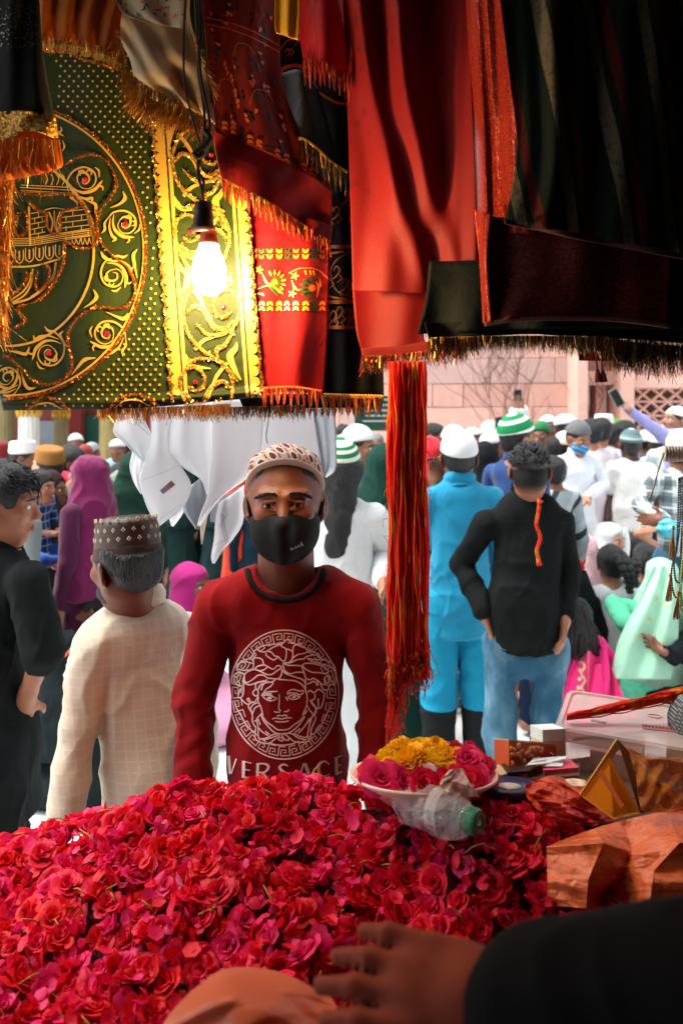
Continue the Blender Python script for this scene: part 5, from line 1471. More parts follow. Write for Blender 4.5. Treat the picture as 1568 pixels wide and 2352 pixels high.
# ------------------------------------------------------------------ the man in maroon facing the camera
MD = 1.57
def main_man():
    px, h = 657, 1.71
    base = Vector(((px-CX)/FPX*MD, MD, 0))
    root = empty('person', base, 0); tag(root, 'man in maroon printed sweatshirt, black face mask and patterned cap facing the stall', 'person')
    g = Fig(h-.02)
    J = dict(head=P(655,1153,MD-.005), neck=P(657,1352,MD+.03), ps=P(818,1392,MD+.02), ns=P(497,1392,MD+.02), pe=P(866,1585,MD+.03), ne=P(449,1595,MD+.03), pw=P(866,1800,MD-.02), nw=P(443,1840,MD-.02))
    for n, w in J.items(): setattr(g, n, np.array(w-base))
    g.hs = .945; R = rotm(1.5, -2, -1)
    def T(p): return g.head+g.hs*(R@np.array(p, float))
    S_ = (112, 62, 40)
    m = Mat('warm_brown_skin', .52, .35); cc = lin(S_)
    m.color(m.mix(m.noise(26,4), tuple(v*.78 for v in cc), tuple(v*1.18 for v in cc))); m.set(Subsurface_Weight=.15, Subsurface_Scale=.006); m.b.inputs['Subsurface Radius'].default_value = (1,.35,.2)
    m.bump(m.noise(260,3), .2, .003); SK = m.m
    # body: head with lids, neck, trunk, arms, hands
    L = [cap(g.neck+np.array((0,.004,-.09)), g.waist, .088, .078, .72, .04), cap(g.waist, g.pelvis, .09, .10, .72, .05), cap(g.ps*np.array((.8,1,1)), g.ns*np.array((.8,1,1)), .042, .042, 1, .05)]
    hp = head_prims(g.head, R, g.hs, g.neck, .0610, 1.0, 0, 1.10)+[ell(g.head+g.hs*(R@np.array((0,.010,.010))), (.0785*g.hs,.080*g.hs,.075*g.hs), R, .02)]
    L += hp
    s = g.hs
    for x in (-1, 1):
        L.append(ell(T((x*.0315,-.0770,.0025)), (.0170*s,.0135*s,.0125*s), R, .006))
        L.append(ell(T((x*.0315,-.0935,.0010)), (.0140*s,.0130*s,.0040*s), R@rotm(0,0,x*-5), .0015, True))
        L.append(cap(T((x*.0165,-.0905,.0105)), T((x*.047,-.081,.0095)), .0022*s, .0018*s, 1, .003))
        L.append(cap(T((x*.017,-.089,-.0085)), T((x*.046,-.0805,-.0075)), .0020*s, .0016*s, 1, .004))
        Re = R@rotm(x*-38, 8, x*4)
        L.append(ell(T((x*.0825,.012,-.012)), (.0090*s,.0215*s,.0330*s), Re, .006))
        L.append(ell(T((x*.0900,.000,-.010)), (.0055*s,.0125*s,.0215*s), Re, .004, True))
        L.append(ell(T((x*.0835,.000,-.010)), (.0030*s,.0060*s,.0140*s), Re, .004))
        L.append(cap(T((x*.082,-.002,-.030)), T((x*.079,.0,-.040)), .0065*s, .006*s, 1, .005))
    for n in 'pn':
        s_, e_, w_ = getattr(g,n+'s'), getattr(g,n+'e'), getattr(g,n+'w')
        L += [cap(s_, e_, .040, .034, 1, .03), cap(e_, w_, .034, .025, 1, .02)]+hand_prims(w_, w_-e_, np.array((0,-1,.001)), 1, .4)
    make('body', L, .0030, SK, root)
    # eyes
    for x in (-1, 1):
        mb = MB(); mb.sphere(T((x*.0315,-.0768,.0020)), .0128*s, 18); mb.build('eyeball', plain('warm_eye_white', (186,164,148), .25, .5, .06), root, True)
        mb = MB(); mb.sphere(T((x*.0315-.0006,-.0868,.0018)), (.0068*s,.0038*s,.0068*s), 16); o = mb.build('iris', IRIS, root, True)
        mb = MB(); n_ = 26
        for i in range(n_):
            t = i/(n_-1); b0 = T((x*(.0125+.041*t), -.0945+.018*t*t, .0235+.0030*math.sin(math.pi*t)-.0060*t*t))
            for j in range(5):
                q = b0+g.hs*np.array((rnd.uniform(-.002,.002), .001, rnd.uniform(-.003,.003))); dr = np.array((x*(.006+.004*t), -.0012, .0035*(1-t)-.0025*t))*g.hs
                mb.tube([q, q+dr*.6, q+dr], [.0007,.0006,.0002], 4)
        mb.build('eyebrow', HAIR, root, True)
        mb = MB(); mb.tube([T((x*.0185,-.0915,.0035)), T((x*.026,-.0925,.0068)), T((x*.034,-.0915,.0070)), T((x*.0455,-.083,.0035))], [.0005,.0009,.0010,.0006], 5); mb.build('eyelashes', HAIR, root, True)
    # hair under the cap
    hr = [ell(T((0,.022,.034)), (.0785*s,.0965*s,.080*s), R, .02), ell(T((0,-.110,-.030)), (.0900*s,.112*s,.122*s), R, .010, True), plane_cut(T((0,.02,-.055)), R@np.array((0,.1,1)), .02)]
    for x in (-1, 1): hr.append(ell(T((x*.088,.010,-.025)), (.030*s,.024*s,.032*s), R, .01, True))
    make('hair', hr, .004, HAIR, root, hairdisp(3, .0012, 300))
    # cap: low drum with woven hexagons
    m = Mat('patterned_cap', .8, .25); X, Y, Z = m.xyz('Object')
    hx, hy, hz = float(g.head[0]), float(g.head[1]), float(g.head[2])
    U = ((X-hx)*1.0+(Y-hy)*.45)/.0220+.5; W = (Z-hz+(Y-hy)*.35)/.034
    u1 = (U.frac()-.5).abs(); w1 = ((W+(U.floor()/2).frac()).frac()-.5).abs()
    hx_ = (u1*2.0).max(u1*1.1+w1*1.5); bk_ = hx_.lt(.52); ln_ = hx_.gt(.52)*hx_.lt(.64); bar = u1.gt(.36)*w1.gt(.30)
    col = m.mix(bk_, lin((190,156,136)), lin((88,32,26))); col = m.mix(ln_, col, lin((222,208,194))); col = m.mix(bar, col, lin((120,54,44)))
    m.color(col); m.bump(m.noise(500,2)+ln_*.4, .35, .003); CAPM = m.m
    Q = R@rotm(0, -4)
    def TQ(p): return g.head+s*(Q@np.array(p, float))
    cp = [ell(TQ((0,.022,.050)), (.0835*s,.1020*s,.0830*s), Q, .01), cyl(TQ((0,.018,.060)), .0800*s, .044*s, .014*s, Q, .02, taper=.14), plane_cut(TQ((0,-.070,.090)), Q@np.array((0,.62,1)), .003)]
    make('cap', cp, .0035, CAPM, root)
    nq = Q@np.array((0,.62,1)); nq = nq/np.linalg.norm(nq)
    make('cap_trim', [ell(TQ((0,.022,.050)), (.0850*s,.1036*s,.0840*s), Q, .01), cyl(TQ((0,.018,.060)), .0816*s, .045*s, .014*s, Q, .02, taper=.14), plane_cut(TQ((0,-.070,.088)), nq, .001), plane_cut(TQ((0,-.070,.088))+nq*.0055, -nq, .001)], .0028, plain('beige_trim', (206,188,170), .85, .2, .1, 200), root)
    # mask
    mk = [ell(T((0,-.034,-.054)), (.0770*s,.0710*s,.0780*s), R, .012), cap(T((0,-.090,.000)), T((0,-.112,-.040)), .008*s, .009*s, 1, .03), cap(T((0,-.112,-.040)), T((0,-.085,-.112)), .009*s, .010*s, 1, .03),
          plane_cut(T((0,-.09,-.012)), R@np.array((.26,.25,-1)), .003), plane_cut(T((0,-.09,-.012)), R@np.array((-.26,.25,-1)), .003), plane_cut(T((0,.004,-.05)), R@np.array((0,-1,-.25)), .004)]
    m = Mat('black_neoprene', .7, .3); m.color(lin((13,15,15))); m.set(Specular_IOR_Level=.15); m.bump(m.noise(700,2), .15, .002); MK = m.m
    mko = make('face_mask', mk, .0035, MK, root)
    for x in (-1, 1):
        mb = MB(); mb.tube([T((x*.074,-.016,-.030)), T((x*.0800,-.004,-.002)), T((x*.083,.012,.012)), T((x*.084,.024,.004))], [.009,.0085,.007,.004], 8, flat=.35); mb.build('ear_loop', MK, root, True)
    mb = MB(); mb.tube([T((0,-.0985,-.012)), T((0,-.1165,-.030)), T((0,-.1205,-.044)), T((0,-.108,-.085)), T((0,-.094,-.118))], .0012, 5); mb.build('mask_seam', plain('seam_thread', (52,54,54), .7), root, True)
    # lettering on the mask: strokes in a small italic frame
    k = Ink(bvh_of(mko), .0012); ca, sa = math.cos(math.radians(-24)), math.sin(math.radians(-24))
    def W_(p, x0): return [(668+(x0+x)*ca*1.0-y*sa*-1.0*0+y*.15*0-(y*sa), 1264+(x0+x)*sa+y*ca) for x, y in p]
    for x0, sts in ((0, [[(0,0),(1,-6)], [(1,-6),(3.4,-5.5),(3.2,-3.4),(.6,-3)], [(1.8,-3),(3.4,0)]]), (4.6, [[(0,-2),(2.6,-2.2),(2.2,-3.8),(.4,-3.4),(.2,-.6),(2.4,-.2)]]), (8.4, [[(0,-2),(2.6,-2.2),(2.2,-3.8),(.4,-3.4),(.2,-.6),(2.4,-.2)]]), (12.2, [[(0,0),(1,-6)], [(.5,-3.4),(2.6,-3.6),(2.6,-.6),(.2,-.1)]]), (16, [[(.2,-2),(1.2,-3.8),(2.8,-3),(2.2,-.4),(.5,-.3),(.2,-2)]]), (19.8, [[(0,0),(1,-6)], [(2.8,-3.8),(.6,-2),(2.8,0)]])):
        for st in sts: k.stroke(W_(st, x0), 1.0)
    for st in ([(25,0),(28,-9)], [(28,-9),(30,1)], [(25,0),(27,-2.2),(30,1)]): k.stroke(W_(st, 0), 1.3, smooth=False)
    k.build('mask_lettering', plain('pale_print', (186,190,190), .5), root)
    # sweatshirt
    q = .122
    sh = [cap(g.neck+np.array((0,.005,-.115)), g.waist, q, q*.93, .72, .05), cap(g.waist, g.pelvis, q*.93, q*1.02, .76, .05), cap(g.pelvis, g.pelvis+np.array((0,0,-.12)), q*1.06, q*1.1, .8, .05),
          cap(g.ps*np.array((.86,1,1)), g.ns*np.array((.86,1,1)), .052, .052, 1, .035), cap(np.array((-.070,.012,g.neck[2]+.004)), np.array((.070,.012,g.neck[2]+.004)), .048, .048, 1, .05)]
    for n in 'pn':
        s_, e_, w_ = getattr(g,n+'s'), getattr(g,n+'e'), getattr(g,n+'w')
        sh += [cap(s_, e_, .048, .041, 1, .016), cap(e_, w_, .041, .035, 1, .010)]
    nc = np.array(P(656,1304,MD-.06)-base); nrx, nrz = 82/FPX*1.5, 70/FPX*1.5
    def scoop(x, y, z): return np.maximum((np.sqrt(((x-nc[0])/nrx)**2+((np.minimum(z-nc[2],0))/nrz)**2)-1)*.06, y-.045)
    sh += [Prim((-.2,-.3,nc[2]-.15), (.2,.3,nc[2]+.3), scoop, .003, True), half(g.pelvis[2]-.06)]
    a1, a2, a3 = wob(5, 46, 6, (1,1,.8)), wob(8, 130, 5, (.25,.25,1)), wob(12, 18, 4)
    def dsp(V, N):
        ax = np.minimum(np.linalg.norm(V[:,:2]-g.pe[:2], axis=1), np.linalg.norm(V[:,:2]-g.ne[:2], axis=1))
        arm = np.clip(1-(ax-.045)/.03, 0, 1); low = np.clip((1.27-V[:,2])/.15, 0, 1)
        r = 1-np.abs(a1(V))
        tor = np.clip(1-np.abs(V[:,0])/.10, 0, 1)
        return .0060*r*np.abs(r)*(1-.70*tor)+arm*low*.0050*a2(V)+.003*a3(V)*(1-arm)
    m = Mat('maroon_jersey', .85, .2); m.color(m.vary(lin((124,14,20)), .10, 8)); m.set(Sheen_Weight=.04, Sheen_Roughness=.5, Specular_IOR_Level=.08); m.bump(m.noise(9,4,.55,dist=1.0)+m.noise(900,1)*.05, .35, .02)
    sho = make('sweatshirt', sh, .0052, m.m, root, dsp)
    # ribbed neckband along the scooped edge
    sb0 = bvh_of(sho); cen = []
    for i in range(41):
        a = math.pi*i/40; x, y = 656-87.5*math.cos(a), 1304+76*math.sin(a)
        cen.append((x, y))
    cen = [(571,1290),(569,1297)]+cen[1:-1]+[(742,1297),(741,1290)]
    kk_ = Ink(sb0, .0005); rim = []
    for x, y in cen:
        q = kk_.pt(x, y); rim.append(Vector(kk_.v[q]) if q is not None else None)
    last = next(r_ for r_ in rim if r_ is not None); pts = []
    for r_ in rim: last = r_ if r_ is not None else last; pts.append(last-base)
    mb = MB(); mb.tube(pts, .0072, 8, flat=.8); mb.build('collar', fabric((24,25,25)), root, True)
    make('trousers', trouser_prims(g, .92), .012, fabric((40,44,54)), root)
    # printed emblem
    k = Ink(bvh_of(sho), .0016, .03)
    def TA(p): return [(516.7+x*.17576, 1435.4+y*.17576) for x, y in p]
    def TB(p): return [(516.7+x*.18308, 1584.7+y*.18308) for x, y in p]
    C = (652.5, 1595.0)
    def E(rx, ry, a0, a1, n=80): return [(C[0]+rx*math.cos(math.radians(a0+(a1-a0)*i/n)), C[1]+ry*math.sin(math.radians(a0+(a1-a0)*i/n))) for i in range(n+1)]
    k.stroke(E(124,148,0,360,120), 3.0)
    NK = 27
    for i in range(NK):
        a0 = -90+360/NK*i; st = 360/NK
        def K(pts): return [(C[0]+(117.5-20*r)*math.cos(math.radians(a0+st*t)), C[1]+(141-21*r)*math.sin(math.radians(a0+st*t))) for t, r in pts]
        k.stroke(K([(.0,1.0),(.0,.0),(.78,.0),(.78,.66),(.34,.66),(.34,.34),(.56,.34)]), 2.1, smooth=False); k.stroke(K([(.36,1.0),(1.0,1.0)]), 2.1, smooth=False)
    A_ = [[(430,300),(520,265),(640,248),(740,245),(810,190),(860,215),(920,250),(980,255),(1060,310),(1130,345)], [(430,320),(500,350),(560,335),(640,285),(740,250)], [(560,340),(610,355),(650,400),(700,415),(740,460),(780,465),(800,400),(795,310),(740,280),(745,250)], [(545,360),(540,390),(590,430),(640,455),(690,420)], [(800,310),(850,325),(885,360),(880,440),(830,490),(770,490)], [(885,345),(895,280),(930,255)], [(870,470),(890,430),(950,385),(1020,370),(1100,345),(1170,355),(1250,430)], [(780,490),(860,490),(940,450),(1030,440),(1060,410),(1180,390),(1240,430),(1310,460)],
          [(1065,430),(1150,450),(1250,455),(1310,460),(1390,500),(1430,560),(1445,640)], [(1080,440),(1150,480),(1300,520),(1390,560),(1440,640),(1440,760)], [(760,490),(770,570),(800,610),(850,635),(930,615),(1020,620),(1050,680)], [(770,500),(830,525),(930,525),(1000,530),(1040,500),(1130,500),(1230,525),(1300,550),(1340,600),(1320,635),(1220,620),(1130,615),(1060,580),(1010,535)], [(750,590),(790,630),(850,655),(940,685),(1010,710),(1050,760)], [(1000,540),(1030,620),(1050,700),(1050,850),(1070,930),(1060,1050),(1010,1170)], [(700,710),(800,715),(920,730),(1000,775),(1045,830)],
          [(745,570),(740,640),(700,700),(600,695),(560,690),(510,655),(440,655),(380,700),(310,745),(270,740),(260,660),(300,610),(390,580),(460,600),(540,640),(610,645),(660,610),(720,570),(740,545),(690,530),(630,575),(560,540),(510,520),(430,540),(390,580)], [(510,510),(490,450),(430,425),(380,440),(380,500),(370,560),(310,590),(220,585),(160,560),(190,500),(280,480),(370,500)], [(160,540),(230,470),(320,440),(370,460)], [(430,310),(385,340),(375,400),(340,430)], [(460,600),(520,580),(560,545)], [(250,640),(180,620),(120,660),(100,720),(110,770)], [(190,660),(130,700),(160,770),(200,800),(190,740),(160,745)], [(245,720),(270,760),(330,780),(400,760),(470,740),(560,715)], [(410,840),(405,780),(440,745),(540,740),(620,740),(670,700)], [(440,840),(470,780),(540,755),(630,745),(600,800),(550,830),(510,880),(480,920)], [(480,850),(490,800),(520,760)],
          [(520,880),(600,870),(690,865)], [(490,915),(520,900),(570,895),(615,900)], [(490,930),(540,915),(600,920),(650,945),(675,955),(640,980),(580,985),(530,960),(495,930)], [(810,885),(850,850),(900,840),(970,860),(1030,855)], [(810,905),(860,885),(930,890),(980,910),(1025,880)], [(825,940),(860,915),(910,910),(960,930),(980,940),(930,965),(870,968),(825,940)], [(795,935),(820,985)], [(710,900),(710,1000),(705,1090),(730,1120)], [(645,1120),(660,1135),(720,1135)], [(770,1130),(820,1125),(835,1100)],
          [(400,840),(370,880),(390,920),(430,920),(440,870),(420,840),(400,840)], [(440,920),(440,1000),(470,1060),(500,1170)], [(430,940),(400,1000),(360,1010),(320,1000),(295,970),(315,955),(335,990)], [(345,1010),(310,1040),(320,1090),(360,1150)], [(435,1010),(370,1040),(340,1100),(360,1130)], [(460,1050),(400,1080),(360,1170)], [(240,720),(250,800),(245,900),(210,950),(180,930),(200,860),(230,820)], [(215,960),(260,1010),(310,1040)],
          [(1065,700),(1110,715),(1150,695),(1200,730),(1205,790),(1160,735),(1100,760),(1070,765)], [(1205,720),(1260,770),(1310,770),(1350,730),(1330,660),(1290,700),(1300,760)], [(1240,760),(1270,830),(1320,850),(1350,820),(1365,770),(1430,790)], [(1075,880),(1110,855),(1160,885),(1210,840),(1270,870),(1290,920),(1250,1070),(1180,1075),(1120,1000),(1165,960),(1170,900)], [(1210,960),(1215,1070)], [(1130,1000),(1190,1090),(1170,1170)], [(1340,640),(1380,720),(1430,770)]]
    B_ = [[(650,325),(690,315),(720,322),(750,312),(785,325)], [(595,365),(620,350),(680,355),(715,362),(760,350),(815,345),(840,350)], [(630,390),(680,398),(760,395),(800,380)], [(470,250),(480,330),(530,400),(600,450),(660,495),(740,498),(800,485),(870,430),(950,370),(990,300),(1010,220)], [(360,140),(300,190),(330,260),(350,330),(345,380),(370,440),(390,470),(380,560),(390,620),(470,660),(560,665),(620,620),(690,580)], [(400,360),(420,480),(420,570),(440,610),(520,600),(600,560),(680,545),(700,555)], [(455,290),(480,370),(540,450),(620,530),(700,550)], [(460,300),(410,350),(400,380),(370,390)], [(420,470),(480,530),(550,570)], [(510,515),(560,555)], [(420,360),(445,435)], [(480,630),(600,590),(690,560)],
          [(700,545),(760,560),(800,600),(790,630),(740,610),(710,560)], [(660,590),(680,625),(730,635),(720,600),(670,590)], [(720,545),(800,540),(850,555),(920,600),(1020,625)], [(800,590),(860,640),(930,655),(1020,650),(1070,600),(1080,500),(1100,440),(1130,360),(1120,320)], [(780,545),(860,500),(930,430),(1000,330)], [(860,540),(940,580),(1020,590),(1040,530),(1060,430),(1090,330)], [(880,530),(940,480)], [(920,540),(1000,450),(1060,350)], [(1000,440),(1050,390)], [(1020,180),(1060,250),(1100,310),(1050,400)], [(1060,120),(1130,220),(1110,320)], [(1000,300),(1030,250)], [(550,660),(640,685),(740,690),(840,675),(930,640)], [(130,150),(150,220),(210,320),(270,430),(370,540)], [(1350,150),(1310,230),(1250,330),(1200,440),(1100,560)]]
    for p in A_: k.stroke(TA(p), 2.9)
    for p in B_: k.stroke(TB(p), 2.9)
    k.dot(*TA([(585,952)])[0], 5.2, 10, .6); k.dot(*TA([(902,938)])[0], 4.8, 10, .6)
    PRT = plain('silver_pink_print', (222,196,196), .35, .6, .06); k.build('emblem_print', PRT, root)
    k = Ink(bvh_of(sho), .0016, .03)
    for p, w in (([(55,825),(70,1050)],[6.5,6]), ([(150,860),(85,1050)],3.2), ([(240,885),(235,1100)],6.4), ([(235,892),(335,915)],2.8), ([(235,992),(318,1005)],2.8), ([(235,1085),(337,1108)],3), ([(415,915),(410,1120)],6.6), ([(470,1030),(560,1150)],6.2), ([(985,915),(920,1120)],3.4), ([(998,915),(1072,1112)],7.4), ([(940,1050),(1050,1052)],2.4), ([(1388,850),(1395,1062)],6.6), ([(1372,855),(1450,825)],2.8), ([(1395,952),(1447,937)],2.8), ([(1380,1062),(1455,1022)],3)): k.stroke(TB(p), w, smooth=False)
    for p, w in (([(415,922),(510,925),(548,965),(505,1025),(420,1032)],[3,4,6,4,3]), ([(790,952),(735,930),(685,970),(735,1025),(785,1070),(745,1125),(670,1110)],[2.5,4,5.5,6,5.5,4,2.5]), ([(1302,935),(1245,892),(1185,920),(1165,990),(1190,1060),(1250,1080),(1305,1050)],[2,3.4,6.4,7.2,6,3.4,2])): k.stroke(TB(p), w)
    k.build('lettering_print', PRT, root)
    return root
main_man()

# ------------------------------------------------------------------ the two men with their backs turned at the left
m = Mat('cream_check_cotton', .85, .2); X, Y, Z = m.xyz('Object')
ga = ((X+Y*.3)/.021).frac(); gb_ = (Z/.021).frac(); ch = (ga-.5).abs().lt(.10).max((gb_-.5).abs().lt(.10)); rib = (Z*2400).sin()*(ga.lt(.45)*gb_.lt(.45))
m.color(m.mix(ch*.35, m.vary(lin((214,200,180)), .06, 6), lin((232,224,212)))); m.bump(ch*.5+rib*.15+m.noise(7,4,.5,dist=.8)*3.0, .30, .012); m.translucent(lin((220,196,168)), .15); CREAMK = m.m
m = Mat('brown_leather_cap', .55, .4); X, Y, Z = m.xyz('Object'); BROWNCAP = None
CD = 1.72
def cream_man():
    global CREAM_ROOT
    J = dict(head=P(287,1298,CD-.01), neck=P(312,1424,CD+.03), ps=P(226,1492,CD-.03), pe=P(182,1670,CD-.07), pw=P(152,1862,CD-.12), ns=P(430,1452,CD+.10), ne=P(462,1670,CD+.12), nw=P(455,1860,CD+.06))
    root, g = person('man in cream checked kurta and brown embroidered drum cap, seen from behind', 362, 1185, CD, -158, head=(30,2,4), skin_c=(120,74,52), hair='short', joints=J, cover=.045, beard='short',
        upper=dict(mat=CREAMK, hem=.52, sleeve=1.0, loose=1.0, flare=.06, cuff=.048, collar=1.9, name='kurta'), lower=dict(c=(206,198,184)), spec=dict(ears=1.15, fold=.013, ff=24, hatted=True, hs=.90), res=.0064)
    collar_band(root, g, CREAMK, .074, .052, 18, .036)
    R = rotm(30,2,4)
    m = Mat('brown_cap_cloth', .5, .4); X, Y, Z = m.xyz('Object'); m.color(m.vary(lin((62,44,38)), .25, 25)); m.bump(m.noise(40,3)+m.noise(400,2)*.2, .35, .006); BC = m.m
    m = Mat('brown_mesh_band', .7, .3); X, Y, Z = m.xyz('Object'); a = ((X+Z*1.0)/.006).frac(); b = ((X-Z)/.006).frac(); h = (a-.5).abs().min((b-.5).abs()).lt(.16)
    m.color(m.mix(h*.9, lin((34,22,18)), lin((84,58,46)))); m.bump(h*1.0, .6, .003); BM = m.m
    hs = g.hs; Q = R@rotm(0,6,-6)
    def T(p): return g.head+hs*(Q@np.array(p, float))
    make('cap', [cyl(T((0,.018,.078)), .0815*hs, .052*hs, .022*hs, Q, .01, taper=.10)], .0045, BC, root)
    make('cap_band', [cyl(T((0,.018,.038)), .0860*hs, .022*hs, .006*hs, Q, .01, taper=.10)], .0045, BM, root)
    make('cap_crown', [cyl(T((0,.018,.126)), .052*hs, .0075*hs, .004*hs, Q, .01)], .004, BM, root)
    mb = MB(); Qm = Matrix(Q.tolist())
    for rw, (z_, r_) in enumerate(((.074,.0800),(.098,.0772),(.121,.0735))):
        for i in range(20):
            an = 6.2832*(i+.5*(rw%2))/20; c = T((math.cos(an)*r_, .018+math.sin(an)*r_*1.163, z_)); t = Vector((-math.sin(an), math.cos(an)*1.16, 0)).normalized(); n_ = Vector((math.cos(an), math.sin(an), 0 if rw < 2 else .8)).normalized()
            c = Vector(c)+Qm@(n_*(.0012 if rw < 2 else .004))
            for du, dv in ((-1,0),(1,0),(0,1),(0,-1)):
                cc = c+Qm@(t*du*.0028)+Qm@Vector((0,0,dv*.0034)); 
                mb.sphere(cc, (.0022,.0022,.0026), 6)
    mb.build('cap_embroidery', plain('pale_thread', (206,190,150), .5), root, True)
    # folds of the kurta: long creases running down from the shoulder
    return root
cream_man()

LD = 2.2
lm, lg = person('young man in black kurta with rolled sleeves at the left edge, looking right', -4, 1068, LD, 112, head=(-12,4,0), skin_c=(158,104,78), hair='full', face=True,
    joints=dict(head=P(8,1160,LD), neck=P(0,1272,LD+.01), ns=P(66,1336,LD-.09), ne=P(100,1496,LD-.12), nw=P(62,1600,LD-.06), ps=P(-92,1322,LD+.08)),
    upper=dict(c=(24,29,29), hem=.60, sleeve=dict(p=.55,n=.58), flare=.14, cuff=.052, collar=1.6, name='kurta', loose=1.10), lower=dict(c=(24,28,30), loose=1.15), spec=dict(fold=.010, ff=30, hair_amp=.006, hair_f=95, nose=.92, ears=1.1), res=.0068)
tufts(lm, lg, rotm(-16,4,0), 900, .052, 4, (.25,-1,.05), .0026, -.02, .10)
tufts(lm, lg, rotm(-16,4,0), 160, .045, 5, (.4,-1,.35), .0026, .06, .30)
collar_band(lm, lg, fabric((24,29,29)), .070, .036, 10, .030)
# ------------------------------------------------------------------ men standing in the middle distance
MAR = (120, 76, 54); LGT = (172, 120, 92); DRK = (84, 54, 40); FAIR = (196, 148, 120)
TURQ = fabric((20,128,164), wr=.4)
BDN = 3.55
def legs_two(root, g, top_mat, low_c, zcut, res):
    pass
m = Mat('turquoise_trousers_black_cuff', .85, .2); X, Y, Z = m.xyz('Object'); m.color(m.mix(Z.lt(.365), m.vary(lin((20,136,172)), .08, 6), lin((20,24,26)))); m.bump(m.noise(8,4,.6), .3, .03); TQT = m.m
tm, tgf = person('man in turquoise kurta suit and white crochet cap, seen from behind', 1053, 985, BDN, 180, skin_c=(126,80,58), hair='short', cap_=('dome', WCAP, -6), cover=.03,
    joints=dict(pe=P(985,1240,BDN+.05), pw=P(1000,1120,BDN-.25+.3), ne=P(1150,1290,BDN+.02), nw=P(1140,1420,BDN)), spec=dict(fold=.011, ff=22, ears=1.3, phand=dict(f=(0,0,1), side=(-1,0,0), curl=.6)),
    upper=dict(mat=TURQ, hem=.715, loose=1.06, flare=.06, collar=2.4, name='kurta'), lower=dict(mat=TQT, loose=1.12, wide=.012), res=.0085)
collar_band(tm, tgf, TURQ, .070, .048, 14, .022)
ph = empty('mobile_phone', P(1003,1085,BDN+.12)); tag(ph, 'black phone held up beside the turquoise kurta', 'phone')
mb = MB(); mb.box((0,0,0), (.036,.005,.075), Matrix.Rotation(math.radians(-12),3,'Y')); mb.build('body', plain('phone_black', (26,30,34), .3, .5), ph)
mb = MB(); mb.box((-.014,-.0062,.055), (.010,.0012,.012), Matrix.Rotation(math.radians(-12),3,'Y')); mb.build('camera_bump', plain('phone_glass', (16,18,20), .15, .6), ph)

JD = 2.95
m = Mat('blue_denim', .85, .2); X, Y, Z = m.xyz('Object'); fade = m.noise(4,4,.6, stretch=(1,1,.5)).ss(.4,.7)
m.color(m.mix(fade*.75, m.vary(lin((40,84,112)), .25, 12), lin((124,168,188)))); m.bump(m.noise(600,2)*.2+m.noise(14,4,.6,dist=.8), .4, .02); DENIM = m.m
BLKSH = fabric((20,24,24), wr=.5)
jm, jg = person('man in black shirt and faded blue jeans, hand on hip, seen from behind', 1203, 1020, JD, 176, head=(-12,4,0), skin_c=(148,98,72), hair='fade', cover=.012,
    joints=dict(head=P(1216,1086,JD), neck=P(1213,1146,JD+.02), ps=P(1112,1200,JD+.02), pe=P(1062,1296,JD+.10), pw=P(1108,1398,JD-.02), ns=P(1286,1196,JD+.02), ne=P(1306,1302,JD+.02), nw=P(1296,1408,JD-.04)), spec=dict(fold=.011, ff=26, ears=1.5, hs=.90, hair_amp=.006, phand=dict(f=(-.35,.0,-.9), side=(-.2,-1,0), curl=.2), nhand=dict(curl=.5)),
    upper=dict(mat=BLKSH, hem=.845, flare=.18, loose=1.04, collar=2.4, cuff=.036), lower=dict(mat=DENIM, name='jeans', loose=.86), res=.0075)
m = Mat('faded_haircut', .7, .2); X, Y, Z = m.xyz('Object'); zh = float(jg.head[2]); fz = ((Z-(zh-.092))/.060+m.noise(220,2)*.3-.15).ss(.05,.95); m.color(m.mix(fz, lin((146,97,71)), lin((22,21,21)))); m.bump(m.noise(400,2), .4, .003); FADE = m.m
make('cropped_sides', [ell(jg.head+jg.hs*np.array((0,.020,.0)), (.0775*jg.hs,.096*jg.hs,.078*jg.hs), rotm(-12,4), .01), plane_cut(jg.head+np.array((0,.0,-.082)), rotm(-12,4)@np.array((0,.2,1)), .03), ell(jg.head+jg.hs*(rotm(-12,4)@np.array((0,.040,-.040))), (.062*jg.hs,.064*jg.hs,.060*jg.hs), rotm(-12,4), .03), ell(jg.head+jg.hs*(rotm(-12,4)@np.array((0,-.11,-.03))), (.079*jg.hs,.10*jg.hs,.10*jg.hs), rotm(-12,4), .01, True)], .006, FADE, jm)
tufts(jm, jg, rotm(-12,4), 420, .032, 14, (.3,-.8,.4), .0034, .035, .30)
collar_band(jm, jg, BLKSH, .066, .052, 14, .042)
# jeans pockets and stitching
jb = None
for o in jm.children:
    if o.name.startswith('jeans'): jb = bvh_of(o)
    if o.name.startswith('shirt'): sb_ = bvh_of(o)
def TJ(p): return [(947.3+(x)*.39585, 1148.3+y*.39585) for x, y in p]
k = Ink(jb, .003)
for p in ([(480,775),(480,890),(540,935),(600,895),(635,795)], [(730,795),(765,895),(830,940),(868,890)]): k.stroke(TJ(p), 1.0, smooth=False)
for p in ([(480,835),(535,870),(550,845)], [(800,850),(825,880),(865,850)]): k.stroke(TJ(p), 1.4)
k.stroke(TJ([(672,790),(665,900)]), 1.2); k.build('stitching', plain('denim_thread', (120,112,84), .7), jm)
k = Ink(sb_, .002); k.stroke([(1092,1205),(1150,1198),(1210,1196),(1260,1198),(1302,1202)], .8); k.build('yoke_seam', plain('shirt_seam', (14,17,17), .8), jm)
tg = cloth_root('red_braided_thread', 'short orange red braided thread hanging down over the black shirt', 'thread', 1236, 1150, JD-.14)
mb = MB(); c_ = crom([(1238,1150),(1236,1175),(1231,1205),(1240,1235),(1232,1265),(1238,1290)], 60)
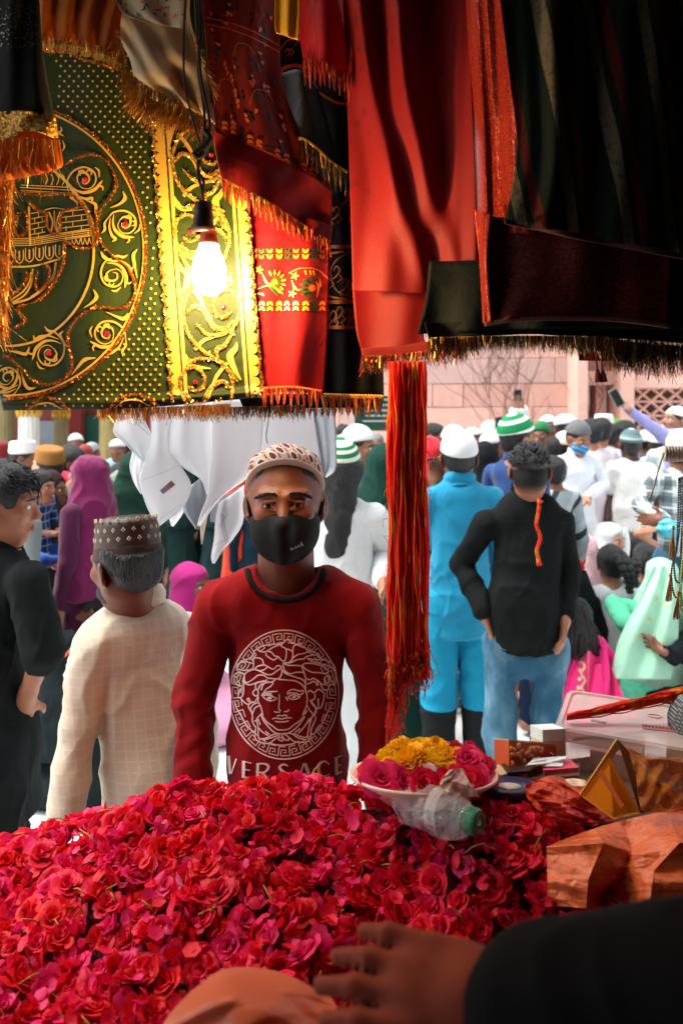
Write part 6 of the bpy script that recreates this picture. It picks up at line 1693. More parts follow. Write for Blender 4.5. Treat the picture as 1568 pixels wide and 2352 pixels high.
for ph_ in (0, 2.1, 4.2): mb.tube([P(x+2.2*math.sin(i*.55+ph_), y, JD-.16+.003*math.cos(i*.55+ph_)) for i, (x, y) in enumerate(c_)], .0042, 6)
mb.tube([P(1240,1148,JD-.16), P(1236,1156,JD-.162)], [.012,.006], 8); mb.tube([P(1234,1284,JD-.16), P(1238,1298,JD-.16)], [.006,.011], 8)
part(mb.build('braid', MAULI, None, True), tg)

m = bands('green_white_rings', [(.30,(24,124,74)),(.2,(232,232,220)),(.2,(24,124,74)),(.3,(232,232,220))], .058, (0,.28,1), .15); GWC = m
person('person in long white kurta and green ringed cap standing behind the man in maroon', 775, 1004, 3.1, 178, head=(20,0,0), skin_c=LGT, hair='long', cap_=('dome', GWC, 8), cover=.03,
    joints=dict(ne=P(882,1270,3.16), nw=P(880,1330,3.0)), upper=dict(c=(224,230,230), hem=.30, flare=.14, loose=1.12, collar=1.5, name='kurta'), lower=dict(c=(220,226,226)), spec=dict(fold=.012, ff=20), res=.0085)
person('man in navy shirt and green and white striped cap beside the jeans wearer', 1188, 950, 4.15, 128, head=(-20,0,0), skin_c=(150,104,78), hair='short', cap_=('dome', bands('green_white_bands', [(.34,(20,130,76)),(.18,(236,238,230)),(.2,(20,130,76)),(.18,(236,238,230)),(.1,(20,130,76))], .105, (0,.30,1), -.02), 0), face=True, cover=.03,
    upper=dict(c=(30,62,112), collar=2.2), lower=dict(c=(26,38,62)), spec=dict(fold=.008, ff=22), res=.0095)
person('man in grey jacket and backpack straps half hidden by the black shirt', 1268, 1040, 4.6, 200, skin_c=MAR, upper=dict(mat=bands('grey_straps', [(.55,(150,160,164)),(.2,(44,56,62)),(.25,(170,178,180))], .16, (.7,0,.7)), loose=1.12, name='jacket'), lower=dict(c=(120,130,136)), res=.012)

# masked man facing the camera, hands before him
m = bands('blue_checked_mask', [(.3,(40,126,176)),(.2,(140,190,214)),(.5,(40,126,176))], .03, (.4,0,.9)); BMASK = m
person('man in white shirt, grey cap and blue checked mask looking down', 1326, 965, 5.7, 12, head=(6,16,0), skin_c=(150,104,80), hair='short', cap_=('dome', GREYCAP, 4), cover=.03, face=True, mask=BMASK,
    joints=dict(pe=P(1386,1112,5.75), pw=P(1352,1140,5.45), ne=P(1282,1110,5.75), nw=P(1312,1170,5.5)), upper=dict(c=(222,228,234), hem=.72, collar=2.2, loose=1.08), lower=dict(c=(226,222,196)), spec=dict(fold=.008, phand=dict(f=(-.6,-.1,-.55), side=(0,-1,.2), curl=.2, s=1.1), nhand=dict(f=(.1,-.1,-1), side=(0,-1,0), s=1.1)), res=.0125)
person('man in long white shirt standing beside the masked one', 1378, 958, 6.3, 175, skin_c=LGT, hair='full', upper=dict(c=(226,230,234), hem=.35, flare=.08, name='kurta'), lower=dict(c=(220,224,226)), res=.014)
person('bareheaded man in pale pink shirt behind the grey cap', 1355, 961, 6.0, 185, skin_c=LGT, hair='full', upper=dict(c=(226,216,222)), res=.014)
TCAP = bands('grey_teal_knit', [(.55,(84,108,112)),(.18,(176,190,188)),(.27,(112,134,136))], .075, (0,.12,1), .1)
person('dark armed man in white T-shirt and grey teal knitted cap, back turned', 1447, 984, 5.9, 180, skin_c=(74,50,40), hair='short', cap_=('dome', TCAP, 2), cover=.03, joints=dict(pe=P(1398,1130,5.95), pw=P(1392,1215,5.85), ne=P(1505,1120,5.95), nw=P(1510,1190,5.9)),
    upper=dict(c=(224,226,222), sleeve=.42, hem=.80, loose=1.14, cuff=.06, name='t_shirt'), lower=dict(c=(146,142,136)), spec=dict(fold=.009), res=.0125)
person('man with black hair and glasses in profile facing left in the crowd', 1430, 964, 6.6, -88, skin_c=LGT, hair='full', face=True, beard='moustache', upper=dict(c=(230,220,224)), res=.014)
PLAID = plaid('grey_plaid', (178,190,194), (62,76,84), (220,226,226), .10)
person('man in grey plaid shirt and white cap at the right edge, elbow bent', 1562, 985, 4.6, 165, skin_c=MAR, hair='full', cap_=('dome', WCAP2, -8), cover=.03, joints=dict(ps=P(1512,1100,4.6), pe=P(1468,1158,4.62), pw=P(1530,1196,4.4), ns=P(1632,1098,4.62)), upper=dict(mat=PLAID, hem=.88, loose=1.05), lower=dict(mat=DENIM, name='jeans'), spec=dict(fold=.008, phand=dict(f=(1,-.2,.0), side=(0,-.2,1), s=1.1)), res=.0105)
bg_ = empty('plastic_bag', P(1536,1205,4.36)); tag(bg_, 'crumpled cyan plastic bag in the plaid shirt wearer\'s hand', 'bag')
V, F = polygonise([ell((0,0,-.03), (.07,.04,.06), None, .03), cap((-.06,0,.0), (.05,0,.01), .02, .012, 1, .02)], .010, lambda V, N: .012*wob(4, 70, 6)(V)); mesh_from('film', V, F, plain('cyan_film', (70,176,206), .35, .5), bg_)

person('man in lavender shirt and white cap reaching a phone up towards the screen', 1552, 928, 6.4, -75, head=(0,-12,0), skin_c=(150,108,84), hair='short', cap_=('skull', WCAP2, 6), cover=.03, face=True, joints=dict(ns=P(1522,1000,6.3), ne=P(1478,968,6.25), nw=P(1440,938,6.2)), upper=dict(c=(150,150,204)), spec=dict(nhand=dict(f=(-.75,0,.6), side=(0,-1,.4), s=1.15)), res=.013)
def phone(label, px, py, d, rx=0, s=1.0, c=(40,52,50)):
    o = empty('mobile_phone', P(px, py, d)); tag(o, label, 'phone', 'phones held up by the crowd')
    mb = MB(); mb.box((0,0,0), (.038*s,.006,.078*s), Matrix.Rotation(math.radians(rx),3,'Y')); mb.build('body', plain('phone_case', c, .35, .5), o)
    mb = MB(); mb.box((0,-.0072,0), (.033*s,.001,.07*s), Matrix.Rotation(math.radians(rx),3,'Y')); mb.build('screen', plain('dark_screen', (30,40,40), .12, .6), o)
phone('small phone at the tip of the raised lavender sleeve', 1415, 914, 6.15, -30, 1.0, (140,140,130))
phone('dark phone raised high before the sandstone wall', 1188, 913, 7.35, 0)
person('person in white scarf raising a phone with both hands before the wall', 1192, 925, 7.6, 5, skin_c=(150,108,86), hijab=dict(c=(226,226,224), len=.2), face=True, joints=dict(ne=P(1172,985,7.4), nw=P(1184,945,7.35), pe=P(1212,985,7.4), pw=P(1196,945,7.35)), upper=dict(c=WHITE), spec=dict(nhand=dict(f=(.05,0,1), side=(1,0,0)), phand=dict(f=(-.05,0,1), side=(-1,0,0))), res=.013)
person('moustached man in pale mint kurta and white cap near the stone screen', 1540, 963, 6.5, -35, skin_c=MAR, hair='short', cap_=('skull', WCAP2, 8), cover=.03, face=True, beard='moustache', upper=dict(c=(206,222,218), name='kurta', hem=.4), res=.013)

# the packed row behind: caps, bare heads and scarves
G = 'worshippers packed before the sandstone wall'
def far(label, px, top, d, yaw, c, cap_c=None, hair='short', sk=MAR, kind='skull', **kw):
    person(label, px, top, d, yaw, skin_c=sk, hair=hair, cap_=((kind, cap_c if not isinstance(cap_c, tuple) else fabric(cap_c, wr=.2), rnd.uniform(-6,6)) if cap_c else None), cover=.03 if cap_c else .015, upper=dict(c=c), group=G, res=kw.pop('res', .0165), **kw)
far('black haired man in blue check shirt just right of the red threads', 997, 968, 6.4, 60, (196,204,212))
person('girl in bright red headscarf looking down beside the red threads', 987, 1002, 5.2, 50, head=(0,14,0), skin_c=LGT, hijab=dict(c=(206,40,54), len=.25), face=True, robe=dict(c=(150,24,34)), group=G, res=.0125)
far('man in white cap and white shirt behind the crochet cap', 1041, 970, 5.2, 170, WHITE, WCAP2)
far('man in white cap turned right, between the crochet cap and the black veil', 1086, 978, 7.6, 55, (170,196,190), WCAP2, face=True)
far('man in tall white cap farthest left of the green striped cap', 1124, 966, 7.4, 150, WHITE, WCAP2, kind='dome')
far('bearded man in white cap and bright blue shirt near the black veil', 1131, 983, 5.8, 120, (40,110,170), WCAP2, beard='full', face=True)
person('woman in black veil between the turquoise and navy shirts', 1108, 1012, 4.5, 180, skin_c=LGT, hijab=dict(c=(26,30,32), face=False, len=.5), robe=dict(c=(26,30,32)), group=G, res=.012)
far('man in tall black cap partly behind the green striped cap', 1160, 956, 6.6, 150, (60,66,72), (24,28,30), kind='drum')
far('man in broad white cap under the bare vine', 1258, 950, 7.6, 20, WHITE, WCAP2, face=True)
far('person in green turban left of the vine', 1242, 966, 6.8, -30, (190,196,190), (30,110,60), kind='dome', face=True)
far('man in white cap turned right, just left of the grey cap', 1300, 947, 6.9, 65, (206,214,214), WCAP2, face=True)
far('man in small cream cap crouched behind the grey cap', 1296, 985, 6.2, 160, OFFW, (222,216,200))
far('black haired boy behind the masked man\'s shoulder', 1272, 998, 6.2, 170, (120,120,124))
far('man in squared white cap between two bare heads', 1386, 949, 7.0, 160, WHITE, WCAP2, kind='drum')
far('tousled dark haired man beneath the squared white cap', 1402, 972, 6.6, 150, (226,214,224), hair='full')
far('person in leafy green head cloth near the stone niche', 1418, 962, 7.4, 10, (170,180,170), (60,120,40), kind='dome', face=True)
far('man in round white cap at the foot of the stone screen', 1508, 990, 7.2, 170, (212,222,224), WCAP2)
far('man in dark shirt and white cap beyond the T-shirt wearer', 1480, 985, 7.4, 160, (90,100,110), WCAP2)
far('young man with bare head below the tall white cap', 1068, 1000, 6.6, 140, (160,150,140))
far('fair faced man in white looking left beneath the raised phone', 1216, 978, 7.2, -60, OFFW, face=True)
far('man in pale grey behind the green turban', 1226, 1004, 6.0, 40, (180,186,188), face=True)
# centre, between the velvet cloth and the threads
SHAWL = plaid('beige_patterned_shawl', (186,184,170), (170,166,150), (176,92,84), .13)
person('young man in white cap and beige patterned shawl looking right', 824, 975, 4.5, 62, skin_c=(140,92,68), hair='short', cap_=('dome', WCAP2, 2), cover=.03, face=True, upper=dict(mat=SHAWL, loose=1.22, name='shawl'), res=.0105)
far('man in tilted white cap beside the beige shawl', 793, 993, 5.6, 100, (200,190,190), WCAP2)
far('dark haired man just under the velvet fringe', 789, 972, 7.0, 20, (170,90,80), face=True)
person('grey haired man in white mask near the green notice board', 862, 990, 6.4, 20, skin_c=MAR, hair='short', face=True, mask=fabric((214,222,228)), upper=dict(c=(200,204,206)), group=G, res=.014, spec=dict(hair_mat=hair_mat((120,122,124))))
person('woman in dark green chador left of the red threads', 884, 1018, 3.9, 175, skin_c=LGT, hijab=dict(c=(24,56,48), face=False, len=.62, wide=1.1), robe=dict(c=(24,56,48)), res=.0105)
person('person in teal tunic half hidden behind the man in maroon', 735, 1120, 4.2, 180, skin_c=LGT, upper=dict(c=(28,142,138), hem=.4, flare=.1, name='tunic'), lower=dict(c=(30,60,70)), res=.012)

# ------------------------------------------------------------------ left: women, children and onlookers
person('woman in magenta headscarf and plum robe standing at the left', 200, 1045, 4.0, -112, head=(14,4,0), skin_c=LGT, hijab=dict(c=(112,26,76), len=.52, face=True, wide=1.0, fold=.014), robe=dict(c=(78,22,56), w1=.24), spec=dict(ears=0), res=.0098)
person('woman in dark patterned scarf carrying the small child', 116, 1076, 4.45, 78, skin_c=MAR, face=True, hijab=dict(c=(58,44,44), len=.3), robe=dict(c=(38,40,44)), res=.0115, joints=dict(ne=P(100,1230,4.3), nw=P(140,1212,4.25)))
BPL = plaid('blue_child_plaid', (30,96,150), (20,50,96), (190,214,226), .045)
cd, cg = person('small child in blue plaid shirt carried at the left', 92, 1074, 4.2, 72, sit=True, size=.56, h=.56, skin_c=LGT, hair='full', face=True, joints=dict(nw=P(138,1170,4.1-.0)-Vector((0,0,0))) if False else None, upper=dict(mat=BPL, hem=.06, sleeve=.5), lower=dict(c=(30,84,160)), arms='front', res=.0095)
cd.location.z = HC-(1074-HY)/FPX*4.2-.56
BOOK = MB(); BOOK.box((0,0,0), (.05,.035,.008)); 
far('bearded man in white cap and grey plaid shirt at far left, facing right', 56, 1009, 5.4, 92, (120,112,124), WCAP2, beard='full', face=True, kind='drum', res=.0125)
person('man in tan embroidered cap with head tilted back, left of the magenta scarf', 112, 1017, 4.7, -120, head=(6,-16,8), skin_c=FAIR, hair='short', cap_=('drum', plain('tan_felt', (150,104,52), .8, .2, .2, 40), 4), cover=.04, upper=dict(c=(176,206,186)), res=.011)
far('person with glossy black hair in mint shirt behind the magenta scarf', 164, 1022, 5.0, 100, (150,200,170), hair='full', res=.013)
REDST = bands('red_white_stripes', [(.62,(196,34,56)),(.12,(226,226,224)),(.1,(196,34,56)),(.16,(226,226,224))], .22, (0,0,1), .1)
person('person in red hooded top with white stripes facing right behind the child', 146, 1080, 4.9, 75, skin_c=MAR, face=True, hijab=dict(c=(208,44,74), len=.22), upper=dict(mat=REDST), res=.0125)
person('brown haired child peeping over the black kurta shoulder', 34, 1060, 3.6, 150, skin_c=LGT, hair='full', upper=dict(c=(110,120,120)), spec=dict(hair_mat=HAIR_BROWN), res=.011)
person('woman wholly in dark red at the far left edge', 0, 1008, 5.6, 120, skin_c=LGT, hijab=dict(c=(120,30,32), len=.4), robe=dict(c=(120,30,32)), res=.014)
far('man in white cap raising a hand before the red wall', 175, 992, 8.4, 30, (206,214,210), WCAP2, face=True, arms='up')
far('woman in rust red scarf below the teal door', 196, 1020, 7.4, 10, (120,50,44), (140,52,44), kind='dome', face=True)
far('man in grey cap and pale teal shirt before the teal door', 212, 1012, 8.2, 160, (110,136,140), (150,160,160))
far('man in white cap and aqua shirt right of the pale gold column', 270, 1004, 7.6, 8, (150,206,214), WCAP2, face=True)
far('boy with bowed black head right of the pale gold column', 276, 1061, 5.8, 60, (190,186,196))
person('woman in bottle green burqa with grey shawl behind the handkerchiefs', 312, 1032, 4.8, 170, skin_c=LGT, hijab=dict(c=(34,62,52), face=False, len=.6), robe=dict(c=(34,60,50), w1=.28), res=.0125)
person('woman in long grey green coat at the column foot', 284, 1078, 5.1, 150, skin_c=LGT, hijab=dict(c=(120,136,126), face=False, len=.45), robe=dict(c=(112,126,116)), res=.0135)
for i, (px, top, d, c, lab) in enumerate(((404,1035,6.6,(28,54,52),'woman in black robe standing left below the handkerchief row'), (462,1030,6.8,(20,44,46),'woman in black robe standing in the middle below the handkerchief row'), (516,1034,6.5,(24,46,48),'woman in black robe standing right below the handkerchief row'))):
    person(lab, px, top, d, 175+i*8, skin_c=LGT, hijab=dict(c=c, face=False, len=.5), robe=dict(c=c, w1=.30), group='women in black robes behind the handkerchiefs', res=.0155)
person('person in vermilion robe left of the masked face', 553, 1060, 6.2, 180, skin_c=LGT, hijab=dict(c=(196,56,26), face=False), robe=dict(c=(190,50,22), w1=.2), res=.0155)
person('person in navy clothes behind the masked man\'s neck', 592, 1090, 5.2, 180, skin_c=MAR, upper=dict(c=(26,48,62), hem=.5), lower=dict(c=(24,40,52)), res=.0135)
# ------------------------------------------------------------------ people sitting on the marble
SG = 'people sitting on the marble floor'
person('girl in sheer magenta headscarf and pink dress sitting on the floor', 440, 1290, 4.2, 62, sit=True, size=.92, skin_c=MAR, face=True, hijab=dict(c=(176,34,120), len=.42, tr=.2), robe=dict(c=(214,150,180)), group=SG, res=.0105)
person('cropped haired man sitting low beside the cream kurta, facing left', 220, 1340, 3.9, -82, sit=True, size=1.0, skin_c=(130,84,60), hair='short', face=True, upper=dict(c=(90,84,80)), group=SG, res=.0105)
person('person in black robe with orange scarf sitting at the left', 150, 1446, 3.45, 160, sit=True, size=.86, skin_c=LGT, hijab=dict(c=(26,34,36), face=False, len=.3), robe=dict(c=(26,34,36)), group=SG, res=.0098)
o = sheet('orange_scarf', [[(152,1500,3.25),(172,1478,3.25),(188,1470,3.25)], [(150,1510,3.25),(172,1490,3.25),(190,1482,3.25)]], 16, 6, fabric((226,108,72)), None, lambda u,v: .01*np.sin(u*9)); tag(o, 'strip of orange scarf across the sitting black robe', 'scarf')
person('woman in yellow sitting behind the black kurta', 58, 1440, 4.0, 170, sit=True, size=.9, skin_c=LGT, hijab=dict(c=(206,160,30), face=False), robe=dict(c=(206,160,30)), group=SG, res=.0115)
person('person in striped shirt sitting behind the turquoise trousers, hand on floor', 1062, 1330, 4.5, 200, sit=True, size=1.0, skin_c=MAR, upper=dict(mat=bands('grey_thin_stripes', [(.6,(200,204,206)),(.4,(120,128,134))], .03)), lower=dict(c=(44,84,110)), joints=dict(pw=P(1042,1560,4.3), pe=P(1020,1480,4.5)), spec=dict(phand=dict(f=(.1,-.1,-1), side=(1,-.3,0), spread=.5, s=1.15)), group=SG, res=.0115)
SPINK = fabric((222,40,120), wr=.4)
sr, sg = person('girl in hot pink sari with long black hair sitting at the right', 1326, 1372, 4.15, 172, sit=True, size=.72, skin_c=(150,100,72), hair='full', robe=dict(mat=SPINK, sleeve=.35, fold=.014, name='sari'), joints=dict(ne=(-.20,.03,.36), nw=(-.22,-.06,.14)), group=SG, res=.0098)
o = sheet('sari_pallu', [[(1322,1500,4.02),(1392,1480,4.02)], [(1300,1570,3.96),(1400,1560,3.96)], [(1292,1652,3.88),(1390,1640,3.9)], [(1290,1662,3.86),(1430,1630,3.9)]], 30, 30, SPINK, None, lambda u,v: .02*np.sin(u*11+v*2)); vb = bvh_of(o); place_under(o, sr)
o2 = sheet('sari_skirt', [[(1352,1530,3.98),(1398,1520,4.0)], [(1344,1590,3.92),(1425,1585,3.95)], [(1330,1640,3.86),(1450,1635,3.9)], [(1326,1664,3.84),(1482,1648,3.9)]], 30, 24, SPINK, None, lambda u,v: .03*np.sin(u*10+v*3)); place_under(o2, sr)
k = Ink(vb, .003)
for i in range(8): y = 1500+i*20; k.dot(1330+2*math.sin(i), y, 5, 9)
k.stroke([(1338+4*math.sin(i*1.6), 1492+i*8) for i in range(21)], 4); k.stroke([(1350,1490),(1348,1570),(1344,1655)], 1.4); k.build('gold_embroidery', plain('zari_gold', (196,170,120), .4, .5), sr)
mb = MB(); r4 = random.Random(9)
for i in range(170):
    u = r4.uniform(-1,1); x = 1326+u*16; pts = []
    e = r4.uniform(1470,1530)-abs(u)*10; xe = 1332+u*44+r4.uniform(-6,6)
    for j in range(8): t = j/7; pts.append(P(x+(xe-x)*t**1.3+2.5*math.sin(t*6+i), 1382+(e-1382)*t, 4.04-.06*math.sin(t*3.1)*(1-abs(u)*.5)-.02*r4.random()))
    mb.tube(pts, [.007,.009,.009,.008,.008,.007,.005,.002], 5)
place_under(mb.build('loose_hair', HAIR, None, True), sr)
person('person in black veil with red bow sitting behind the pink sari', 1326, 1300, 4.55, 178, sit=True, size=.62, skin_c=LGT, hijab=dict(c=(24,28,30), face=False, len=.5), robe=dict(c=(24,28,30)), group=SG, res=.0115)
o = MB(); o.sphere(P(1324,1303,4.52), (.05,.025,.03), 10); o.sphere(P(1318,1310,4.50), (.035,.02,.04), 10); o.sphere(P(1330,1296,4.50), (.03,.02,.03), 10); o = o.build('hair_bow', fabric((196,26,34)), None, True); tag(o, 'red hair bow on the sitting black veil', 'bow')
person('woman in pink crochet headscarf and glasses sitting in profile', 1336, 1222, 5.2, 78, sit=True, size=1.0, skin_c=(150,100,76), face=True, hijab=dict(mat=lattice_white('pink_crochet', (226,186,190), (206,150,158), .02), len=.3), robe=dict(c=(216,140,140)), group=SG, res=.0125)
person('woman in sheer white scarf sitting and looking right', 1396, 1197, 5.4, 38, sit=True, size=1.0, skin_c=FAIR, face=True, hijab=dict(c=(220,228,230), len=.42, tr=.25), robe=dict(c=(206,216,220)), group=SG, res=.0125)
person('person sitting with arm raised holding up a white cloth', 1466, 1234, 5.7, 175, sit=True, size=1.0, skin_c=(170,118,90), hair='full', upper=dict(c=(222,214,222), sleeve=.3), joints=dict(ne=P(1500,1252,5.6), nw=P(1466,1226,5.5)), spec=dict(nhand=dict(f=(-1,0,.4), side=(0,-1,.5))), lower=dict(c=(120,120,126)), group=SG, res=.0125)
o = sheet('white_cloth', [[(1428,1212,5.4),(1440,1212,5.4)], [(1412,1250,5.4),(1446,1250,5.4)], [(1408,1290,5.42),(1442,1290,5.42)]], 14, 18, fabric((226,232,232), tr:=.85) if False else fabric((226,232,232)), None, lambda u,v: .02*np.sin(u*7)); tag(o, 'white cloth held up among the sitting women', 'cloth')
def braid_hair(root, pts, r0, name='plait'):
    mb = MB(); n = len(pts)*3; C = crom([tuple(p) for p in pts], n)
    for i, c in enumerate(C):
        t = i/(n-1); r = r0*(1-.55*t)
        for s_ in (-1, 1): mb.sphere(Vector(c)+Vector((s_*r*.45, (-1)**i*.01, 0)), (r*.75, r*.8, r*.9), 8, 0, Matrix.Rotation(s_*.6,3,'Y'))
    place_under(mb.build(name, HAIR, None, True), root)
w1_, g1_ = person('girl in white T-shirt with a side plait sitting with her back turned', 1403, 1250, 4.65, 176, sit=True, size=.98, skin_c=(160,112,86), hair='full', upper=dict(c=(206,212,216), sleeve=.5, hem=.06, loose=1.02, name='t_shirt'), lower=dict(c=(150,160,168)), spec=dict(fold=.007, hair_amp=.005), group=SG, res=.0105)
braid_hair(w1_, [P(1426,1285,4.52), P(1438,1310,4.48), P(1445,1335,4.48), P(1444,1358,4.48)], .042)
w2_, g2_ = person('girl in navy dotted top with a plait sitting beside the white T-shirt', 1482, 1248, 5.1, 150, sit=True, size=.95, skin_c=(150,100,76), hair='full', upper=dict(c=(24,38,74), sleeve=.4, hem=.06), lower=dict(c=(40,50,80)), spec=dict(hair_amp=.005), group=SG, res=.0115)
braid_hair(w2_, [P(1462,1290,5.0), P(1457,1312,4.98), P(1455,1335,4.98), P(1456,1350,4.98)], .034)
MINT = fabric((170,222,194), wr=.5, trans=.15); MINT2 = fabric((84,190,152), wr=.4)
mw, mg = person('woman in mint green embroidered veil sitting at the right edge', 1516, 1276, 4.4, 178, sit=True, size=1.0, skin_c=LGT, hijab=dict(mat=MINT, face=False, len=.62, wide=1.12), robe=dict(mat=MINT2, fold=.012), joints=dict(pe=P(1408,1390,4.4), pw=P(1440,1440,4.2)), group=SG, res=.0098)
o = sheet('veil_fall', [[(1500,1300,4.22),(1545,1300,4.22)], [(1470,1370,4.12),(1556,1370,4.12)], [(1420,1470,4.05),(1556,1470,4.05)], [(1400,1560,3.98),(1540,1560,4.0)]], 40, 50, MINT, None, lambda u,v: .022*np.sin(u*12+v*3)); vb = bvh_of(o); place_under(o, mw)
k = Ink(vb, .003)
for x, y in ((1438,1408),(1530,1390),(1468,1462),(1506,1375),(1490,1420),(1520,1480)): k.dot(x, y, 4, 8); [k.stroke([(x,y),(x+7*math.cos(a),y+7*math.sin(a))], [3,1], smooth=False) for a in (0,1.26,2.5,3.8,5)]
k.build('gold_sprigs', plain('zari_pale', (196,190,120), .5, .5), mw)
person('person in dark clothes with clasped hands sitting at the right edge', 1640, 1330, 4.1, -70, sit=True, size=.85, skin_c=(120,80,62), face=True, hijab=dict(c=(40,44,48), len=.3), robe=dict(c=(22,28,32)), joints=dict(ne=P(1545,1510,4.0), nw=P(1518,1494,3.95), pw=P(1512,1488,4.05)), spec=dict(nhand=dict(f=(-1,0,.2), side=(0,-.3,1), spread=.6, s=1.1), phand=dict(f=(-1,0,.2), side=(0,.3,1))), group=SG, res=.0105)
V, F = polygonise([ell((0,0,.10), (.10,.09,.11), None, .03), ell((.03,.0,.02), (.12,.10,.05), None, .05), half(.0)], .010, folds(3, .010, 40)); o = mesh_from('cloth_bag', V, F, fabric((22,28,30), wr=.5)); o.location = P(1472,1622,4.35); o.location.z = 0; tag(o, 'black cloth bag on the floor right of the pink sari', 'bag')
QUILT = plaid('yellow_white_quilt', (230,226,208), (214,180,96), (206,130,60), .09)
V, F = polygonise([cap((-.10,0,.08), (.12,.02,.12), .075, .085, 1, .03), ell((.06,-.05,.05), (.10,.08,.05), None, .04), half(.0)], .011, folds(6, .012, 40)); o = mesh_from('baby_bundle', V, F, QUILT); o.location = P(1505,1585,4.5); o.location.z = .0; tag(o, 'yellow and white patterned bundle lying beside the black cloth bag', 'bundle')
# ------------------------------------------------------------------ stall table, flower heap
tb = empty('stall_table', (0, 1.05, 0)); tag(tb, 'long wooden stall table under the rose heap', 'table')
mb = MB()
for i in range(5): mb.box((0.05, -.40+i*.163, .875), (1.25, .079, .015))
TBW = plain('table_wood', (84,58,40), .75, .3, .25, 10, .3)
for i in range(5): q = MB(); q.box((0.05, -.40+i*.163, .875), (1.25, .079, .015)); q.build('plank', TBW, tb)
for x in (-1.1, 1.2):
    for y in (-.42, .26): q = MB(); q.box((x, y, .43), (.035,.035,.43)); q.build('leg', TBW, tb)
CRX = [-1.0,-.6,-.37,-.22,-.14,0,.07,.12,.24,.39,.6,.9]; CRZ = [.98,1.025,1.085,1.115,1.138,1.128,1.125,1.125,1.125,1.115,1.10,1.05]
def heap(x, y):
    cz = np.interp(x, CRX, CRZ)
    t = np.clip((y-.90)/(.40-.14*np.clip((x-.05)/.1,0,1)), 0, 1); t = t*t*(3-2*t)*.55+t*.45
    z = .975+(cz-.975)*t
    f = np.clip((y-1.30)/.13, 0, 1); z = z-f*f*(z-.92)
    e = np.clip((.90-y)/.09, 0, 1); z = z-e*e*(z-.905)
    return z+.010*np.sin(x*13+y*9)+.007*np.sin(x*29-y*21)
nx, ny = 80, 40
xs = np.linspace(-.95, .85, nx); ys_ = np.linspace(.80, 1.42, ny)
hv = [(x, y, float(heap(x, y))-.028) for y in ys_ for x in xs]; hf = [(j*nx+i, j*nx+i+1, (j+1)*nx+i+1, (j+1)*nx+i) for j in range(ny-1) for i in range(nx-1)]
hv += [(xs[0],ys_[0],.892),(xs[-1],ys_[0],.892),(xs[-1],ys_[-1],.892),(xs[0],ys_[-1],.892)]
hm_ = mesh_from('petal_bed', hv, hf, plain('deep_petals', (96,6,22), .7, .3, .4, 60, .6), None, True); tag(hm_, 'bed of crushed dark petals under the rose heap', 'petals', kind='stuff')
bsk = empty('flower_basket', (-.05, 1.1, .89)); tag(bsk, 'shallow round basket rim showing under the roses at the bottom', 'basket')
CANE = plain('pale_cane', (214,170,150), .7, .3, .2, 40, .3)
def rimpt(a, r=1.0): return Vector((-.05+.88*r*math.cos(a), 1.12+.225*r*math.sin(a), .0))
mb = MB()
for k_, dz in ((0,.0),(1,.007)):
    pts = []
    for i in range(81):
        a = 6.2832*i/80; x, y = -.05+.80*math.cos(a), 1.12+.215*math.sin(a)-.004*k_
        pts.append(Vector((x, y, .985-.0+dz+.004*math.sin(i*2.2+k_*3))) - bsk.location)
    mb.tube(pts, .0065, 7, cap=False)
mb.build('rim', CANE, bsk, True)
mb = MB(); mb.lathe([(.62,.004),(.74,.012),(.79,.05),(.80,.09)], (0,.02,0), 60, sx=1.0, sy=.27); mb.build('basket_wall', CANE, bsk, True)

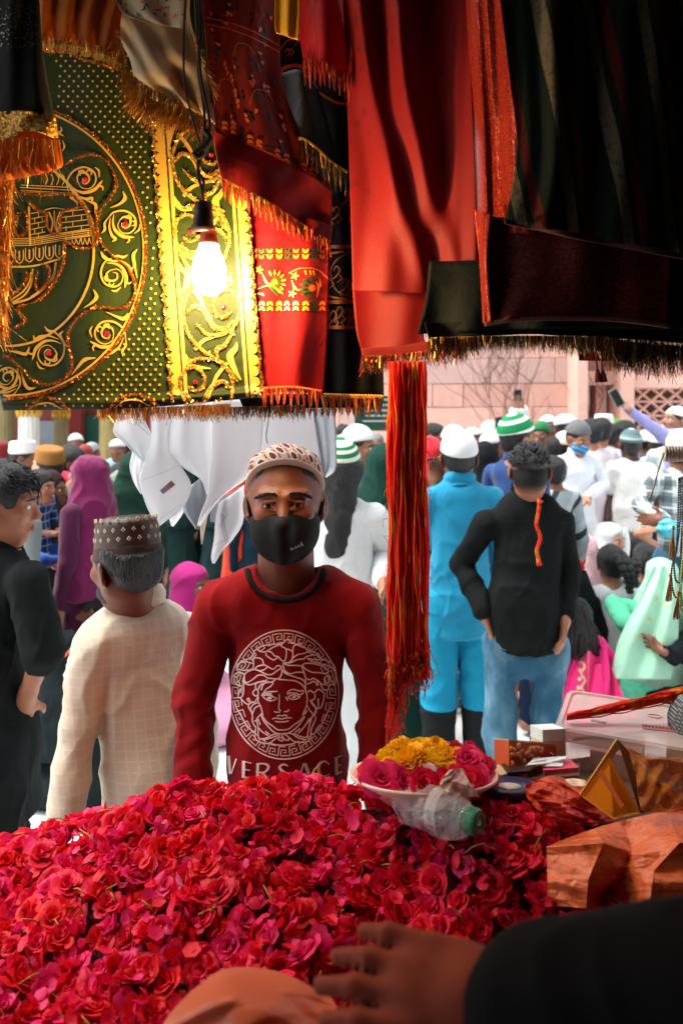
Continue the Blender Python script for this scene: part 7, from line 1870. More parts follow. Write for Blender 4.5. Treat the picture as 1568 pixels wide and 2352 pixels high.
def petal_mat(name, c, c2):
    m = Mat(name, .5, .3); n = m.noise(40, 3)
    col = m.mix(n, lin(c), lin(c2)); m.color(col); m.set(Specular_IOR_Level=.3); m.bump(m.noise(130, 3), .3, .004); m.translucent(col, .32)
    return m.m
RM = [petal_mat('rose_crimson', (222,12,48), (240,34,84)), petal_mat('rose_red', (214,12,28), (236,30,44)), petal_mat('rose_magenta', (218,22,90), (240,56,128)), petal_mat('rose_deep', (204,8,38), (226,22,60))]
STEM = plain('flower_stem', (150,132,46), .6, .3, .25, 60); SEPAL = plain('sepal', (96,110,44), .6, .3, .3, 60)
def rose_mesh(seed, openness):
    r = random.Random(seed); v, f = [], []
    R0 = .0255
    rings = [(3,.22,.62,1.10,.05),(4,.40,.60,1.10,.16),(5,.62,.56,1.02,.34),(5,.84,.46,.86,.60),(6,1.0,.34,.62,.95)]
    for k, (n, rr, wd, hh, curl) in enumerate(rings):
        if k == 4 and openness < .4: continue
        for i in range(n):
            a0 = 6.2832*(i+.5*(k%2))/n+r.uniform(-.25,.25); R = R0*rr*r.uniform(.88,1.12); H = R0*hh*r.uniform(.85,1.15); w = 6.2832/n*(1.7 if k < 3 else 1.45)*r.uniform(.9,1.15)
            cu = curl*(.55+.8*openness)*r.uniform(.7,1.3); tw = r.uniform(-.25,.25); b = len(v); NS, NT = 5, 5
            for t_ in range(NT):
                t = t_/(NT-1)
                for s_ in range(NS):
                    s = s_/(NS-1)*2-1
                    te = t; t = t*(1-.20*s*s); ww = w*(.55+.45*math.sin(min(1,te*1.2)*1.5708))*(1-.30*max(0,te-.75)*4*abs(s)**1.5)
                    rad = R*(.30+.85*t**.7)+R0*cu*.55*max(0,t-.45)**1.6*2.2+.0012*abs(s)**2*(1 if k % 2 else -.5)*20*R
                    z = H*(math.sin(t*1.45)-cu*.42*max(0,t-.55)**1.5*2.0)-.006+R0*.10*math.cos(s*2.6+tw*9)*t
                    a = a0+s*ww*.5+tw*t*.5
                    j = .0019
                    v.append((rad*math.cos(a)+r.uniform(-j,j), rad*math.sin(a)+r.uniform(-j,j), z+r.uniform(-j,j))); t = te
            for t_ in range(NT-1):
                for s_ in range(NS-1): q = b+t_*NS+s_; f.append((q,q+1,q+NS+1,q+NS))
    return v, f
RV = [rose_mesh(100+i, o) for i, o in enumerate((.1,.35,.6,.8,.45,.2,.7,.05))]
rose_me = {}
for i, (v, f) in enumerate(RV):
    for j, m_ in enumerate(RM):
        me = bpy.data.meshes.new('rose'); me.from_pydata(v, [], f); me.materials.append(m_); me.polygons.foreach_set('use_smooth', np.ones(len(f), dtype=bool)); rose_me[(i,j)] = me
def stem_mesh(seed):
    r = random.Random(seed); mb = MB(); L_ = r.uniform(.02,.042)
    mb.tube([(0,0,-.004), (r.uniform(-.004,.004),0,-.012), (r.uniform(-.008,.008),r.uniform(-.006,.006),-.012-L_)], [.0022,.0014,.0012], 6)
    mb.sphere((0,0,-.008), (.0052,.0052,.0060), 8, 1)
    for i in range(5):
        a = 1.2566*i; mb.add([(.004*math.cos(a),.004*math.sin(a),-.006), (.012*math.cos(a+.25),.012*math.sin(a+.25),-.001), (.019*math.cos(a),.019*math.sin(a),.004+r.uniform(-.004,.006)), (.012*math.cos(a-.25),.012*math.sin(a-.25),-.001)], [(0,1,2,3)], 1)
    me = bpy.data.meshes.new('stem'); me.from_pydata(mb.v, [], mb.f); me.materials.append(STEM); me.materials.append(SEPAL); me.polygons.foreach_set('material_index', np.array(mb.m, dtype=np.int32)); return me
stem_me = [stem_mesh(i) for i in range(5)]
rr = random.Random(21); spots = []
for j in range(17):
    for i in range(50):
        x = -.80+i*.0300+(.015 if j % 2 else 0)+rr.uniform(-.010,.010); y = .910+j*.0285+rr.uniform(-.009,.009)
        if x > .40+(1.30-y)*.1 and y > 1.06: continue
        if y > 1.33 and not (-.75 < x < .12): continue
        spots.append((x, y))
def inframe(x, y, z):
    px = CX+x/y*FPX; py = HY+(HC-z)/y*FPX
    return -30 < px < 1598 and py < 2400
vis = [(x,y) for x, y in spots if inframe(x, y, heap(x,y))]
vis.sort(key=lambda s_: s_[1]); rest_n = [s_ for s_ in spots if s_ not in set(vis)]
hidden_band = lambda s_: (CX+s_[0]/s_[1]*FPX) > 1120 and s_[1] < .99
order = [s_ for s_ in vis if not hidden_band(s_)]; late = [s_ for s_ in vis if hidden_band(s_)]
solo, rest = order[:300], order[300:]+late+rest_n
crest = [s_ for s_ in rest if s_[1] > 1.22 and s_ not in rest_n]
if crest:                                            # the silhouette row counts as singles too; the farthest-down hidden ones give way
    pass
def rose_pose(r, x, y, far_):
    z = float(heap(x, y)); dx = (float(heap(x+.02,y))-float(heap(x-.02,y)))/.04; dy = (float(heap(x,y+.02))-float(heap(x,y-.02)))/.04
    n = Vector((-dx,-dy,1)).normalized(); tilt = Vector((r.gauss(0,.75), r.gauss(-.35,.7), .55+.6*r.random())).normalized()
    up = (n*.6+tilt).normalized(); q = up.to_track_quat('Z','Y') @ Quaternion((0,0,1), r.uniform(0,6.28))
    return Vector((x, y, z+r.uniform(-.012,.010))), q, r.uniform(.50,.86)
RL = 'loose crimson rose bloom lying in the big flower heap on the stall'
RGp = 'roses heaped on the stall'
def pick(r, x):
    t = r.random(); lean = .30-.5*x  # magenta share grows leftward, colouring in the pinkish daylight on that side
    return 2 if t < .10+max(0,lean*.35) else (0 if t < .52 else (1 if t < .84 else 3))
def add_rose(x, y, loc=None, label=RL, group=RGp, rs=rr):
    p, q, s = rose_pose(rs, x, y, 0) if loc is None else loc
    o = bpy.data.objects.new('rose', rose_me[(rs.randrange(8), pick(rs, x))]); COL.objects.link(o)
    o.location = p; o.rotation_mode = 'QUATERNION'; o.rotation_quaternion = q; o.scale = (s*rs.uniform(.8,1.12), s*rs.uniform(.8,1.12), s*rs.uniform(.7,1.15))
    tag(o, label, 'rose', group)
    if rs.random() < .25:
        c = bpy.data.objects.new('stem', rs.choice(stem_me)); COL.objects.link(c); c.parent = o
        if rs.random() < .4: c.rotation_euler = (rs.uniform(1.2,2.2), 0, rs.uniform(0,6))
    return o
for x, y in solo: add_rose(x, y)
v, f, mi = [], [], []
for x, y in rest:
    p, q, s = rose_pose(rr, x, y, 1); vi, fi = RV[rr.randrange(8)]; b = len(v); M_ = q.to_matrix()*s
    A = np.array(vi)@np.array(M_).T+np.array(p); v += A.tolist(); f += [tuple(i+b for i in t) for t in fi]; mi += [pick(rr, x)]*len(fi)
o = mesh_from('rose_heap', v, f, None, None, True, 'stuff', RM, mi); tag(o, 'mass of small farther roses along the back of the flower heap', 'roses')
# loose petals and yellow stalks strewn over the heap
v, f, mi = [], [], []
for i in range(2600):
    x, y = rr.uniform(-.8,.45), rr.uniform(.9,1.34); z = float(heap(x,y))+rr.uniform(.004,.022); q = Quaternion((rr.gauss(0,1),rr.gauss(0,1),rr.gauss(0,1),rr.gauss(0,1))).normalized(); s = rr.uniform(.007,.015); b = len(v)
    for a, c in ((-1,0),(-.6,.8),(.4,.95),(1,.2),(.7,-.7),(-.3,-.9)): v.append(tuple(Vector((x,y,z))+q@Vector((a*s,c*s*.8,.35*s*(a*a+c*c)))))
    v.append(tuple(Vector((x,y,z)))); f += [(b+6,b+k_,b+(k_+1)%6) for k_ in range(6)]; mi += [pick(rr,x)]*6
o = mesh_from('loose_petals', v, f, None, None, True, 'stuff', RM, mi); tag(o, 'loose red petals strewn between the roses', 'petals')
mb = MB()
for i in range(110):
    x, y = rr.uniform(-.75,.42), rr.uniform(.92,1.33); p = Vector((x,y,float(heap(x,y))+.012)); d_ = Vector((rr.gauss(0,1),rr.gauss(0,.6),abs(rr.gauss(0,.6)))).normalized(); L_ = rr.uniform(.02,.05)
    mb.tube([p, p+d_*L_*.5+Vector((0,0,.004)), p+d_*L_], [.0013,.0011,.0009], 5)
o = mb.build('flower_stalks', STEM, None, True, 'stuff'); tag(o, 'thin yellowish stalks poking out of the rose heap', 'stalks')

# ---- plate of marigolds and roses
plr = Matrix.Rotation(math.radians(-13), 4, 'X')
pl = empty('flower_plate', P(972,1776,1.25)); pl.rotation_euler = (math.radians(-13),0,0); tag(pl, 'pink white rimmed plate of marigolds and roses on the heap', 'plate')
mb = MB(); mb.lathe([(.004,-.034),(.07,-.034),(.10,-.012),(.118,.0),(.124,.002),(.124,-.003),(.10,-.018),(.07,-.040),(.004,-.040)], (0,0,0), 48); mb.build('dish', plain('pink_ceramic', (226,190,180), .35, .5, .05), pl, True)
MGM = [petal_mat('marigold_yellow', (250,200,24), (255,220,60)), petal_mat('marigold_orange', (248,182,16), (252,204,40))]
def marigold(seed):
    r = random.Random(seed); v, f = [], []
    for k_ in range(90):
        t = k_/90; a = k_*2.39996; R = .021*math.sqrt(t)*1.05; el = 1.35-1.25*t; b = len(v)
        d_ = Vector((math.cos(a)*math.cos(el), math.sin(a)*math.cos(el), math.sin(el))); sd = Vector((-math.sin(a), math.cos(a), 0)); c = Vector((math.cos(a)*R*.55, math.sin(a)*R*.55, .004-.006*t)); L_ = .014*r.uniform(.8,1.2)
        for u, w, cz in ((0,.0015,0),(.5,.0040,.0008),(1,.0052,-.0012)):
            for s in (-1,0,1): v.append(tuple(c+d_*L_*u+sd*w*s+Vector((r.uniform(-.0008,.0008), r.uniform(-.0008,.0008), (cz if s else -cz)+r.uniform(-.0008,.0008)))))
        f += [(b,b+1,b+4,b+3),(b+1,b+2,b+5,b+4),(b+3,b+4,b+7,b+6),(b+4,b+5,b+8,b+7)]
    return v, f
mgme = []
for i in range(4):
    v, f = marigold(i); me = bpy.data.meshes.new('marigold'); me.from_pydata(v, [], f); me.materials.append(MGM[i % 2]); me.polygons.foreach_set('use_smooth', np.ones(len(f), dtype=bool)); mgme.append(me)
r5 = random.Random(4); Mpl = Matrix.Translation(pl.location) @ plr
for i, (x, y, zz) in enumerate(((-.055,.01,.03),(-.028,.02,.042),(-.05,-.022,.024),(-.02,-.018,.036),(.0,.012,.044),(.024,.02,.040),(.012,-.02,.034),(.04,-.004,.034),(.058,.018,.028),(-.075,.0,.014),(-.008,.045,.036),(.03,.05,.03),(-.04,.05,.03),(.066,-.012,.016),(.044,-.030,.018))):
    o = bpy.data.objects.new('marigold', mgme[i % 4]); COL.objects.link(o); o.location = Mpl @ Vector((x,y,zz-.012)); o.rotation_euler = (r5.uniform(-.6,.3), r5.uniform(-.5,.5), r5.uniform(0,6)); s = r5.uniform(.95,1.25); o.scale = (s,s,s); tag(o, 'ruffled yellow marigold bloom piled on the plate', 'marigold', 'marigolds on the plate')
for i in range(16):
    a = -2.9+i*.40; x, y = .093*math.cos(a), .088*math.sin(a)
    if i > 12: x, y = (.085,.06,.075)[i-13], (.02,.05,-.02)[i-13]
    q = Vector((x*4+r5.gauss(0,.3), y*4-.4, .7)).normalized().to_track_quat('Z','Y')
    add_rose(x, y, (Mpl @ Vector((x,y,.004 if i < 13 else .02)), q, r5.uniform(.75,1.0)), 'dark pink rose tucked round the marigolds on the plate', 'roses on the plate', r5)

# ---- crumpled plastic bottle with green cap
m = Mat('clear_plastic', .08, .5); m.color((.93,.95,.96)); m.set(Transmission_Weight=1.0, IOR=1.22, Roughness=.06); m.bump(m.noise(60,3), .5, .01); PET = m.m
def film(name, c, alpha=.35, rough=.12, bp=1.0):
    m = Mat(name, rough, .7); m.color(lin(c)); tr = m.new('ShaderNodeBsdfTransparent'); tr.inputs[0].default_value = (*[min(1, v*.5+.5) for v in lin(c)], 1); mx = m.new('ShaderNodeMixShader'); mx.inputs[0].default_value = alpha
    m.bump(m.noise(70,4), bp, .012)
    out = m.nt.nodes['Material Output']; m.nt.links.new(tr.outputs[0], mx.inputs[1]); m.nt.links.new(m.b.outputs[0], mx.inputs[2]); m.nt.links.new(mx.outputs[0], out.inputs[0]); return m.m
PETF = film('thin_clear_plastic', (236,240,244), .25, .05)
bt_ = empty('plastic_bottle', P(925,1838,1.18)); tag(bt_, 'crumpled clear plastic bottle with green cap lying on the roses', 'bottle')
A0, A1 = P(925,1838,1.18), P(1092,1888,1.085); ax_ = (A1-A0); L_ = ax_.length; rq = ax_.to_track_quat('Z','Y').to_matrix()
prof = [(.004,0),(.026,.002),(.033,.012),(.031,.022),(.034,.034),(.031,.044),(.034,.056),(.032,.066),(.0345,.08),(.033,.1),(.027,.118),(.016,.136),(.012,.146),(.012,L_-.018)]
v, f = [], []; n = 40
for i, (r_, z_) in enumerate(crom(prof, 46)):
    for j in range(n):
        a = 6.2832*j/n; d_ = 1+.06*math.sin(a*3+z_*70)*min(1,r_/.03)+.035*math.sin(a*7-z_*150)
        p = A0-bt_.location+rq@Vector((r_*d_*math.cos(a), r_*d_*math.sin(a)*.92, z_)); v.append(tuple(p))
f = [(i*n+j, i*n+(j+1)%n, (i+1)*n+(j+1)%n, (i+1)*n+j) for i in range(45) for j in range(n)]
mesh_from('bottle_body', v, f, PETF, bt_, True)
mb = MB(); cz = A1-bt_.location
mb.lathe([(.004,.006),(.0165,.006),(.0178,.003),(.0178,-.016),(.0165,-.018),(.012,-.018)], cz, 36, rot=rq)
for i in range(36): a = 6.2832*i/36; mb.box(cz+rq@Vector((.0178*math.cos(a), .0178*math.sin(a), -.006)), (.0007,.0007,.009), rq)
mb.build('green_cap', plain('green_plastic', (8,112,74), .4, .5, .05), bt_, False)
mb = MB(); mb.lathe([(.0355,.070),(.0358,.09)], A0-bt_.location, 36, rot=rq); mb.build('label_band', film('clear_label', (230,226,226), .35, .2), bt_, True)

# ---- printed nut box, clear tub, packets, carton, wrappers
def obox(name, label, cat, c, h, yaw=0, pitch=0, roll=0, mat=None):
    root = empty(name, c); root.rotation_euler = (math.radians(pitch), math.radians(roll), math.radians(yaw)); tag(root, label, cat); return root
nb_ = obox('nut_box', 'small carton printed with almonds lying by the clear tub', 'box', P(1205,1752,1.34), None, 22, -20, 14)
w_, d_, h_ = .052, .022, .034
mb = MB(); mb.box((0,0,0), (w_,d_,h_)); mb.build('carton', plain('orange_card', (206,92,48), .5, .4, .1), nb_)
mb = MB(); mb.box((0,0,h_+.0015), (w_,d_,.001)); mb.build('lid_panel', plain('pale_green_card', (190,196,150), .5, .4, .25, 160), nb_)
mb = MB(); r6 = random.Random(3)
for i in range(34): x, z_ = r6.uniform(-w_+.006, w_*.45), r6.uniform(-h_*.35, h_-.008); mb.sphere((x,-d_-.0006,z_), (.0075,.0022,.0045), 8, 0, Matrix.Rotation(r6.uniform(0,3),3,'Y'))
mb.build('almond_print', plain('almond', (214,130,84), .5, .4, .2), nb_, True)
mb = MB(); mb.box((0,-d_-.001,-h_*.70), (w_*.98,.001,h_*.28)); mb.build('gold_strip', plain('gold_card', (214,140,40), .35, .5), nb_)
mb = MB(); mb.box((w_*.75,-d_-.0012,h_*.1), (w_*.24,.001,h_*.8)); mb.build('rust_panel', plain('rust_card', (176,60,36), .5), nb_)
mb = MB()
for i in range(4): mb.tube([(w_*.72+.004*math.sin(i*2), -d_-.003, h_*.6-i*.014), (w_*.86, -d_-.003, h_*.5-i*.014), (w_*.80, -d_-.003, h_*.38-i*.014)], .0012, 5)
mb.build('script_print', plain('script_white', (236,214,190), .5), nb_, True)
wb = obox('white_card_box', 'white and peach card box between nut box and tub', 'box', P(1258,1722,1.37), None, 18, -10, 5)
mb = MB(); mb.box((0,0,0), (.024,.02,.036)); mb.build('carton', plain('peach_card', (226,186,168), .5), wb); mb = MB(); mb.box((0,0,.030), (.0245,.0205,.010)); mb.build('flap', plain('white_card', (226,226,224), .5), wb)
tub = obox('plastic_tub', 'translucent plastic tub with frosted lid on the stall table', 'tub', P(1475,1724,1.41), None, -24, 0, 0)
TW, TD, TH_ = .150, .100, .056
def rr_loop(w, d, z, r, n=6):
    out = []
    for cx_, cy_, a0 in ((w-r,d-r,0),(-w+r,d-r,1.5708),(-w+r,-d+r,3.1416),(w-r,-d+r,4.7124)):
        for i in range(n+1): a = a0+1.5708*i/n; out.append((cx_+r*math.cos(a), cy_+r*math.sin(a), z))
    return out
def loft(name, loops, mat, parent, cap0=False, cap1=True):
    n = len(loops[0]); v = [p for l in loops for p in l]; f = [(i*n+j, i*n+(j+1)%n, (i+1)*n+(j+1)%n, (i+1)*n+j) for i in range(len(loops)-1) for j in range(n)]
    if cap0: f.append(tuple(range(n-1,-1,-1)))
    if cap1: f.append(tuple((len(loops)-1)*n+j for j in range(n)))
    return mesh_from(name, v, f, mat, parent, False)
FROST = film('frosted_plastic', (206,186,180), .34, .25, .08); FROST2 = film('frosted_lid', (214,196,188), .46, .25, .08)
loft('tub_body', [rr_loop(TW*.93,TD*.93,-TH_,.016), rr_loop(TW*.97,TD*.97,TH_*.7,.018)], FROST, tub, True, False)
loft('lid', [rr_loop(TW,TD,TH_*.62,.02), rr_loop(TW,TD,TH_*.98,.02), rr_loop(TW*.97,TD*.97,TH_*1.06,.02), rr_loop(TW*.93,TD*.92,TH_*1.06,.018), rr_loop(TW*.91,TD*.90,TH_*.98,.018)], FROST2, tub)
mb = MB(); mb.box((.03,-.02,TH_*.995), (.030,.009,.0006), Matrix.Rotation(.15,3,'Z')); mb.build('red_label', plain('label_red', (186,84,76), .5), tub)
mb = MB(); 
for i in range(9): mb.box((.006+i*.006,-.022+.001*i,TH_*.995+.0012), (.0016,.003,.0005), Matrix.Rotation(.15,3,'Z'))
mb.build('label_lettering', plain('label_dark', (90,50,60), .5), tub)
mb = MB(); mb.tube([(.012*math.cos(a)+.02,.008*math.sin(a)+.035,TH_*.995) for a in [6.2832*i/16 for i in range(17)]], .0012, 5); mb.build('round_stamp', plain('stamp_red', (190,110,104), .5), tub)
mb = MB()
for i in range(5): mb.box((-.088+i*.0055,-.034,TH_*.995), (.0018,.004,.0006))
mb.build('digits_print', plain('digits', (120,104,80), .5), tub)
def contents(name, label, c, h, mat, yaw):
    o = obox(name, label, 'packet', c, None, yaw); mb = MB(); mb.box((0,0,0), h); mb.build('wrapper', mat, o); mb = MB(); mb.box((0,-h[1]-.0006,0), (h[0]*.7,.0005,h[2]*.6)); mb.build('printed_panel', plain('panel_print', (206,170,160), .5, .4, .2, 120), o)
ct = tub.matrix_basis.copy()
contents('paper_packet', 'pinkish printed packet inside the clear tub', Vector(tub.location)+Vector((-.055,-.02,-.006)), (.045,.05,.030), plain('pink_paper', (206,160,150), .6, .3, .15), -24)
contents('gold_packet', 'gold foil packet inside the clear tub at the right', Vector(tub.location)+Vector((.07,-.03,-.01)), (.035,.035,.028), plain('gold_foil', (196,140,50), .35, .5, .3, 40), -24)

def crumple(name, label, cat, rows, mat, seed, amp, nu=46, nv=34, freq=9, root_at=None, thick=.0008, hard=False):
    rs = random.Random(seed); ks = [(rs.uniform(-freq,freq), rs.uniform(-freq,freq), rs.uniform(0,6)) for _ in range(7)]
    def fo(u, v):
        s = 0
        for a, b, c in ks: s = s+np.abs(((u*a+v*b+c)/3.14159) % 2-1)-.5
        for a, b, c in ks[:4]: s = s+.45*(np.abs(((u*b*2.7-v*a*2.3+c*2)/3.14159) % 2-1)-.5)
        return amp*s/2.2
    root = cloth_root(name, label, cat, rows[len(rows)//2][0][0], rows[len(rows)//2][0][1], rows[len(rows)//2][0][2])
    o = sheet('film', rows, nu, nv, mat, None, fo, thick, hard); o.data.polygons.foreach_set('use_smooth', np.zeros(len(o.data.polygons), dtype=bool)); part(o, root)
    return root
m = Mat('orange_paper', .25, .6); col = m.mix(m.noise(9,4).ss(.4,.65), lin((206,84,40)), lin((230,136,84))); m.color(col); m.bump(m.noise(14,5,.5,dist=1.5), .45, .012); m.translucent(lin((240,120,60)), .5); ORP = m.m
m = Mat('peach_paper', .35, .4); col = m.mix(m.noise(6,3).ss(.3,.75), lin((214,118,82)), lin((226,148,112))); m.color(col); m.bump(m.noise(12,4), .25, .01); m.translucent(lin((236,140,96)), .45); PEP = m.m
ob = crumple('orange_bag', 'big crumpled orange paper bag lying at the right edge', 'bag', [[(1300,1925,1.14),(1384,1896,1.15),(1480,1872,1.16),(1660,1835,1.17)], [(1254,1945,1.10),(1385,1935,1.07),(1450,1955,1.105),(1560,1935,1.07),(1660,1930,1.09)], [(1256,2015,1.08),(1350,2020,1.045),(1425,2010,1.09),(1500,2000,1.05),(1660,1995,1.06)], [(1258,2080,1.06),(1345,2086,1.035),(1393,2096,1.08),(1490,2078,1.04),(1660,2070,1.05)]], film('orange_bag_film', (240,124,70), .74, .18, .45), 5, .012, 81, 60, 15, None, .0008, True)
crumple('peach_bag', 'crumpled peach paper bag close to the camera at the bottom', 'bag', [[(440,2275,.72),(520,2225,.74),(640,2232,.74),(760,2290,.72)], [(390,2330,.69),(540,2290,.68),(680,2305,.69),(800,2360,.69)], [(330,2420,.66),(540,2400,.65),(680,2410,.65),(830,2440,.66)]], PEP, 8, .010, 61, 46, 7)
crumple('peach_wrapper', 'torn peach paper wrapper under the reaching hand at the bottom', 'wrapper', [[(812,2278,.76),(880,2262,.77),(950,2290,.77),(990,2330,.76)], [(800,2340,.74),(880,2330,.74),(960,2350,.74),(1010,2380,.74)], [(790,2420,.72),(880,2420,.72),(1010,2440,.72)]], PEP, 9, .022)
OFILM = film('orange_film', (236,90,50), .66, .15); OFILM2 = film('amber_film', (226,140,40), .7, .15)
crumple('orange_film_packet', 'glossy red orange film packets crumpled before the carton', 'packet', [[(1205,1800,1.24),(1270,1782,1.26),(1330,1800,1.26)], [(1210,1832,1.21),(1300,1822,1.20),(1390,1850,1.21)], [(1240,1868,1.19),(1330,1880,1.17),(1415,1890,1.18)]], OFILM, 12, .020, 50, 36, 12)
crumple('red_film_packet', 'smaller red film packet under the orange one', 'packet', [[(1232,1838,1.18),(1300,1848,1.17),(1380,1872,1.17)], [(1250,1875,1.165),(1320,1890,1.155),(1370,1900,1.155)]], film('red_film', (214,50,40), .75, .15), 13, .014, 40, 20, 12)
# opened orange carton with dark inside, wrapped in cellophane
oc = cloth_root('orange_carton', 'orange and brown carton tipped on its corner in cellophane', 'box', 1430, 1780, 1.22)
def panel(name, quad, mat, th=.002):
    q = [P(*p) for p in quad]; n_ = (q[1]-q[0]).cross(q[3]-q[0]).normalized()
    if n_.y < 0: n_ = -n_
    v = [tuple(p) for p in q]+[tuple(p+n_*th) for p in q]; o = mesh_from(name, v, [(0,1,2,3),(7,6,5,4),(0,4,5,1),(1,5,6,2),(2,6,7,3),(3,7,4,0)], mat, None, False); return part(o, oc)
YOR = plain('yellow_orange_card', (220,132,14), .4, .5, .06); YPL = plain('pale_yellow_card', (224,170,84), .45, .5, .08); DBR = plain('dark_brown_card', (92,48,22), .5, .4, .25, 20)
panel('side_panel', [(1331,1826,1.20),(1416,1698,1.25),(1424,1716,1.262),(1350,1812,1.225)], YPL)
panel('front_panel', [(1333,1828,1.198),(1398,1738,1.215),(1470,1868,1.185),(1408,1882,1.17)], YOR)
panel('inner_panel', [(1417,1698,1.25),(1490,1768,1.235),(1556,1850,1.20),(1470,1868,1.19)], DBR)
panel('back_panel', [(1486,1790,1.228),(1530,1800,1.226),(1560,1842,1.21),(1520,1866,1.19)], plain('amber_card', (200,112,24), .4, .5, .1))
panel('printed_stripe', [(1372,1776,1.196),(1380,1766,1.198),(1432,1850,1.172),(1424,1856,1.170)], plain('pink_stripe', (216,120,70), .5), .0008)
mb = MB(); mb.tube([P(1418+15*math.cos(a),1868+9*math.sin(a),1.166) for a in [6.2832*i/18 for i in range(19)]], .0007, 5); part(mb.build('ring_print', plain('ring_ink', (150,74,20), .5), None, True), oc)
CEL = film('cellophane', (240,236,228), .07, .04)
crumple('amber_wrapper', 'crinkled amber film wrapper over the right side of the carton', 'wrapper', [[(1440,1716,1.19),(1500,1740,1.18),(1640,1730,1.18)], [(1460,1790,1.16),(1530,1790,1.15),(1640,1790,1.15)], [(1470,1862,1.14),(1540,1866,1.13),(1640,1850,1.13)]], film('amber_clear_film', (226,150,60), .28, .08), 15, .020, 40, 30, 9)
crumple('clear_film_packet', 'clear film wrapped dark packet before the nut box', 'packet', [[(1128,1776,1.30),(1200,1756,1.32),(1330,1752,1.32)], [(1130,1800,1.27),(1210,1790,1.27),(1330,1780,1.28)]], CEL, 16, .010, 50, 16, 14)
def bar(name, label, x0, x1, y, d, hh, mat, mat2=None):
    a, b = P(x0, y, d), P(x1, y-4, d+.01); root = cloth_root(name, label, 'packet', (x0+x1)/2, y, d); mb = MB(); c = (a+b)/2-root.location; mb.box(c, ((b-a).length/2, .016, hh), Matrix.Rotation(math.atan2(b.y-a.y,b.x-a.x),3,'Z')); mb.build('sleeve', mat, root)
    if mat2: mb = MB(); mb.box(c+Vector((-.01,-.0165,.0)), ((b-a).length*.22, .001, hh*.6)); mb.build('printed_label', mat2, root)
bar('dark_packet', 'narrow dark brown packet with orange label in front of the nut box', 1158, 1238, 1781, 1.295, .014, plain('brown_sleeve', (58,32,26), .4), plain('orange_label', (170,80,40), .5))
bar('pink_packet', 'pink packet beside the dark brown one', 1240, 1318, 1776, 1.30, .014, plain('pink_sleeve', (196,70,90), .4))
bar('cream_packet', 'small cream packet at the edge of the film wrap', 1136, 1158, 1786, 1.29, .012, plain('cream_sleeve', (206,180,140), .5))
nv = cloth_root('navy_tin', 'flat navy tin with oval white label near the bottle cap', 'tin', 1165, 1812, 1.25)
mb = MB(); mb.lathe([(.002,.008),(.040,.008),(.043,.005),(.043,-.008),(.002,-.008)], (0,0,0), 36, sx=1.3, sy=.7); mb.build('case', plain('navy_tin_paint', (52,50,90), .35, .5), nv, True)
mb = MB(); mb.lathe([(.001,.0092),(.016,.0092),(.016,.0085)], (0,-.008,0), 24, sx=1.3, sy=.7); mb.build('oval_label', plain('cream_label', (206,190,176), .5), nv, True)
wp = cloth_root('white_paper_scrap', 'crumpled white paper scrap beside the carton', 'paper', 1285, 1800, 1.25)
crumple('silver_wrapper', 'torn silvery wrapper lying over the dark packets', 'wrapper', [[(1225,1742,1.31),(1300,1736,1.32)], [(1205,1760,1.29),(1290,1760,1.29)]], plain('silver_foil', (206,212,214), .3, .5, .2, 60), 18, .010, 26, 14, 9)
part(sheet('paper', [[(1262,1800,1.24),(1310,1788,1.25),(1345,1792,1.25)], [(1250,1818,1.225),(1310,1808,1.23),(1350,1806,1.24)]], 16, 8, plain('cream_paper', (220,196,172), .6), None, lambda u,v: .006*np.abs(np.sin(u*7))), wp)
st_ = cloth_root('wooden_tray_edge', 'brown wooden tray edge behind the green bottle cap', 'tray', 1180, 1836, 1.22)
mb = MB(); a, b = P(1040,1838,1.20), P(1330,1836,1.26); mb.box((a+b)/2-st_.location-Vector((0,0,.01)), ((b-a).length/2, .006, .010), Matrix.Rotation(math.atan2(b.y-a.y,b.x-a.x),3,'Z')); mb.build('edge_board', TBW, st_)
mb = MB(); mb.box((a+b)/2-st_.location+Vector((.03,.07,-.03)), ((b-a).length/2+.06, .075, .012), Matrix.Rotation(math.atan2(b.y-a.y,b.x-a.x),3,'Z')); mb.build('tray_floor', TBW, st_)
mb = MB(); mb.box(P(1440,1800,1.30)-st_.location-Vector((0,0,.03)), (.19,.11,.02)); mb.build('shelf_board', TBW, st_)
cf = crumple('clear_film_scrap', 'cloudy plastic scrap hanging over the plate rim by the bottle', 'film', [[(1030,1768,1.14),(1062,1766,1.145)], [(1010,1800,1.125),(1075,1792,1.13)], [(1030,1826,1.12),(1100,1830,1.12)]], film('cloudy_film', (226,206,196), .5, .2), 22, .012, 24, 24, 8)
# thread skein and crochet cap at the far right of the table
sk = cloth_root('red_thread_skein', 'loose red thread skein lying across the tub towards the right edge', 'thread', 1430, 1615, 1.40)
mb = MB(); r7 = random.Random(8)
for i in range(70):
    o_ = r7.gauss(0,6); pts = []
    for j in range(12): t = j/11; pts.append(P(1300+t*290, 1648-62*t+o_*(.4+.9*t*(1.4-t))+r7.uniform(-2,2)+14*math.sin(t*3.1)*.3, 1.40+r7.uniform(-.008,.008)))
    mb.tube(pts, .0012, 4)
part(mb.build('threads', MAULI, None, True), sk)
mb = MB(); mb.box((P(1430,1665,1.42)-sk.location)+Vector((0,.0,-.01)), (.10,.016,.003), Matrix.Rotation(-.1,3,'Y')); mb.build('card_tray', plain('rose_card', (176,104,98), .5), sk)
gc_ = cloth_root('crochet_cap', 'grey crochet skullcap lying on the table at the right edge', 'cap', 1606, 1652, 1.38)
m = Mat('grey_crochet', .85, .2); X, Y, Z = m.xyz('Object'); a = ((X*1.0+Z*.4)/.0045).frac(); b = ((Z-X*.3)/.006).frac(); hh_ = a.lt(.5)*b.lt(.6)
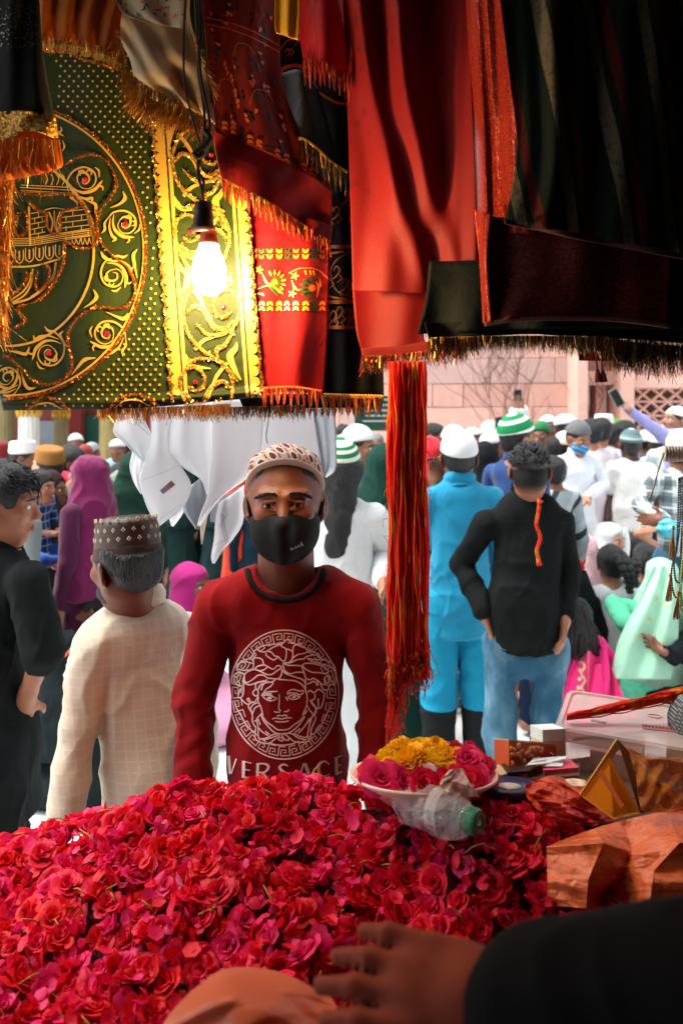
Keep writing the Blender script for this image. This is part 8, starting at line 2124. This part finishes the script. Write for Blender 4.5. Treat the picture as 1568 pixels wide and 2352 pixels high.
m.color(m.mix(hh_, lin((78,76,76)), lin((138,138,136)))); m.bump(hh_*1.0, .6, .004)
mb = MB(); mb.lathe([(.055,-.025),(.056,0),(.050,.022),(.036,.040),(.018,.049),(.001,.051)], (0,0,0), 40); mb.build('cap_shell', m.m, gc_, True)
# ---- bead strings with tassels at the right edge
hang = cloth_root('bead_rail', 'rope-wrapped rod end carrying the bead strings at the right edge', 'rod', 1552, 1042, 1.36)
mb = MB(); mb.tube([P(1524,1042,1.36), P(1640,1046,1.36)], .012, 12)
for i in range(16): x = 1526+i*7; mb.tube([P(x+3*math.cos(a), 1042+17*math.sin(a), 1.36-.013*math.cos(a)) for a in [6.2832*j/10 for j in range(11)]], .0022, 5)
part(mb.build('rope_wrapped_rod', plain('jute_rope', (206,196,180), .85, .2, .2, 120), None, True), hang)
mb = MB(); mb.tube([P(x,y,1.34) for x, y in crom([(1524,1040),(1512,1075),(1500,1120),(1490,1146)], 16)], .0016, 5); part(mb.build('loose_cord', plain('jute_cord', (170,150,120), .85), None, True), hang)
def beads(label, pts, r, mat, d, tass=None):
    root = cloth_root('bead_string', label, 'beads', *pts[0], d, 'bead strings hanging at the right edge')
    C = crom(pts, 400); L = np.concatenate([[0], np.cumsum(np.linalg.norm(np.diff(C, axis=0), axis=1))]); n = int(L[-1]/(2*r*.95)); s_ = np.interp(np.linspace(0, L[-1], n), L, np.arange(400))
    mb = MB()
    for t in s_: i = int(t); mb.sphere(P(C[i][0], C[i][1], d), r/FPX*d, 8)
    part(mb.build('beads', mat, None, True), root)
    if tass:
        for (tx, ty, ln) in tass:
            mb = MB(); mb.sphere(P(tx, ty, d-.004), (.0035,.0035,.005), 8)
            for i in range(26): a = rr.uniform(-1,1); mb.tube([P(tx, ty, d-.004), P(tx+a*5-2, ty+ln*.5, d-.004+rr.uniform(-.003,.003)), P(tx+a*8-4, ty+ln*rr.uniform(.9,1.05), d-.004+rr.uniform(-.004,.004))], .0006, 4)
            part(mb.build('tassel', velvet('tan_tassel', (206,146,72), .3) if 'tan_tassel' not in bpy.data.materials else bpy.data.materials['tan_tassel'], None, True), root)
DKB = plain('dark_wood_bead', (44,36,32), .35, .5, .2, 200); GRB = plain('green_glass_bead', (150,210,120), .2, .6, .1, 200)
beads('dark bead string hanging outermost at the right edge', [(1558,1100),(1556,1180),(1552,1260),(1541,1310),(1545,1360),(1556,1372),(1562,1330),(1564,1240)], 2.9, DKB, 1.35, [(1538,1322,58)])
beads('dark bead string with tan tassel hanging behind the outermost one', [(1562,1098),(1561,1180),(1556,1240),(1547,1290),(1550,1330),(1560,1340)], 2.9, DKB, 1.37, [(1545,1212,72)])
beads('third dark bead string pressed against the picture edge', [(1567,1096),(1566,1180),(1563,1260),(1560,1330),(1566,1390)], 2.9, DKB, 1.36)
beads('pale green bead string hanging lowest at the right edge', [(1572,1230),(1566,1290),(1562,1350),(1562,1395),(1572,1400),(1580,1340)], 3.2, GRB, 1.34, [(1556,1362,60)])

# ---- the stallholder's arm reaching in from the right
def stallholder():
    base = Vector((.86, .34, 0)); root = empty('person', base, math.radians(-70)); tag(root, 'stallholder in black sleeve reaching a hand over the roses from the right', 'person')
    inv = Matrix.Rotation(math.radians(70), 3, 'Z'); g = Fig(1.66)
    J = dict(ps=base+Vector((-.10,.16,1.36)), pe=P(1800,2340,.42), pw=P(1195,2335,.50))
    for n, w in J.items(): setattr(g, n, np.array(inv@(w-base)))
    R = rotm(0,18,0)
    f = np.array(inv@Vector((-.92,.34,.02))); sd = np.array(inv@Vector((-.25,-.80,-.50)))
    make('body', body_prims(g, R, dict(phand=dict(f=f, side=sd, curl=.42, spread=.15, s=.92))), .0042, plain('dark_skin', (116,46,28), .7, .12, .2), root)
    make('hair', hair_prims(g, R, 'short'), .008, HAIR, root)
    pr = shirt_prims(g, .78, dict(p=.94,n=1.0), 1.08, cuff=.056)
    pr += [cap(g.pe, g.pe+(g.pw-g.pe)*.94, .060, .048, 1, .02)]
    make('shirt', pr, .0075, plain('black_sleeve', (10,10,13), .9, .05, .2, 12, .3, 0, 20), root, folds(4, .005, 40))
    make('trousers', trouser_prims(g), .012, fabric((40,42,48)), root)
stallholder()
